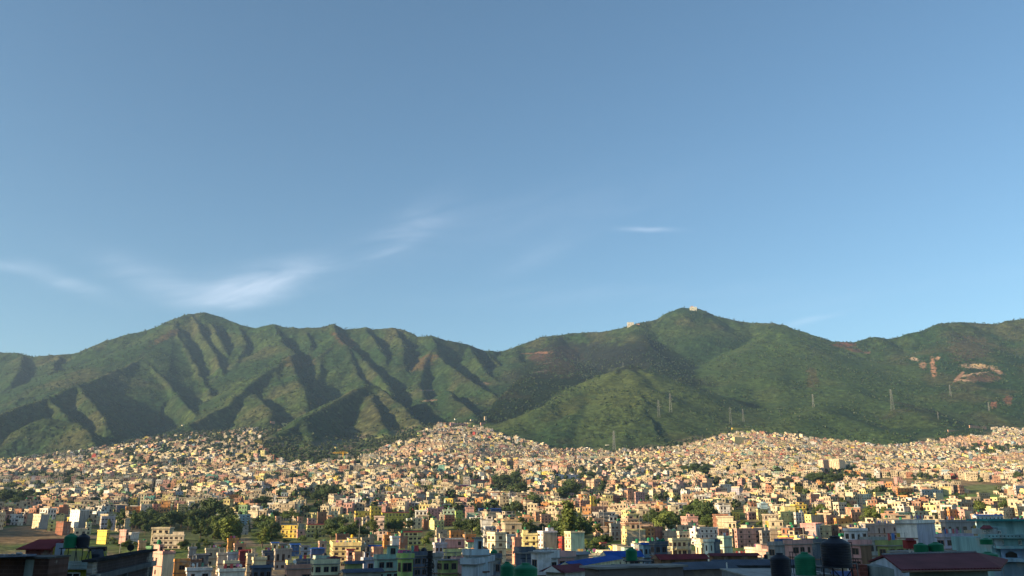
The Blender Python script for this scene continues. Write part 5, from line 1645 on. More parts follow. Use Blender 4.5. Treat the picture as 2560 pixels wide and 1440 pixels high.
# the trees one can pick out: (variant, u, foot row, top row, label)
for (k, u, vb, vt, wd, lab) in [
    ('tall_a', 301, 1332, 1275, 1.3, 'tall pale stemmed eucalyptus at the left grove edge'), ('tall_b', 276, 1330, 1300, 1.2, 'small eucalyptus beside bright yellow slim house'),
    ('broad_a', 520, 1315, 1246, 1.35, 'great dark tree crowning the left grove'), ('broad_a', 488, 1322, 1275, 1.2, 'dark round tree left under the great grove tree'),
    ('broad_b', 548, 1325, 1272, 1.2, 'dark round tree right under the great grove tree'), ('broad_b', 455, 1322, 1285, 1.3, 'spreading tree left of the great grove tree'),
    ('bamboo', 575, 1362, 1292, 1.6, 'tall yellow green bamboo right of the grove'), ('bamboo', 548, 1350, 1305, 1.3, 'lower bamboo clump left of the tall bamboo'), ('bamboo', 596, 1360, 1310, 1.2, 'bamboo clump under the light blue house'),
    ('broad_b', 505, 1352, 1300, 1.1, 'light edged tree at the front of the grove'), ('broad_b', 380, 1322, 1292, 1.4, 'low spreading tree over the shaded grove'), ('broad_a', 415, 1325, 1290, 1.5, 'wide shaded tree in the middle of the grove'),
    ('broad_a', 345, 1322, 1288, 1.5, 'wide shaded tree at the left of the grove'), ('broad_c', 445, 1368, 1345, 1.2, 'small tree against the wide cream building'), ('broad_b', 462, 1372, 1346, 1.3, 'dark tree at right corner of wide cream building'),
    ('broad_b', 727, 1306, 1270, 1.5, 'large round tree above the bright yellow block'), ('broad_a', 690, 1300, 1278, 1.4, 'round dark tree left of the large round tree'), ('tall_b', 660, 1370, 1320, 1.7, 'tall loose tree left of bright yellow block'),
    ('broad_b', 676, 1352, 1318, 1.2, 'bushy tree behind the tall loose tree'), ('cone', 792, 1350, 1318, 1.2, 'dark conifer before the red roofed pale yellow house'), ('broad_a', 830, 1350, 1308, 1.3, 'dark tree right of the red roofed house'),
    ('broad_b', 856, 1352, 1306, 1.3, 'broad tree between red roofed house and yellow school'), ('broad_a', 884, 1348, 1318, 1.2, 'round dark tree under the pale yellow villa'), ('tall_b', 872, 1344, 1316, 1.1, 'light slim tree behind the brick house'),
    ('tall_b', 935, 1338, 1300, 1.8, 'loose tall tree under the yellow school'), ('tall_b', 985, 1330, 1298, 1.8, 'poplar like tree left in front of the red roofed school wing'), ('tall_b', 1003, 1330, 1297, 1.8, 'poplar like tree right in front of the red roofed school wing'),
    ('broad_b', 912, 1345, 1318, 1.3, 'tree left of loose tall tree under the school'), ('broad_a', 1150, 1335, 1300, 1.4, 'big dark tree behind the orange balconied house'), ('broad_a', 1180, 1338, 1296, 1.1, 'dark tree right of the big dark tree'),
    ('broad_a', 1077, 1352, 1330, 1.3, 'round tree at the foot of the grey sided yellow house'), ('broad_c', 1064, 1372, 1338, 1.2, 'dark bushy tree behind the black mast'),
    ('broad_b', 1302, 1342, 1292, 1.4, 'broad tree left of the salmon cube house'), ('broad_b', 1325, 1340, 1300, 1.2, 'tree under the salmon cube house'), ('tall_b', 1412, 1375, 1255, 1.25, 'tallest tree left of the twin trees'),
    ('broad_b', 1432, 1352, 1280, 1.1, 'broad tree right beside the tallest tree'), ('broad_a', 1400, 1350, 1302, 1.2, 'dark tree below the tallest tree'), ('broad_b', 1460, 1350, 1305, 1.2, 'tree behind the mint side wall'),
    ('broad_c', 1490, 1345, 1308, 1.2, 'light tree at the edge of the vegetable gardens'), ('broad_b', 1380, 1345, 1306, 1.1, 'tree behind the tan blind side wall'), ('broad_b', 1548, 1320, 1290, 1.5, 'low tree above the vegetable gardens'),
    ('broad_b', 1632, 1318, 1272, 1.3, 'left tree of the row left of the big round trees'), ('broad_c', 1655, 1345, 1278, 1.2, 'tall light tree beside the orange house'), ('broad_b', 1688, 1325, 1282, 1.3, 'round tree behind the white house with red parapet'),
    ('broad_b', 1742, 1316, 1247, 1.25, 'biggest round tree in the right centre'), ('broad_a', 1765, 1320, 1252, 1.1, 'dark tree leaning on the biggest round tree'), ('broad_b', 1770, 1325, 1285, 1.3, 'low tree below the biggest round tree'),
    ('broad_c', 1860, 1320, 1300, 1.7, 'light low tree behind the pale pink wall'), ('broad_c', 1900, 1320, 1302, 1.7, 'light low tree above the grey shaded house'),
    ('broad_c', 2176, 1312, 1268, 1.3, 'leafy tree beside the lattice mast'), ('broad_c', 2190, 1308, 1275, 1.2, 'light tree right of the lattice mast'), ('cone', 2160, 1310, 1272, 1.0, 'dark slim tree on the lattice mast left side'),
    ('broad_b', 2110, 1282, 1244, 1.1, 'tree in the lane left of the lattice mast'), ('broad_c', 2460, 1290, 1250, 1.6, 'bright green round tree in the right fields'), ('broad_c', 2440, 1284, 1258, 1.3, 'bright green tree left of the round field tree'),
    ('broad_b', 2400, 1256, 1232, 1.6, 'hedge tree above the right fields'), ('broad_b', 2345, 1305, 1290, 1.4, 'small tree at foot of pale yellow slim house'),
    ('broad_a', 1428, 1252, 1198, 1.5, 'dark tree right of central grove'), ('broad_a', 1410, 1256, 1216, 1.3, 'dark tree below the centre tree group'), ('broad_a', 1480, 1202, 1178, 1.7, 'dark tree right of the white hall'),
    ('broad_a', 1460, 1204, 1180, 1.6, 'dark round tree touching the white hall'), ('broad_a', 1290, 1215, 1178, 1.4, 'dark tree of central grove right of red brick block'), ('broad_a', 1262, 1222, 1186, 1.5, 'dark tree beside the red brick block'),
    ('broad_a', 1240, 1214, 1188, 1.4, 'dark tree touching the red brick block'), ('broad_a', 1305, 1245, 1205, 1.4, 'large dark tree in central grove'), ('broad_b', 1330, 1270, 1228, 1.3, 'tree between pale yellow apartment house and town'),
    ('broad_a', 1288, 1290, 1252, 1.3, 'dark tree right of the vivid blue hall'), ('broad_a', 1580, 1186, 1164, 1.6, 'dark tree in the right town'), ('broad_a', 1745, 1186, 1156, 1.6, 'dark grove tree at the right town'), ('broad_a', 1765, 1190, 1164, 1.5, 'second dark grove tree at the right town'),
    ('broad_a', 1848, 1172, 1152, 1.5, 'round dark tree on the right slope'), ('broad_a', 1865, 1190, 1175, 1.3, 'small round tree on the right slope'), ('broad_a', 2000, 1136, 1120, 1.5, 'dark tree group on the upper right slope'),
    ('broad_a', 2062, 1212, 1180, 1.5, 'dark tree under the pale apartment tower'), ('broad_a', 2085, 1216, 1184, 1.4, 'dark tree right under the pale apartment towers'), ('broad_a', 2040, 1212, 1188, 1.4, 'dark tree left under the pale apartment towers'),
    ('broad_a', 2165, 1158, 1138, 1.5, 'dark round tree right of the apartment towers'), ('broad_b', 2130, 1205, 1182, 1.6, 'broad tree below the cream arched block'), ('broad_b', 2198, 1216, 1190, 1.3, 'tree right of mint blue tall house'),
    ('broad_b', 2120, 1232, 1212, 1.5, 'low tree left of the green ground'), ('broad_a', 2560, 1205, 1180, 1.5, 'tree cut by the right edge'),
    ('broad_a', 820, 1255, 1216, 1.5, 'dark tree right of the barrack building'), ('broad_a', 800, 1256, 1226, 1.4, 'dark tree behind the barrack building'), ('broad_a', 785, 1258, 1232, 1.5, 'tree at the end of the barrack building'),
    ('broad_a', 660, 1270, 1240, 1.5, 'tree left of the barrack building'), ('broad_a', 640, 1268, 1246, 1.6, 'tree at far left of the barrack building'), ('broad_a', 40, 1268, 1242, 1.6, 'tree left of the salmon red block'),
    ('broad_a', 10, 1262, 1225, 1.7, 'tree at the left edge'), ('broad_a', 100, 1228, 1208, 1.6, 'tree in the left town strip'), ('broad_a', 20, 1235, 1205, 1.6, 'dark tree high at the left edge'),
    ('broad_a', 250, 1250, 1222, 1.2, 'slim dark tree in the left town')]:
    Y = solveY(u, vb)
    hgt = (vb - vt) / 2150 * Y
    tree(k, u, vb, max(6, min(hgt, 34)), Y=Y, label=lab, wide=wd)
    TR_RECT.append((u - 8, u + 8, vt, vb, Y))

for (u, v, su, sv, n, hh) in [(420, 1316, 135, 13, 26, 12), (560, 1330, 40, 18, 10, 12), (865, 1338, 60, 12, 8, 10), (660, 1342, 30, 20, 9, 11), (1425, 1335, 55, 12, 10, 12), (1290, 1232, 45, 22, 8, 13),
                          (1745, 1312, 40, 9, 8, 12), (1650, 1322, 40, 10, 8, 12), (2185, 1300, 32, 10, 8, 10), (815, 1246, 50, 9, 9, 15), (2060, 1206, 55, 7, 9, 15), (1752, 1182, 42, 7, 8, 16), (30, 1256, 55, 9, 9, 14),
                          (1480, 1356, 60, 10, 9, 6), (980, 1328, 55, 6, 7, 9), (1160, 1328, 40, 7, 7, 10), (560, 1352, 60, 8, 12, 5), (720, 1352, 60, 6, 10, 4.5), (320, 1362, 60, 8, 10, 4), (510, 1372, 60, 8, 12, 4), (1480, 1372, 40, 6, 9, 4), (1600, 1372, 30, 5, 6, 4)]:
    for q in range(n):
        a_, f_ = R.uniform(0, 6.28), R.random() ** .5
        uu, vv = u + su * f_ * math.cos(a_), v + sv * f_ * math.sin(a_)
        kk = R.choice(['broad_a', 'broad_a', 'broad_b', 'broad_b', 'tall_b']) if hh > 7 else R.choice(['bush', 'bush', 'broad_c'])
        tree(kk, uu, vv, hh * R.uniform(.7, 1.3), group='trees of the groves', wide=R.uniform(1.1, 1.5))

# ================================================================ HOUSES FILLING THE TOWN
EDGE_U = [-300, 0, 100, 200, 300, 400, 500, 640, 665, 700, 790, 900, 960, 1020, 1080, 1110, 1200, 1310, 1322, 1400, 1600, 1700, 1780, 1830, 1900, 2000, 2150, 2350, 2420, 2560, 2900]
EDGE_V = [1165, 1150, 1135, 1118, 1098, 1072, 1064, 1056, 1130, 1152, 1166, 1154, 1130, 1108, 1078, 1052, 1046, 1044, 1108, 1130, 1136, 1128, 1106, 1072, 1070, 1080, 1090, 1086, 1072, 1060, 1060]
DSEED = np.array([(x + R.uniform(-60, 60), y + R.uniform(-60, 60)) for y in range(300, 3300, 150) for x in range(-2200, 2200, 150) if abs(x) < .75 * y + 200])
DYAW = np.array([math.radians(R.uniform(-38, 30) if sx_ < -.15 * sy_ else R.uniform(-24, 38)) for sx_, sy_ in DSEED])
cand = []
for di in range(len(DSEED)):
    sx, sy = DSEED[di]
    ya = DYAW[di]
    ca, sa = math.cos(ya), math.sin(ya)
    p = 10.7
    k = int(160 / p)
    for i in range(-k, k + 1):
        for j in range(-k, k + 1):
            lx = i * p + (i // 2) * 1.8 + R.uniform(-1.4, 1.4)
            ly = j * (p + 1) + R.uniform(-1.6, 1.6)
            cand.append((sx + lx * ca - ly * sa, sy + lx * sa + ly * ca, ya, di))
cand = np.array(cand)
D2_ = None
best = np.full(len(cand), 1e9)
bid = np.zeros(len(cand), int)
for di in range(len(DSEED)):
    d = (cand[:, 0] - DSEED[di, 0]) ** 2 + (cand[:, 1] - DSEED[di, 1]) ** 2
    m = d < best
    best[m] = d[m]
    bid[m] = di
cand = cand[bid == cand[:, 3].astype(int)]
X, Y = cand[:, 0], cand[:, 1]
Z = height_at(X, Y)
U, V = proj(X, Y, Z)
keep = (U > -160) & (U < 2720) & (Y > 200) & (Y < 3250)
keep &= wood_at(X, Y) < .4
edge = np.interp(U, EDGE_U, EDGE_V) + (fbm(X / 70, Y / 70, 400, 3) - .5) * 26
keep &= V > edge
rr = np.random.default_rng(3).random(len(X))
dens = np.full(len(X), .84)
gard = fbm(X / 70, Y / 70, 410, 3)
dens = np.where(gard > .57, .25, dens)
dens = np.where((U < 600) & (V < 1190), np.clip(.10 + (V - 1108) / 130, .10, .8), dens)
dens = np.where((U >= 560) & (U < 800) & (V < 1165), .22, dens)
dens = np.where((U >= 800) & (U < 1080) & (V < 1150), .5, dens)
dens = np.where((U > 1080) & (U < 1330) & (V < 1090), .6, dens)
dens = np.where((U > 2380) & (V < 1110), .35, dens)
dens = np.where((V < 1175) & (U > 1330), .93, dens)
dens = np.where((Y < 640), .72, dens)
keep &= rr < dens
for (u, v, su, sv, ro, cc) in FIELDS:
    r_ = math.radians(ro)
    p = ((U - u) * math.cos(r_) - (V - v) * math.sin(r_)) / (su * 1.02)
    q = ((U - u) * math.sin(r_) + (V - v) * math.cos(r_)) / (sv + 1)
    spare = .12 if v < 1200 else .0
    keep &= (p * p + q * q > 1.0) | ((rr < spare))
keep &= ~((Y < 580) & (U < 370)) & ~((Y < 430) & (U < 480))
idx = np.where(keep)[0]
FT = np.array(FOOT)
RC = np.array(RECTS + TR_RECT)
sel = []
for i in idx:
    x, y = X[i], Y[i]
    d = np.hypot(FT[:, 0] - x, FT[:, 1] - y)
    if (d < FT[:, 2] + 4.4).any():
        continue
    # do not stand in front of a building picked out by hand
    w = 5.5 / y * 2150
    hgt = 11 / y * 2150
    u_, v_ = U[i], V[i]
    ov_u = np.minimum(RC[:, 1], u_ + w) - np.maximum(RC[:, 0], u_ - w)
    ov_v = np.minimum(RC[:, 3], v_) - np.maximum(RC[:, 2], v_ - hgt)
    area = np.clip(ov_u, 0, None) * np.clip(ov_v, 0, None)
    full = (RC[:, 1] - RC[:, 0]) * np.maximum(RC[:, 3] - RC[:, 2], 1)
    if ((area > .25 * np.minimum(full, 4 * w * hgt)) & (RC[:, 4] > y)).any():
        continue
    sel.append(i)
sel = np.array(sel)
order = sel[np.argsort(Y[sel])]
CW = [('cream', 24), ('beige', 18), ('tan', 15), ('white', 9), ('brick', 6), ('salmon', 5), ('pink', 5.5), ('pale_yellow', 10), ('grey', 6), ('yellow', 2.4), ('orange', 1.5), ('mint', 1.8), ('sky_blue', 1.2),
      ('teal', .5), ('lime', .5), ('red', .5), ('lavender', 1.2), ('green', .4)]
cn, cw = [a for a, _ in CW], np.array([b for _, b in CW])
nr_ = np.random.default_rng(21)
cidx = nr_.choice(len(cn), len(order), p=cw / cw.sum())
NIND = max(0, 300 - len(L_) - 40)
print('fill houses', len(order), 'individual', NIND, 'near', len(L_))
for n_, i in enumerate(order[:NIND]):
    c = cn[cidx[n_]]
    w, d = R.uniform(6, 9.6), R.uniform(7, 10)
    ns = R.choice([2, 3, 3, 3, 4]) if Y[i] > 420 else R.choice([2, 2, 3])
    ya = cand[i, 2]
    ca, sa = math.cos(ya), math.sin(ya)
    side = R.choice(['tan', 'grey', 'beige', None, None])
    house(X[i] - (w / 2) * ca + (d / 2) * sa, Y[i] - (w / 2) * sa - (d / 2) * ca, ya, w, d, Z[i] - 1, Z[i] + ns * 3.05, c, detail=1, ns=ns, side=side, group='houses of the middle town',
          balcony=R.random() < .3, rails=R.random() < .25, trim=R.choice(['brown', 'brown', 'white']))

# the rest of the town: several thousand houses in one object
O = order[NIND:]
nH = len(O)
hx, hy, hz_, hyaw = X[O], Y[O], Z[O], cand[O, 2]
W = nr_.uniform(6.6, 10.6, nH)
Dp = nr_.uniform(7, 11, nH)
NSt = nr_.choice([1, 2, 2, 3, 3, 3, 4, 4], nH)
big = nr_.random(nH) < .05
W = np.where(big, W * 1.8, W)
HH = NSt * 3.0
CC = np.array([PAL[cn[c]] for c in cidx[NIND:]], dtype=np.float32)
pinkish = (fbm(hx / 120, hy / 120, 500, 2) > .70)
CC[pinkish] = CC[pinkish] * .4 + np.array(PAL['salmon']) * .6
CC *= nr_.uniform(.78, 1.12, (nH, 1))
lum = CC.mean(1, keepdims=True)
CC = np.clip(CC * .95 + lum * np.array([[1.12, 1.0, .80]]) * .05, 0, .8)
Vs, Fs, Us, Cs, Ms = [], [], [], [], []
voff = 0


def boxes(cx, cy, yaw, lx, ly, w, d, z0, z1, colr, nwx=None, nwy=None, nst=None, rnd=None, blind=None):
    """many boxes at once; lx, ly is the centre offset in each house's own frame"""
    global voff
    n = len(cx)
    ca, sa = np.cos(yaw), np.sin(yaw)
    sx = np.array([-1, 1, 1, -1, -1, 1, 1, -1]) * .5
    sy = np.array([-1, -1, 1, 1, -1, -1, 1, 1]) * .5
    px = lx[:, None] + sx[None] * w[:, None]
    py_ = ly[:, None] + sy[None] * d[:, None]
    vx = cx[:, None] + px * ca[:, None] - py_ * sa[:, None]
    vy = cy[:, None] + px * sa[:, None] + py_ * ca[:, None]
    vz = np.concatenate([np.repeat(z0[:, None], 4, 1), np.repeat(z1[:, None], 4, 1)], 1)
    Vs.append(np.stack([vx, vy, vz], -1).reshape(-1, 3))
    fq = np.array([(4, 5, 6, 7), (0, 1, 5, 4), (1, 2, 6, 5), (2, 3, 7, 6), (3, 0, 4, 7)])
    f = (voff + np.arange(n) * 8)[:, None, None] + fq[None]
    Fs.append(f.reshape(-1, 4))
    voff += n * 8
    uv = np.full((n, 5, 4, 2), -1.0, dtype=np.float32)
    if nwx is not None:
        for fi, cnt in ((1, nwx), (2, nwy), (3, nwx), (4, nwy)):
            cnt = cnt.astype(np.float32)
            if blind is not None and fi in (1, 2, 4):
                cnt = np.where(blind == fi, 0, cnt)
            off = np.floor(rnd * 500) * 7
            ok = cnt > 0
            a = np.where(ok, off, -1)
            b = np.where(ok, off + cnt, -1)
            t0 = np.where(ok, 0.0, -1)
            t1 = np.where(ok, nst, -1)
            uv[:, fi, 0] = np.stack([a, t0], -1)
            uv[:, fi, 1] = np.stack([b, t0], -1)
            uv[:, fi, 2] = np.stack([b, t1], -1)
            uv[:, fi, 3] = np.stack([a, t1], -1)
    Us.append(uv.reshape(-1, 2))
    c = np.repeat(colr[:, None, :], 5, 1)
    c = np.repeat(c[:, :, None, :], 4, 2).copy()
    Cs.append(c.reshape(-1, 3))


zero = np.zeros(nH)
rnd = nr_.random(nH)
blind = nr_.choice([0, 0, 1, 2, 4, 2], nH)
boxes(hx, hy, hyaw, zero, zero, W, Dp, hz_ - 3, hz_ + HH, CC, np.maximum(1, np.round(W / 3)), np.maximum(1, np.round(Dp / 3)), NSt.astype(np.float32), rnd, blind)
tin = nr_.random(nH)
RS = np.tile(np.array([[.27, .25, .23]], dtype=np.float32), (nH, 1)) * nr_.uniform(.7, 1.3, (nH, 1))
RS = np.where(tin[:, None] < .035, np.array([[.24, .05, .05]]), np.where(tin[:, None] < .055, np.array([[.05, .13, .42]]), np.where(tin[:, None] < .08, np.array([[.45, .46, .48]]), RS)))
boxes(hx, hy, hyaw, zero, zero, W + .9, Dp + .9, hz_ + HH + .004, hz_ + HH + .22, RS)
# lower annexes leaning on every third house
an = (nr_.random(nH) < .4) & (NSt > 1)
aw, ad = W * nr_.uniform(.4, .8, nH), Dp * nr_.uniform(.4, .8, nH)
ax_ = nr_.choice([-1, 1], nH) * (W + aw) * .42
ah = np.floor(NSt * nr_.uniform(.4, .95, nH)) * 3.0 + 1.2
AC = np.where(nr_.random(nH)[:, None] < .5, CC, CC[nr_.permutation(nH)])
boxes(hx[an], hy[an], hyaw[an], ax_[an], -(Dp * .12)[an], aw[an], ad[an] * 1.25, (hz_ - 3)[an], (hz_ + ah)[an], AC[an], np.full(an.sum(), 2), np.full(an.sum(), 2), (NSt - .0)[an].astype(np.float32) * .8, rnd[an])
boxes(hx[an], hy[an], hyaw[an], ax_[an], -(Dp * .12)[an], aw[an] + .6, ad[an] * 1.25 + .6, (hz_ + ah + .004)[an], (hz_ + ah + .2)[an], (np.array([[.3, .28, .25]]) * np.ones((nH, 1)))[an])
m = nr_.random(nH) < .8
par = CC * .95
for (ox, oy, ww, dd) in ((0, -.5, 1, 0), (0, .5, 1, 0), (-.5, 0, 0, 1), (.5, 0, 0, 1)):
    mm = m & (hy < 2000)
    boxes(hx[mm], hy[mm], hyaw[mm], (ox * (W + .6))[mm], (oy * (Dp + .6))[mm], np.where(ww, W + .45, .16)[mm], np.where(dd, Dp + .45 - .3, .14)[mm], (hz_ + HH + .225)[mm], (hz_ + HH + 1.0)[mm], par[mm])
m = nr_.random(nH) < .62
hw = W * nr_.uniform(.35, .7, nH)
hd = Dp * nr_.uniform(.35, .6, nH)
sgn = nr_.choice([-1, 1], nH)
hhh = nr_.uniform(2.2, 3.0, nH)
hlx, hly = sgn * (W - hw) * .42, (Dp - hd) * .42
boxes(hx[m], hy[m], hyaw[m], hlx[m], hly[m], hw[m], hd[m], (hz_ + HH + .23)[m], (hz_ + HH + hhh)[m], CC[m], np.ones(m.sum()), np.ones(m.sum()), np.ones(m.sum()), rnd[m])
boxes(hx[m], hy[m], hyaw[m], hlx[m], hly[m], hw[m] + .7, hd[m] + .7, (hz_ + HH + hhh + .004)[m], (hz_ + HH + hhh + .18)[m], RS[m])
# tanks
mt_ = m & (nr_.random(nH) < .55) & (hy < 2200)
TC = np.where(nr_.random(nH)[:, None] < .75, np.array([[.02, .17, .08]]), np.array([[.02, .02, .03]])).astype(np.float32)
boxes(hx[mt_], hy[mt_], hyaw[mt_] + .5, hlx[mt_] * .9, hly[mt_] * .9, np.full(mt_.sum(), 1.2), np.full(mt_.sum(), 1.2), (hz_ + HH + hhh + .19)[mt_], (hz_ + HH + hhh + 1.5)[mt_], TC[mt_])
# balconies / storey ledges on the nearer ones
for k in range(1, 5):
    mm = (NSt > k) & (hy < 1500)
    boxes(hx[mm], hy[mm], hyaw[mm], zero[mm], zero[mm], (W + .5)[mm], (Dp + .5)[mm], (hz_ + 3.0 * k - .1)[mm], (hz_ + 3.0 * k + .1)[mm], (CC * .6)[mm])
    mb_ = mm & (nr_.random(nH) < .3)
    boxes(hx[mb_], hy[mb_], hyaw[mb_], zero[mb_], (-Dp / 2 - .6)[mb_], (W * .7)[mb_], np.full(mb_.sum(), 1.1), (hz_ + 3.0 * k - .09)[mb_], (hz_ + 3.0 * k + .85)[mb_], (CC * .9)[mb_])


def stuff_mesh(name, V, Fq, UV, Cc, matname):
    me = bpy.data.meshes.new(name)
    me.vertices.add(len(V))
    me.vertices.foreach_set('co', V.astype(np.float32).ravel())
    me.loops.add(Fq.size)
    me.loops.foreach_set('vertex_index', Fq.astype(np.int32).ravel())
    me.polygons.add(len(Fq))
    me.polygons.foreach_set('loop_start', np.arange(0, Fq.size, 4, dtype=np.int32))
    me.polygons.foreach_set('use_smooth', np.zeros(len(Fq), dtype=bool))
    if UV is not None:
        uvl = me.uv_layers.new(name='UVMap')
        uvl.data.foreach_set('uv', UV.astype(np.float32).ravel())
    ca_ = me.color_attributes.new('tint', 'FLOAT_COLOR', 'CORNER')
    cc = np.ones((Fq.size, 4), dtype=np.float32)
    cc[:, :3] = Cc
    ca_.data.foreach_set('color', cc.ravel())
    me.update(calc_edges=True)
    me.materials.append(MATS[matname])
    o = bpy.data.objects.new(name, me)
    col.objects.link(o)
    return o


th_ = stuff_mesh('town_houses', np.concatenate(Vs), np.concatenate(Fs), np.concatenate(Us), np.concatenate(Cs), 'far_paint')
tag(th_, kind='stuff')

# ---- scattered trees of the farther town and the lower woods, as leaf clumps
def clumps(cx, cy, cz, hgt, per, seed, c0, size=.16):
    r = np.random.default_rng(seed)
    n = len(cx)
    d = r.normal(size=(n, per, 3))
    d /= np.linalg.norm(d, axis=2)[..., None]
    rad = (r.random((n, per)) ** .3)[..., None]
    c = np.stack([cx, cy, cz + hgt * .62], -1)[:, None, :] + d * rad * (hgt * .36)[:, None, None] * np.array([1.05, 1.05, 1.0])
    nrm = d + r.normal(size=d.shape) * .4
    nrm /= np.linalg.norm(nrm, axis=2)[..., None]
    a = np.cross(nrm, r.normal(size=d.shape))
    a /= np.linalg.norm(a, axis=2)[..., None]
    b = np.cross(nrm, a)
    s = (hgt * size)[:, None, None] * r.uniform(.6, 1.2, (n, per, 1))
    V_ = np.stack([c - a * s, c - b * s, c + a * s, c + b * s], 2).reshape(-1, 3)
    F_ = np.arange(len(V_)).reshape(-1, 4)
    colr = np.array(c0)[None, None] * r.uniform(.6, 1.35, (n, 1, 1)) * r.uniform(.75, 1.25, (n, per, 1)) * np.ones((1, 1, 3))
    C_ = np.repeat(colr.reshape(-1, 3), 4, 0)
    return V_, F_, C_


tr = np.random.default_rng(77)
n0 = 34000
ty_ = 520 + 2700 * np.sqrt(tr.random(n0))
tx_ = tr.uniform(-.68, .68, n0) * ty_
pz = height_at(tx_, ty_)
tu, tv = proj(tx_, ty_, pz)
pr = .22 + .6 * (fbm(tx_ / 60, ty_ / 60, 610, 3) > .56)
pr = np.where((tu < 800) & (tv < 1175), pr + .22, pr)
pr = np.where(wood_at(tx_, ty_) > .4, 0, pr)
for (u, v, su, sv, ro, cc) in FIELDS:
    ins = ((tu - u) / su) ** 2 + ((tv - v) / sv) ** 2 < 1
    pr = np.where(ins & (v > 1180), .03, pr)
    if cc[1] > cc[0] and v < 1180 or (u, v) in ((420, 1385), (1400, 1352), (440, 1345), (130, 1195), (480, 1318), (730, 1345), (870, 1338), (1275, 1225), (1430, 1338), (1740, 1305), (1660, 1322), (2180, 1300), (2060, 1206), (1440, 1235), (660, 1340), (815, 1245), (1750, 1180), (30, 1255)):
        pr = np.where(ins, .55, pr)
kp = tr.random(n0) < pr
allx = np.concatenate([hx])
# keep trees off the houses by a coarse occupancy grid
occ = set()
for a, b in zip(hx, hy):
    for ox in (-3, 3):
        for oy in (-3, 3):
            occ.add((int((a + ox) // 6), int((b + oy) // 6)))
for i in np.where(kp)[0]:
    if (int(tx_[i] // 6), int(ty_[i] // 6)) in occ:
        kp[i] = False
ti = np.where(kp)[0]
ti = ti[np.argsort(ty_[ti])]
# the nearest of them are trees in their own right
NT = 130
keys = ['bush', 'bush', 'broad_a', 'broad_b', 'broad_a', 'broad_c', 'tall_a', 'bush', 'cone']
cnt = 0
rest = []
FT2 = np.array(FOOT)
for i in ti:
    if cnt < NT:
        d = np.hypot(FT2[:, 0] - tx_[i], FT2[:, 1] - ty_[i])
        if (d < FT2[:, 2] + 1).any():
            continue
        w = 3.5 / ty_[i] * 2150
        hgt = 9 / ty_[i] * 2150
        hid = (np.clip(np.minimum(RC[:, 1], tu[i] + w) - np.maximum(RC[:, 0], tu[i] - w), 0, None) * np.clip(np.minimum(RC[:, 3], tv[i]) - np.maximum(RC[:, 2], tv[i] - hgt), 0, None)) > .3 * (RC[:, 1] - RC[:, 0]) * (RC[:, 3] - RC[:, 2])
        if (hid & (RC[:, 4] > ty_[i])).any():
            continue
        k = R.choice(keys)
        hh = {'bush': R.uniform(3, 5.5), 'cone': R.uniform(8, 13), 'tall_a': R.uniform(11, 17)}.get(k, R.uniform(6.5, 12))
        tree(k, X=float(tx_[i]), Y=float(ty_[i]), height=hh, group='trees between the houses')
        cnt += 1
    else:
        rest.append(i)
rest = np.array(rest)
V1, F1, C1 = clumps(tx_[rest], ty_[rest], height_at(tx_[rest], ty_[rest]), tr.uniform(6, 14, len(rest)), 46, 5, (.040, .065, .022))
o = stuff_mesh('town_trees', V1, F1, None, C1, 'leaf_far')
tag(o, kind='stuff')
print('trees', len(TREES), 'far trees', len(rest))
# woods on the slopes
n1_ = 60000
wy = 2100 + 2900 * tr.random(n1_) ** .8
wx_ = tr.uniform(-.66, .66, n1_) * wy
r_i = np.clip(np.interp(wy, yrows, np.arange(NR)).round().astype(int), 0, NR - 1)
c_i = np.clip(np.interp(wx_ / wy, mcols, np.arange(NC)).round().astype(int), 0, NC - 1)
woodv = WOOD[r_i, c_i]
roughv = rough[r_i, c_i]
dtv = DT[r_i, c_i]
pw = np.where(roughv > .47, .42, .04) + np.where((dtv < 14) & (wy > 4300), .3, 0)
kp = (woodv > .6) & (tr.random(n1_) < pw)
wz = height_at(wx_[kp], wy[kp])
V2, F2, C2 = clumps(wx_[kp], wy[kp], wz, tr.uniform(6, 12, kp.sum()), 12, 9, (.032, .066, .023), .20)
o = stuff_mesh('forest', V2, F2, None, C2, 'leaf_far')
tag(o, kind='stuff')
print('forest', kp.sum())
# ================================================================ THINGS NEAREST THE CAMERA
def fx(u, Y, v=1400):
    return P(u, v, Y)[0]


class Grp:
    """a thing laid out in world metres, its parts stored relative to its base"""
    def __init__(s, name, u, v, Y, label, cat, group=None, z=None):
        x = fx(u, Y, v)
        s.o = (x, Y, zf(v, Y) if z is None else z)
        s.t = empty(name, s.o)
        tag(s.t, label, cat, group)

    def part(s, name, mb, m, color=None, parent=None, smooth=False):
        ox, oy, oz = s.o
        mb.v = [(a - ox, b - oy, c - oz) for (a, b, c) in mb.v]
        return mb.build(name, m, s.t, color, smooth) if parent is None else mb.build(name, m, parent, color, smooth)


def wbox(u0, u1, v0, v1, Y, depth, mb=None):
    """world box whose front face covers u0..u1, v0..v1 at depth Y"""
    mb = mb or MB()
    vm = (v0 + min(v1, 1500)) / 2
    return mb.box(fx(u0, Y, vm), fx(u1, Y, vm), Y, Y + depth, zf(v1, Y), zf(v0, Y))


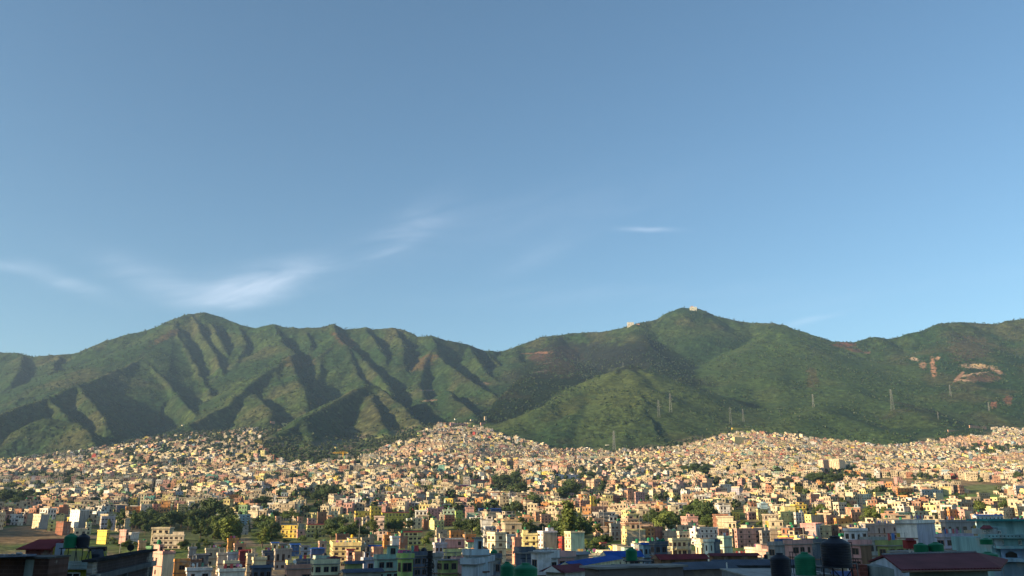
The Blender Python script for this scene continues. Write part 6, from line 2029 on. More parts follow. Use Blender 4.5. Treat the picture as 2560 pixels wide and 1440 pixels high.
def fwin(g, u0, u1, v0, v1, Y, frame='trim_white', arch=False):
    x0, x1, z0, z1 = fx(u0, Y), fx(u1, Y), zf(v1, Y), zf(v0, Y)
    f = MB()
    t_ = max(.05, (x1 - x0) * .07)
    f.box(x0, x1, Y - .07, Y - .003, z0, z0 + t_).box(x0, x1, Y - .07, Y - .003, z1 - t_, z1).box(x0, x0 + t_, Y - .07, Y - .003, z0 + t_, z1 - t_).box(x1 - t_, x1, Y - .07, Y - .003, z0 + t_, z1 - t_)
    f.box((x0 + x1) / 2 - .03, (x0 + x1) / 2 + .03, Y - .06, Y - .003, z0 + t_, z1 - t_)
    w = g.part('window', f, frame)
    g.part('pane', MB().box(x0 + t_, x1 - t_, Y - .03, Y - .004, z0 + t_, z1 - t_), 'glass', parent=w)
    return w


# --- left: brick block, red hip roof, yellow terrace house
g = Grp('brick_building', 40, 1440, 50, 'dark bare brick building with concrete pillar at the bottom left corner', 'building', z=1.5)
g.part('wall', wbox(-160, 117, 1397, 1900, 50, 2.2), 'wall_brick', (.085, .045, .036))
g.part('pillar', wbox(57, 76, 1399, 1900, 49.85, .15), 'wall_paint', (.22, .25, .24))
g.part('beam', wbox(-160, 119, 1393, 1397.0, 49.8, 2.6), 'wall_paint', (.07, .07, .07))
g.part('roof_sheet', MB().hexa([(fx(-160, 49), 49, zf(1399, 49)), (fx(86, 49), 49, zf(1391, 49)), (fx(90, 56), 56, zf(1386, 56)), (fx(-160, 56), 56, zf(1388, 56)),
                                (fx(-160, 49), 49, zf(1398, 49)), (fx(86, 49), 49, zf(1389.6, 49)), (fx(90, 56), 56, zf(1384.6, 56)), (fx(-160, 56), 56, zf(1386.6, 56))]), 'sheet_slate')
for (a, b, r_) in ((30, 1386, .14), (46, 1383, .2), (60, 1387, .12), (12, 1388, .15)):
    g.part('stone', MB().lathe(fx(a, 52), 52, [(r_ * .6, zf(b + 3, 52)), (r_, zf(b + 1, 52)), (r_ * .7, zf(b - 2, 52))], 7), 'concrete')
g = Grp('hip_roofed_house', 90, 1390, 92, 'small house under a dark red hip roof behind the brick building', 'house', z=1.5)
Yh = 92
g.part('wall', wbox(56, 121, 1371, 1600, Yh, 4.2), 'wall_paint', (.22, .07, .06))
g.part('wall', wbox(121.5, 158, 1366, 1600, Yh + .3, 3.6), 'wall_paint', (.50, .40, .08))
rv = [(36, 1372, Yh - .5), (122, 1372, Yh - .5), (165, 1363, Yh + 4.8), (70, 1363, Yh + 4.8), (90, 1348, Yh + 2), (158, 1347, Yh + 2)]
rb = MB()
rb.v = [(fx(u, y), y, zf(v, y)) for (u, v, y) in rv] + [(fx(u, y), y, zf(v, y) - .12) for (u, v, y) in rv[:4]]
rb.f = [(0, 1, 5, 4), (1, 2, 5), (2, 3, 4, 5), (3, 0, 4), (9, 8, 7, 6), (0, 6, 7, 1), (1, 7, 8, 2), (2, 8, 9, 3), (3, 9, 6, 0)]
rb.m = [0] * 9
g.part('roof', rb, 'sheet_red')
g = Grp('terrace_house', 180, 1440, 72, 'yellow house with a pierced grey balustrade round its roof terrace', 'house', z=1.5)
g.part('wall', wbox(139, 234, 1424, 1800, 72, 8), 'wall_paint', (.46, .42, .05))
g.part('terrace', wbox(116, 236, 1421.5, 1423.9, 71.4, 9), 'concrete')
bal = MB()
for k in range(24):
    a = 118 + k * (109 / 24)
    bal.box(fx(a, 71.4), fx(a + 3.2, 71.4), 71.4, 71.52, zf(1420.8, 71.4), zf(1404.6, 71.4))
for v in (1403.4, 1411.6, 1420.8):
    bal.box(fx(117, 71.4), fx(227.5, 71.4), 71.37, 71.55, zf(v + .7, 71.4) - .0, zf(v - .7, 71.4))
g.part('balustrade', bal, 'wall_paint', (.36, .42, .40))
g.part('back_wall', wbox(158, 262, 1377, 1421, 80.2, .3), 'wall_paint', (.42, .38, .08))
g.part('back_wall', wbox(136, 157, 1358, 1421, 80.4, .3), 'wall_paint', (.30, .34, .42))
fwin(g, 168, 206, 1431, 1470, 71.95)
g.part('shade_slab', wbox(112, 150, 1433, 1435, 70.6, 1.2), 'concrete')


def big_tank(u, v0, v1, Y, wpx, color, label):
    r = wpx / 2 / 2150 * Y
    z0 = zf(v1, Y)
    return make_tank(label, fx(u, Y), Y, z0, r, zf(v0, Y) - z0, color, detail=True, group='large water tanks on steel stands')


big_tank(171, 1333, 1369.5, 75, 31, 'green', 'dark green ribbed tank on the left end of the twin stand')
big_tank(202, 1334, 1369.5, 75.2, 30, 'black', 'black ribbed tank on the right end of the twin stand')
g = Grp('tank_stand', 186, 1403, 75, 'rusty steel stand with diagonal braces under the twin tanks', 'tank stand')
g.part('platform', wbox(148, 223, 1369.8, 1372, 74.2, 1.7), 'dark_metal')
for u in (150, 168, 187, 204, 221):
    g.part('leg', MB().bar((fx(u, 74.4), 74.4, zf(1421, 74.4)), (fx(u, 74.4), 74.4, zf(1371.6, 74.4)), .035, n=6), 'dark_metal')
for (a, b) in ((150, 160), (221, 207), (187, 196)):
    g.part('brace', MB().bar((fx(a, 74.35), 74.35, zf(1374, 74.35)), (fx(b, 74.35), 74.35, zf(1418, 74.35)), .03, n=6), 'dark_metal')
g = Grp('solar_water_heater', 243, 1402, 76, 'dark tilted solar water heater on the yellow terrace', 'solar heater')
pn = MB().hexa([(fx(230, 75), 75, zf(1402, 75)), (fx(262, 75), 75, zf(1402, 75)), (fx(255, 76.4), 76.4, zf(1375, 76.4)), (fx(224, 76.4), 76.4, zf(1375, 76.4)),
                (fx(230, 74.9), 74.9, zf(1400, 75)), (fx(262, 74.9), 74.9, zf(1400, 75)), (fx(255, 76.3), 76.3, zf(1373, 76.4)), (fx(224, 76.3), 76.3, zf(1373, 76.4))])
g.part('panel', pn, 'glass')
g.part('cylinder', MB().bar((fx(222, 76.6), 76.6, zf(1372, 76.6)), (fx(262, 76.6), 76.6, zf(1372, 76.6)), .2, n=14), 'dark_metal')
g.part('frame', MB().bar((fx(258, 76.5), 76.5, zf(1376, 76.5)), (fx(272, 75.6), 75.6, zf(1402, 75.6)), .03).bar((fx(226, 76.5), 76.5, zf(1376, 76.5)), (fx(240, 77), 77, zf(1402, 77)), .03), 'grey_metal')
# long dark wall running away on the right of it
wl_ = house(fx(233, 62), 62, math.radians(99.5), 17.5, .35, 1.0, zf(1405, 62), 'brown', label='long dark brick building running away from the yellow terrace house', cat='building', name='brick_building',
            detail=0, hut=False, tank=0, parapet=0, brick=True)
for ch in wl_.children:
    if ch.name.startswith('wall'):
        ch.color = (.05, .04, .042, 1)  # wall darkened, deep foreground shade put into its colour
        ch.data.materials.clear()
        ch.data.materials.append(MATS['wall_brick'])
simple('tar_roof', (.035, .036, .04), .95, var=.4)  # near-black copy of the roof slab, foreground shade painted in
MATS['tar_roof'].node_tree.nodes['Principled BSDF'].inputs['Specular IOR Level'].default_value = 0
for ch in wl_.children:
    if ch.name.startswith('roof'):
        ch.data.materials.clear()
        ch.data.materials.append(MATS['tar_roof'])
zt_ = zf(1405, 62) - 1.0
MB().box(-.3, 17.8, -.35, -.003, zt_ - 1.25, zt_ - .85).build('beam', 'wall_paint', wl_, (.09, .10, .11))
for xx in (0, 8.6, 16.9):
    MB().box(xx, xx + .4, -.2, -.003, 0, zt_ - 1.26).build('pillar', 'wall_paint', wl_, (.09, .10, .11))
g = Grp('satellite_dish', 323, 1398, 95, 'round satellite dish on a thin pole over the dark brick building', 'satellite dish')
g.part('pole', MB().bar((fx(324, 95), 95, zf(1408, 95)), (fx(324, 95), 95, zf(1358, 95)), .03, n=6), 'dark_metal')
g.part('dish', MB().bar((fx(324, 94.8), 94.8, zf(1368, 95)), (fx(324.5, 94.6), 94.5, zf(1368.5, 95)), .1, r2=.36, n=16), 'dark_metal')
g.part('cross_bar', MB().bar((fx(317, 95), 95, zf(1359, 95)), (fx(333, 95), 95, zf(1359, 95)), .025, n=6), 'dark_metal')

# --- black mast with coiled cables
g = Grp('cable_mast', 1075, 1440, 45, 'thick black mast wrapped with looped cables at the bottom centre', 'mast')
xm, ym = fx(1075, 45), 45
g.part('pole', MB().bar((xm, ym, 0), (xm, ym, zf(1380, 45)), .13, n=14), 'dark_metal')
for k, (du, v, r_) in enumerate([(-5, 1412, .11), (6, 1414, .12), (-6, 1420, .14), (5, 1424, .13), (-4, 1431, .12), (6, 1434, .14), (-7, 1409, .07), (7, 1404, .06)]):
    b = MB()
    cx_, cz_ = fx(1075 + du, 45), zf(v, 45)
    pts = [(cx_ + r_ * math.cos(a), ym - .18 - .03 * math.sin(2 * a), cz_ + r_ * 1.1 * math.sin(a)) for a in np.linspace(0, 6.283, 15)]
    for a, c_ in zip(pts[:-1], pts[1:]):
        b.bar(a, c_, .014, n=4)
    g.part('cable', b, 'dark_metal')
g.part('cap', MB().bar((xm, ym, zf(1380, 45) + .003), (xm, ym, zf(1377, 45)), .16, n=14), 'dark_metal')
g.part('junction_box', MB().box(xm - .16, xm + .16, ym - .3, ym - .135, zf(1396, 45), zf(1388, 45)), 'dark_metal')

# --- tanks at the bottom
big_tank(1268, 1404, 1452, 50, 33, 'green', 'left of the two big green tanks at the bottom centre')
big_tank(1314, 1407, 1462, 48, 58, 'green', 'broadest green tank at the bottom centre, beside a slimmer one')
g = Grp('tank_stand', 1290, 1470, 50, 'steel stand under the two big green tanks at bottom centre', 'tank stand')
g.part('platform', wbox(1250, 1346, 1462.2, 1466, 47, 4), 'dark_metal')
for u in (1253, 1343):
    g.part('leg', MB().bar((fx(u, 49), 49, 1.8), (fx(u, 49), 49, zf(1466.1, 49)), .05), 'dark_metal')
big_tank(1579, 1368, 1402, 85, 28, 'green', 'green tank standing high on a tall frame at bottom right of centre')
g = Grp('tank_stand', 1590, 1440, 85, 'tall steel frame carrying one green tank above the concrete wall', 'tank stand')
g.part('platform', wbox(1564, 1634, 1402.3, 1404.5, 84, 2), 'dark_metal')
for u in (1566, 1598, 1609, 1632):
    g.part('leg', MB().bar((fx(u, 84.3), 84.3, 1.6), (fx(u, 84.3), 84.3, zf(1404.6, 84.3)), .045), 'dark_metal')
g.part('brace', MB().bar((fx(1566, 84.2), 84.2, zf(1416, 84)), (fx(1632, 84.2), 84.2, zf(1416, 84)), .03), 'dark_metal')
g.part('brace', MB().bar((fx(1598, 84.2), 84.2, zf(1440, 84)), (fx(1632, 84.2), 84.2, zf(1416.5, 84)), .03), 'dark_metal')
big_tank(1532, 1410, 1423, 72, 27, 'green', 'low green tank on the concrete wall, left one')
big_tank(1563, 1411, 1423, 71.6, 26, 'green', 'low green tank on the concrete wall beside the stand')
H(1492, 1494, 1640, 1423, None, 68, 'slate', label='long dark concrete wall house at the bottom under the low green tanks', group=rowd, detail=0, hut=False, tank=0, parapet=0, depth=6)
H(1640, 1642, 1702, 1419, None, 74, 'slate', label='second concrete wall block right of the tall tank frame', group=rowd, detail=0, hut=False, tank=0, parapet=0, depth=6)
H(1702, 1704, 1822, 1424, None, 78, 'slate', label='dark open shed with sheet roof at the bottom right of centre', group=rowd, detail=0, hut=False, tank=0, roof='gable', roofmat='sheet_slate', depth=7)
H(1632, 1650, 1761, 1399, None, 150, 'brown', label='long barn with dark red roof and white gable end', cat='barn', name='barn', detail=1, roof='gable', roofmat='sheet_red', th=16, nwl=0, tank=0, wsz=(1.2, 1.0))
H(1770, 1776, 1888, 1390, None, 190, 'brown', label='second dark red roofed barn behind the slate hall', cat='barn', name='barn', detail=1, roof='gable', roofmat='sheet_maroon', th=8, tank=0)
H(1786, 1790, 1985, 1413, None, 100, 'slate', label='wide slate roofed hall with small roof vents', cat='hall', name='hall', detail=1, roof='gable', roofmat='sheet_slate', th=3, depth=6.5, tank=0, wsz=(1.5, 1.3))
H(1425, 1433, 1546, 1416, None, 112, 'cream', label='long building under a vivid blue sloping roof running away to the right', cat='building', name='building', detail=1, roof='gable', roofmat='sheet_blue', th=66, tank=0, wsz=(1.3, 1.2), depth=5)
H(1503, 1520, 1602, 1393, None, 185, 'cream', label='second blue roofed building with white gable behind the green tank', cat='building', name='building', detail=1, roof='gable', roofmat='sheet_blue', th=14, tank=0)
H(1380, 1409, 1462, 1431, None, 78, 'white', label='low white gabled house with dark red roof at the bottom', cat='house', detail=2, roof='gable', roofmat='sheet_maroon', th=52, tank=0, nwl=2, nwr=1)
g = Grp('tarpaulin', 1835, 1437, 76, 'blue tarpaulin hung over the shed front', 'tarpaulin')
g.part('sheet', MB().hexa([(fx(1819, 75), 75, zf(1438, 75)), (fx(1850, 75), 75, zf(1436, 75)), (fx(1848, 76), 76, zf(1424, 76)), (fx(1820, 76), 76, zf(1429, 76)),
                           (fx(1819, 74.97), 74.97, zf(1437.5, 75)), (fx(1850, 74.97), 74.97, zf(1435.5, 75)), (fx(1848, 75.97), 75.97, zf(1423.5, 76)), (fx(1820, 75.97), 75.97, zf(1428.5, 76))]), 'sheet_blue')
g.part('pole', MB().bar((fx(1816, 75), 75, 1.6), (fx(1816, 75), 75, zf(1406, 75)), .05), 'trim_white')

# --- the great black tank, its neighbours and their steel frames
big_tank(2092, 1340, 1418, 50, 70, 'black', 'great black ribbed tank, largest of all tanks')
big_tank(1950, 1382, 1441, 48, 47, 'black', 'black tank left of the green one at the bottom right')
big_tank(2012, 1380, 1438, 50, 49, 'green', 'green tank between the two black tanks at the bottom right')
g = Grp('tank_stand', 2092, 1440, 50, 'dark steel frame with slanting legs under the great black tank', 'tank stand')
g.part('platform', wbox(2052, 2134, 1418.3, 1421, 49, 2), 'dark_metal')
for (a, b) in ((2057, 2050), (2080, 2080), (2104, 2106), (2128, 2136)):
    g.part('leg', MB().bar((fx(b, 49.2), 49.2, 8), (fx(a, 49.2), 49.2, zf(1421.1, 49.2)), .045), 'dark_metal')
g.part('brace', MB().bar((fx(2080, 49.1), 49.1, zf(1423, 49)), (fx(2100, 49.1), 49.1, zf(1447, 49)), .03).bar((fx(2128, 49.1), 49.1, zf(1423, 49)), (fx(2110, 49.1), 49.1, zf(1447, 49)), .03), 'dark_metal')
g = Grp('roof_railing', 2138, 1418, 52, 'thin black roof railing right of the great black tank', 'railing')
for (a, v0) in ((2127, 1355), (2133, 1357), (2139, 1397), (2145, 1397)):
    g.part('post', MB().bar((fx(a, 52), 52, zf(1424, 52)), (fx(a, 52), 52, zf(v0, 52)), .022, n=6), 'dark_metal')
for (a, b, v) in ((2126, 2134, 1356), (2126, 2147, 1397.5), (2126, 2147, 1418)):
    g.part('rail', MB().bar((fx(a, 52), 52.03, zf(v, 52)), (fx(b, 52), 52.03, zf(v, 52)), .022, n=6), 'dark_metal')
g = Grp('roof_railing', 1983, 1440, 52, 'thin black roof railing between black and green tanks at the bottom right', 'railing')
for a in (1976, 1982, 1991, 2037, 2052):
    g.part('post', MB().bar((fx(a, 52), 52, zf(1450, 52)), (fx(a, 52), 52, zf(1380 if a < 2000 else 1392, 52)), .022, n=6), 'dark_metal')
g.part('rail', MB().bar((fx(1974, 52), 52.03, zf(1380, 52)), (fx(1993, 52), 52.03, zf(1380, 52)), .022, n=6), 'dark_metal')
g = Grp('flat_roof', 2050, 1460, 56, 'shaded flat concrete roof with a blue sheet under the dark tanks', 'roof')
g.part('slab', wbox(1915, 2168, 1452, 1456, 46, 10), 'concrete')
g.part('wall', wbox(1917, 2166, 1456.1, 1900, 46.2, 9.6), 'wall_paint', (.20, .20, .21))
g.part('blue_sheet', wbox(2082, 2128, 1428, 1445, 55, .2), 'wall_paint', (.16, .24, .50))
g.part('brick_pier', wbox(2150, 2170, 1412, 1452, 54, 1.5), 'wall_brick', (.30, .10, .07))

# --- house with the big red roof, bottom right
g = Grp('gabled_house', 2330, 1440, 50, 'house with broad dark red sheet roof and pale gable wall at the bottom right', 'house', z=1.5)
A, B, C_, D_, E_, G_ = (2253, 1423, 48), (2502, 1419, 49), (2206, 1387, 53), (2440, 1380.5, 55), (2170, 1402, 57), (2520, 1398, 60)
W3 = [(fx(u, y, v), y, zf(v, y)) for (u, v, y) in (A, B, C_, D_, E_, G_)]
rb = MB()
rb.v = W3 + [(x, y, z - .1) for (x, y, z) in W3]
rb.f = [(0, 1, 3, 2), (1, 5, 3), (2, 3, 5, 4), (6, 8, 9, 7), (7, 9, 11), (8, 10, 11, 9), (0, 6, 7, 1), (1, 7, 11, 5), (5, 11, 10, 4), (4, 10, 8, 2), (2, 8, 6, 0)]
rb.m = [0] * len(rb.f)
g.part('roof', rb, 'sheet_maroon')
a, c_, e_ = [Vector(W3[i]) for i in (0, 2, 4)]
ins = Vector((.12, .02, 0))
gw = MB()
gw.v = [tuple(a + ins - Vector((0, 0, .13))), tuple(c_ + ins - Vector((0, 0, .15))), tuple(e_ + ins - Vector((0, 0, .13))), (e_.x + .12, e_.y, 1), (a.x + .12, a.y, 1)]
gw.v += [(x + .3, y, z) for (x, y, z) in gw.v]
gw.f = [(0, 1, 2, 3, 4), (9, 8, 7, 6, 5), (0, 4, 9, 5), (2, 7, 8, 3)]
gw.m = [0] * 4
g.part('gable_wall', gw, 'wall_paint', (.48, .53, .60))
g.part('wall', wbox(2266, 2474, 1427, 1900, 49.2, 6), 'wall_paint', (.22, .26, .25))
g.part('fascia', MB().bar((W3[0][0], 47.97, W3[0][2] - .13), (W3[1][0], 48.97, W3[1][2] - .13), .05), 'trim_brown')
g.part('ridge_cap', MB().bar((W3[2][0], W3[2][1], W3[2][2] + .03), (W3[3][0], W3[3][1], W3[3][2] + .03), .06, n=6), 'sheet_grey')
big_tank(2306, 1357, 1381, 78, 33, 'green', 'left green tank behind the broad dark red roof')
big_tank(2344, 1355, 1381, 78, 35, 'green', 'right green tank behind the broad dark red roof, beside its twin')
big_tank(2472, 1379, 1409, 62, 44, 'green', 'squat green tank between red roof and teal house')
big_tank(2472, 1345, 1361, 95, 29, 'green', 'small green tank below the white room of the teal house')
g = Grp('roof_shrine', 2280, 1384, 82, 'small red pointed roof shed on white posts behind the broad red roof', 'shed')
g.part('body', wbox(2269, 2292, 1351, 1372, 82, 1), 'wall_paint', (.36, .05, .045))
rb = MB()
rb.v = [(fx(u, y), y, zf(v, y)) for (u, v, y) in ((2267, 1351.5, 81.8), (2294, 1351.5, 81.8), (2294, 1351.5, 83.2), (2267, 1351.5, 83.2), (2273, 1345, 82.5), (2288, 1345, 82.5))]
rb.f = [(0, 1, 5, 4), (1, 2, 5), (2, 3, 4, 5), (3, 0, 4), (3, 2, 1, 0)]
rb.m = [0] * 5
g.part('roof', rb, 'sheet_red')
for u in (2275, 2284):
    g.part('post', wbox(u - 1.3, u + 1.3, 1372.2, 1390, 82.2, .12), 'trim_white')
H(2262, 2264, 2370, 1383, None, 84, 'slate', label='shaded flat roofed house under the twin green tanks', group=rowd, detail=0, hut=False, tank=0, parapet=0, depth=5)

# --- teal house at the right edge
g = Grp('teal_house', 2520, 1440, 100, 'tall teal and white terraced house with an arched opening at right edge', 'house', z=1.5)
TE, WH = (.28, .46, .46), (.50, .56, .58)
Yt = 100
g.part('wall', wbox(2487, 2640, 1346, 1700, Yt, 9), 'wall_paint', TE)
g.part('wall', wbox(2476, 2600, 1303, 1346, Yt + 6, 3), 'wall_paint', (.34, .52, .50))
g.part('roof', wbox(2470, 2605, 1298, 1303.0, Yt + 5, 5), 'sheet_teal')
g.part('stair_tower', wbox(2496, 2518, 1318, 1345, Yt + 1, 4), 'wall_paint', TE)
g.part('roof_room', wbox(2464, 2492, 1322, 1336, Yt + .5, 3), 'wall_paint', WH)
rb = MB()
rb.v = [(fx(u, y), y, zf(v, y)) for (u, v, y) in ((2460, 1322, Yt), (2494, 1322, Yt), (2494, 1321, Yt + 4), (2460, 1321, Yt + 4), (2470, 1313, Yt + 2), (2487, 1313, Yt + 2))]
rb.f = [(0, 1, 5, 4), (1, 2, 5), (2, 3, 4, 5), (3, 0, 4), (3, 2, 1, 0)]
rb.m = [0] * 5
g.part('roof', rb, 'sheet_red')
pb = wbox(2463, 2640, 1336, 1345.8, Yt - 1, 1)
g.part('parapet', pb, 'wall_paint', TE)
for k in range(9):
    u = 2472 + k * 9.5
    g.part('parapet_hole', wbox(u, u + 2.6, 1339, 1342, Yt - 1.02, .015), 'glass')
g.part('side_panel', wbox(2486, 2506, 1347, 1370, Yt - .1, .09), 'wall_paint', WH)
g.part('balcony', wbox(2502, 2640, 1366, 1372, Yt - 1.6, 1.5), 'wall_paint', (.30, .50, .52))
g.part('balcony', wbox(2500, 2640, 1396, 1405, Yt - 2.2, 2.1), 'wall_paint', (.34, .48, .58))
g.part('wall', wbox(2506, 2640, 1372.2, 1396, Yt - .4, .3), 'wall_paint', (.32, .42, .58))
ar = MB()
pts = [(2516 + 29 * k / 10, 1384 - 5.5 * math.sin(math.pi * k / 10)) for k in range(11)]
ar.poly([(fx(u, Yt - .46), Yt - .46, zf(v, Yt)) for (u, v) in [(2516, 1396)] + [(p[0], p[1]) for p in pts] + [(2545, 1396)]])
g.part('arched_opening', ar, 'glass')
fwin(g, 2503, 2512, 1326, 1335, Yt + .96)
fwin(g, 2468, 2474, 1325, 1332, Yt + .46)
fwin(g, 2479, 2486, 1325, 1332, Yt + .46)
fwin(g, 2508, 2515, 1350, 1362, Yt)
fwin(g, 2552, 2560, 1350, 1362, Yt)
g.part('wall', wbox(2506, 2640, 1406, 1700, Yt - 1.5, 1.4), 'wall_paint', (.20, .27, .33))

# --- lattice radio mast and street poles
def thin_mast(u, vt, vb, Y, w, label):
    x = fx(u, Y)
    z0 = float(height_at(x, Y)[0])
    h = zf(vt, Y) - z0
    t = empty('lattice_mast', (x, Y, z0))
    for (a, b) in ((-1, -1), (1, -1), (0, 1)):
        MB().bar((a * w / 2, b * w / 2, 0), (a * w / 5, b * w / 5, h), .09).build('leg', 'dark_metal', t)
    l_ = MB()
    for k in range(16):
        za, zb_ = h * k / 16, h * (k + 1) / 16
        ra, rb_ = w / 2 * (1 - .6 * k / 16), w / 2 * (1 - .6 * (k + 1) / 16)
        l_.bar((-ra, -ra, za), (rb_, -rb_, zb_), .05).bar((ra, -ra, za), (0, rb_, zb_), .05).bar((0, ra, za), (-rb_, -rb_, zb_), .05)
    l_.build('bracing', 'dark_metal', t)
    tag(t, label, 'mast')


thin_mast(2168, 1228, 1316, 400, 1.5, 'tall dark lattice mast rising among the sunlit houses on the right')
thin_mast(2104, 1262, 1310, 430, .8, 'slim pole mast in the lane left of the lattice mast')


def upole(u, vt, Y, label):
    x = fx(u, Y)
    z0 = float(height_at(x, Y)[0])
    h = zf(vt, Y) - z0
    t = empty('utility_pole', (x, Y, z0))
    MB().bar((0, 0, 0), (0, 0, h), .13, r2=.09, n=8).build('pole', 'concrete', t)
    MB().bar((-.8, 0, h - .5), (.8, 0, h - .5), .05).build('cross_arm', 'dark_metal', t)
    tag(t, label, 'utility pole', 'utility poles in the streets')


for (u, vt, Y, lab) in [(2014, 1280, 330, 'thin pole before the bubblegum pink house'), (895, 1312, 520, 'white pole in trees below the yellow school'), (1086, 1338, 270, 'pale pole beside the cream slab roofed house'),
                        (1162, 1330, 300, 'pale pole right of the wide peach house'), (1630, 1322, 260, 'dark pole before the orange three storey house'), (1724, 1355, 200, 'white pole before the beige lower house'),
                        (1625, 1252, 700, 'pole above the left tree row'), (1358, 1315, 330, 'short pole over the white fronted house'), (1512, 1262, 560, 'pole over the vegetable gardens'),
                        (760, 1160, 1500, 'tall pole in the far left centre town'), (737, 1155, 1500, 'second tall pole in the far left centre town'), (1441, 1168, 1500, 'tall pole right of the white hall'), (1602, 1303, 420, 'pole beside the left tree row'),
                        (297, 1340, 300, 'dark thin pole by the slim pinkish tower'), (1316, 1386, 120, 'pole before slate blue glazed block')]:
    upole(u, vt, Y, lab)

# laundry lines and satellite dishes on the nearer roofs
nr = random.Random(9)
ROOFS = [o for o in list(col.objects) if o.parent is None and '_c' in o and 110 < o.location.y < 420 and o['_roof'] == 'flat']
EXTRA = []
for o in sorted(ROOFS, key=lambda q: q.location.y):
    wb_ = [ch for ch in o.children if ch.name.startswith('wall')][0].data.vertices
    wr_, wl2, h_ = wb_[6].co.x, wb_[6].co.y, wb_[6].co.z
    if wr_ < 4:
        continue
    if nr.random() < .55:
        t = empty('clothes_line', o.matrix_world @ Vector((0, 0, 0)))
        t.location = (o.location.x, o.location.y, o.location.z + h_ + .17)
        t.rotation_euler = o.rotation_euler
        y_ = wl2 * nr.uniform(.15, .5)
        x0_, x1_ = wr_ * .12, wr_ * .88
        MB().bar((x0_, y_, 0), (x0_, y_, 1.9), .035, n=6).build('post', 'grey_metal', t)
        MB().bar((x1_, y_, 0), (x1_, y_, 1.9), .035, n=6).build('post', 'grey_metal', t)
        MB().bar((x0_, y_, 1.8), (x1_, y_, 1.8), .012, n=3).build('rope', 'dark_metal', t)
        xx = x0_ + .3
        while xx < x1_ - .9:
            w_ = nr.uniform(.4, 1.1)
            MB().box(xx, xx + w_, y_ - .015, y_ + .015, 1.8 - nr.uniform(.6, 1.3), 1.81).build('cloth', 'wall_paint', t, nr.choice([(.6, .1, .1), (.7, .7, .68), (.1, .2, .5), (.7, .45, .1), (.15, .4, .3), (.55, .2, .4), (.2, .2, .22)]))
            xx += w_ + nr.uniform(.1, .9)
        EXTRA.append((t, 'laundry', 'clothes line with hung washing', 'clothes lines on flat roofs'))
    if nr.random() < .4:
        t = empty('satellite_dish', (0, 0, 0))
        ca, sa = math.cos(o.rotation_euler.z), math.sin(o.rotation_euler.z)
        lx, ly = nr.uniform(.5, wr_ - .5), nr.uniform(.3, 1.0)
        t.location = (o.location.x + lx * ca - ly * sa, o.location.y + lx * sa + ly * ca, o.location.z + h_ + .17)
        MB().bar((0, 0, 0), (0, 0, 1.2), .04, n=6).build('pole', 'grey_metal', t)
        MB().bar((0, -.05, 1.3), (.12, -.2, 1.38), .12, r2=.42, n=14).build('dish', 'trim_white', t)
        EXTRA.append((t, 'satellite dish', 'small pale satellite dish', 'satellite dishes on roofs'))
hall = [o for o in col.objects if o.name.startswith('hall') and o.get('label', '').startswith('wide slate')][0]
for k in range(3):
    MB().bar((1.2 + 2.4 * k, 1.6, 2.0 + zf(1413, 100) * 0 + hall.children[0].data.vertices[6].co.z - 2.0), (1.2 + 2.4 * k, 1.6, hall.children[0].data.vertices[6].co.z + 1.5), .09, r2=.16, n=8).build('roof_vent', 'grey_metal', hall)
# ================================================================ ROOF TANKS AND LABELS
import re as _re
tops = [o for o in col.objects if o.parent is None and o.type in ('EMPTY', 'MESH')]
CUT = _re.compile(r' (?:left|right|with|beside|below|above|behind|over|under|among|at|in|on|of|between|before|carrying|near|touching|cut|hung|left|round|by|high|right|crowning|running|and|along|standing|wrapped|from|hanging|fronted by|hiding|half|leaning|just|to)\b')


def short(l):
    m = CUT.search(l)
    return l[:m.start()] if m else l


used = set()
bys = {}
for o in tops:
    l = o.get('label')
    if l:
        used.add(l)
        bys.setdefault(short(l), []).append(o)
land = []
for s_, os_ in bys.items():
    if len(os_) == 1 and len(s_.split()) >= 3 and os_[0].get('category') not in ('water tank', 'tank stand', 'cables'):
        o = os_[0]
        if '_u' in o:
            land.append((s_, o['_u'], o['_v'] + 8, o['_Y']))
        else:
            a, b_ = proj(o.location.x, o.location.y, o.location.z + 5)
            land.append((s_, a, b_, o.location.y))


def relabel(u, v, descs):
    c = sorted(land, key=lambda q: (q[1] - u) ** 2 + (2.2 * (q[2] - v)) ** 2)[:14]
    for (s_, a, b_, y) in c:
        du, dv = u - a, v - b_
        if abs(du) > abs(dv) * 1.3:
            rel = 'left of' if du < 0 else 'right of'
        else:
            rel = 'above' if dv < 0 else 'below'
        near = 'just ' if math.hypot(du, dv) < 24 else 'further ' if math.hypot(du, dv) > 70 and rel.endswith('of') else ''
        for d in descs:
            l = f'{d} {near}{rel} the {s_}'
            if l not in used and len(l.split()) <= 16:
                used.add(l)
                return l
    for (s_, a, b_, y) in c:
        for (s2, a2, b2, y2) in c:
            l = f'{descs[0]} between {s_} and {s2}'
            if s_ != s2 and l not in used and len(l.split()) <= 16:
                used.add(l)
                return l
    return descs[-1]


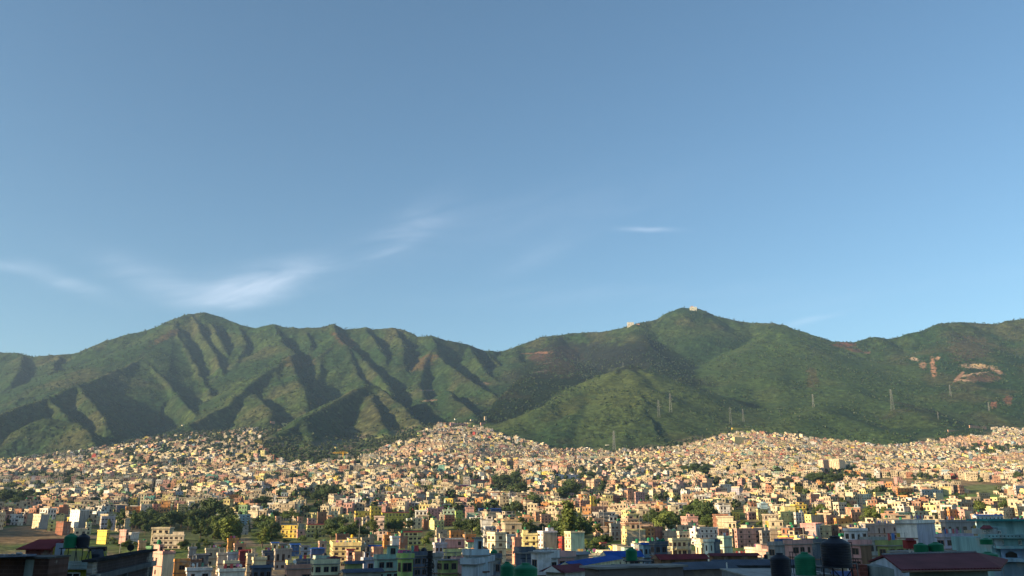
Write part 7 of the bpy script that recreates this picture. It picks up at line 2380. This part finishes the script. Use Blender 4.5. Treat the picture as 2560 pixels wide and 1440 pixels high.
for o in tops:
    if o.get('label') or '_c' not in o:
        continue
    a = CN[o['_c']]
    n = NUM.get(o['_ns'], 'tall')
    extra = [' with roof room'] if o['_hut'] else ([' with red roof'] if o['_roof'] != 'flat' else [' with flat roof'])
    o['label'] = relabel(o['_u'], o['_v'], [f'{n} storey {a} house', f'{n} storey {a} house{extra[0]}'])
TD = {'broad_a': ['dark broadleaf tree', 'dense dark broadleaf tree'], 'broad_b': ['green broadleaf tree', 'mid green broadleaf tree'], 'broad_c': ['light green broadleaf tree', 'yellowish broadleaf tree'],
      'tall_a': ['slim eucalyptus tree'], 'tall_b': ['loose light eucalyptus tree'], 'bush': ['low round shrub', 'leafy green shrub'], 'cone': ['dark pointed conifer'], 'bamboo': ['bamboo clump']}
for (t, key, x, y, z, hh, lab) in TREES:
    if lab:
        continue
    a, b_ = proj(x, y, z + hh / 2)
    t['label'] = relabel(a, b_, TD[key])
for (t, cat_, d_, grp_) in EXTRA:
    a, b_ = proj(*t.location)
    tag(t, relabel(a, b_, [d_, d_.replace('small pale', 'round pale').replace('hung washing', 'bright washing')]), cat_, grp_)
# tanks on the roofs share one mesh for each colour
TM = {}
for cn_ in ('green', 'black', 'yellow'):
    r, h = .6, 1.35
    TM[cn_] = MB().lathe(0, 0, [(r, 0), (r, h * .3), (r * .96, h * .33), (r, h * .36), (r, h * .7), (r * .96, h * .76), (r * .6, h * .93), (r * .32, h * .95), (r * .32, h)], 14).mesh('water_tank', ['tank_' + cn_])
seen = {}
TKs = sorted(TK, key=lambda q: q[1])[:240]
for (x, y, z, cn_, t) in TKs:
    seen.setdefault(t.name, []).append((x, y, z, cn_))
for (x, y, z, cn_, t) in TKs:
    o = bpy.data.objects.new('water_tank', TM[cn_])
    o.location = (x, y, z)
    col.objects.link(o)
    w = t['label'].split()
    side_ = 'left' if x == min(q[0] for q in seen[t.name]) else 'right'
    pre = f'{cn_} tank on ' if len(seen[t.name]) == 1 else f'{side_} of two {cn_} tanks on '
    room = 16 - len(pre.split())
    hl = t['label'] if len(w) <= room else (short(t['label']) if len(short(t['label']).split()) >= 2 else ' '.join(w[:room]))
    if len(seen[t.name]) == 1:
        lab_ = pre + hl
        if lab_ in used:
            lab_ = pre + ' '.join(w[:room])
    else:
        lab_ = pre + hl
    if lab_ in used:
        a, b_ = proj(x, y, z)
        lab_ = relabel(a, b_, [f'{cn_} roof tank', f'{cn_} water tank'])
    used.add(lab_)
    tag(o, lab_, 'water tank', 'water tanks on house roofs')
for o in tops:
    for k in ('_c', '_ns', '_roof', '_hut', '_u', '_v', '_Y', 'tank'):
        if k in o:
            del o[k]
# ================================================================ HAZE
hz = bpy.data.meshes.new('haze')
x0, x1, y0, y1, z0, z1 = -4300, 4300, -900, 7100, -9, 1260 + CAMZ
hv = [(x0, y0, z0), (x1, y0, z0), (x1, y1, z0), (x0, y1, z0), (x0, y0, z1), (x1, y0, z1), (x1, y1, z1), (x0, y1, z1)]
hz.from_pydata(hv, [], [(3, 2, 1, 0), (4, 5, 6, 7), (0, 1, 5, 4), (1, 2, 6, 5), (2, 3, 7, 6), (3, 0, 4, 7)])
haze = bpy.data.objects.new('haze', hz)
hm = bpy.data.materials.new('haze_air')
hm.use_nodes = True
ht = hm.node_tree
ht.nodes.clear()
pv = N(ht, 'ShaderNodeVolumePrincipled')
pv.inputs['Color'].default_value = (.46, .68, 1, 1)
pv.inputs['Density'].default_value = HAZE
pv.inputs['Anisotropy'].default_value = .25
ho = N(ht, 'ShaderNodeOutputMaterial')
ht.links.new(pv.outputs[0], ho.inputs['Volume'])
hz.materials.append(hm)
col.objects.link(haze)
tag(haze, kind='stuff')
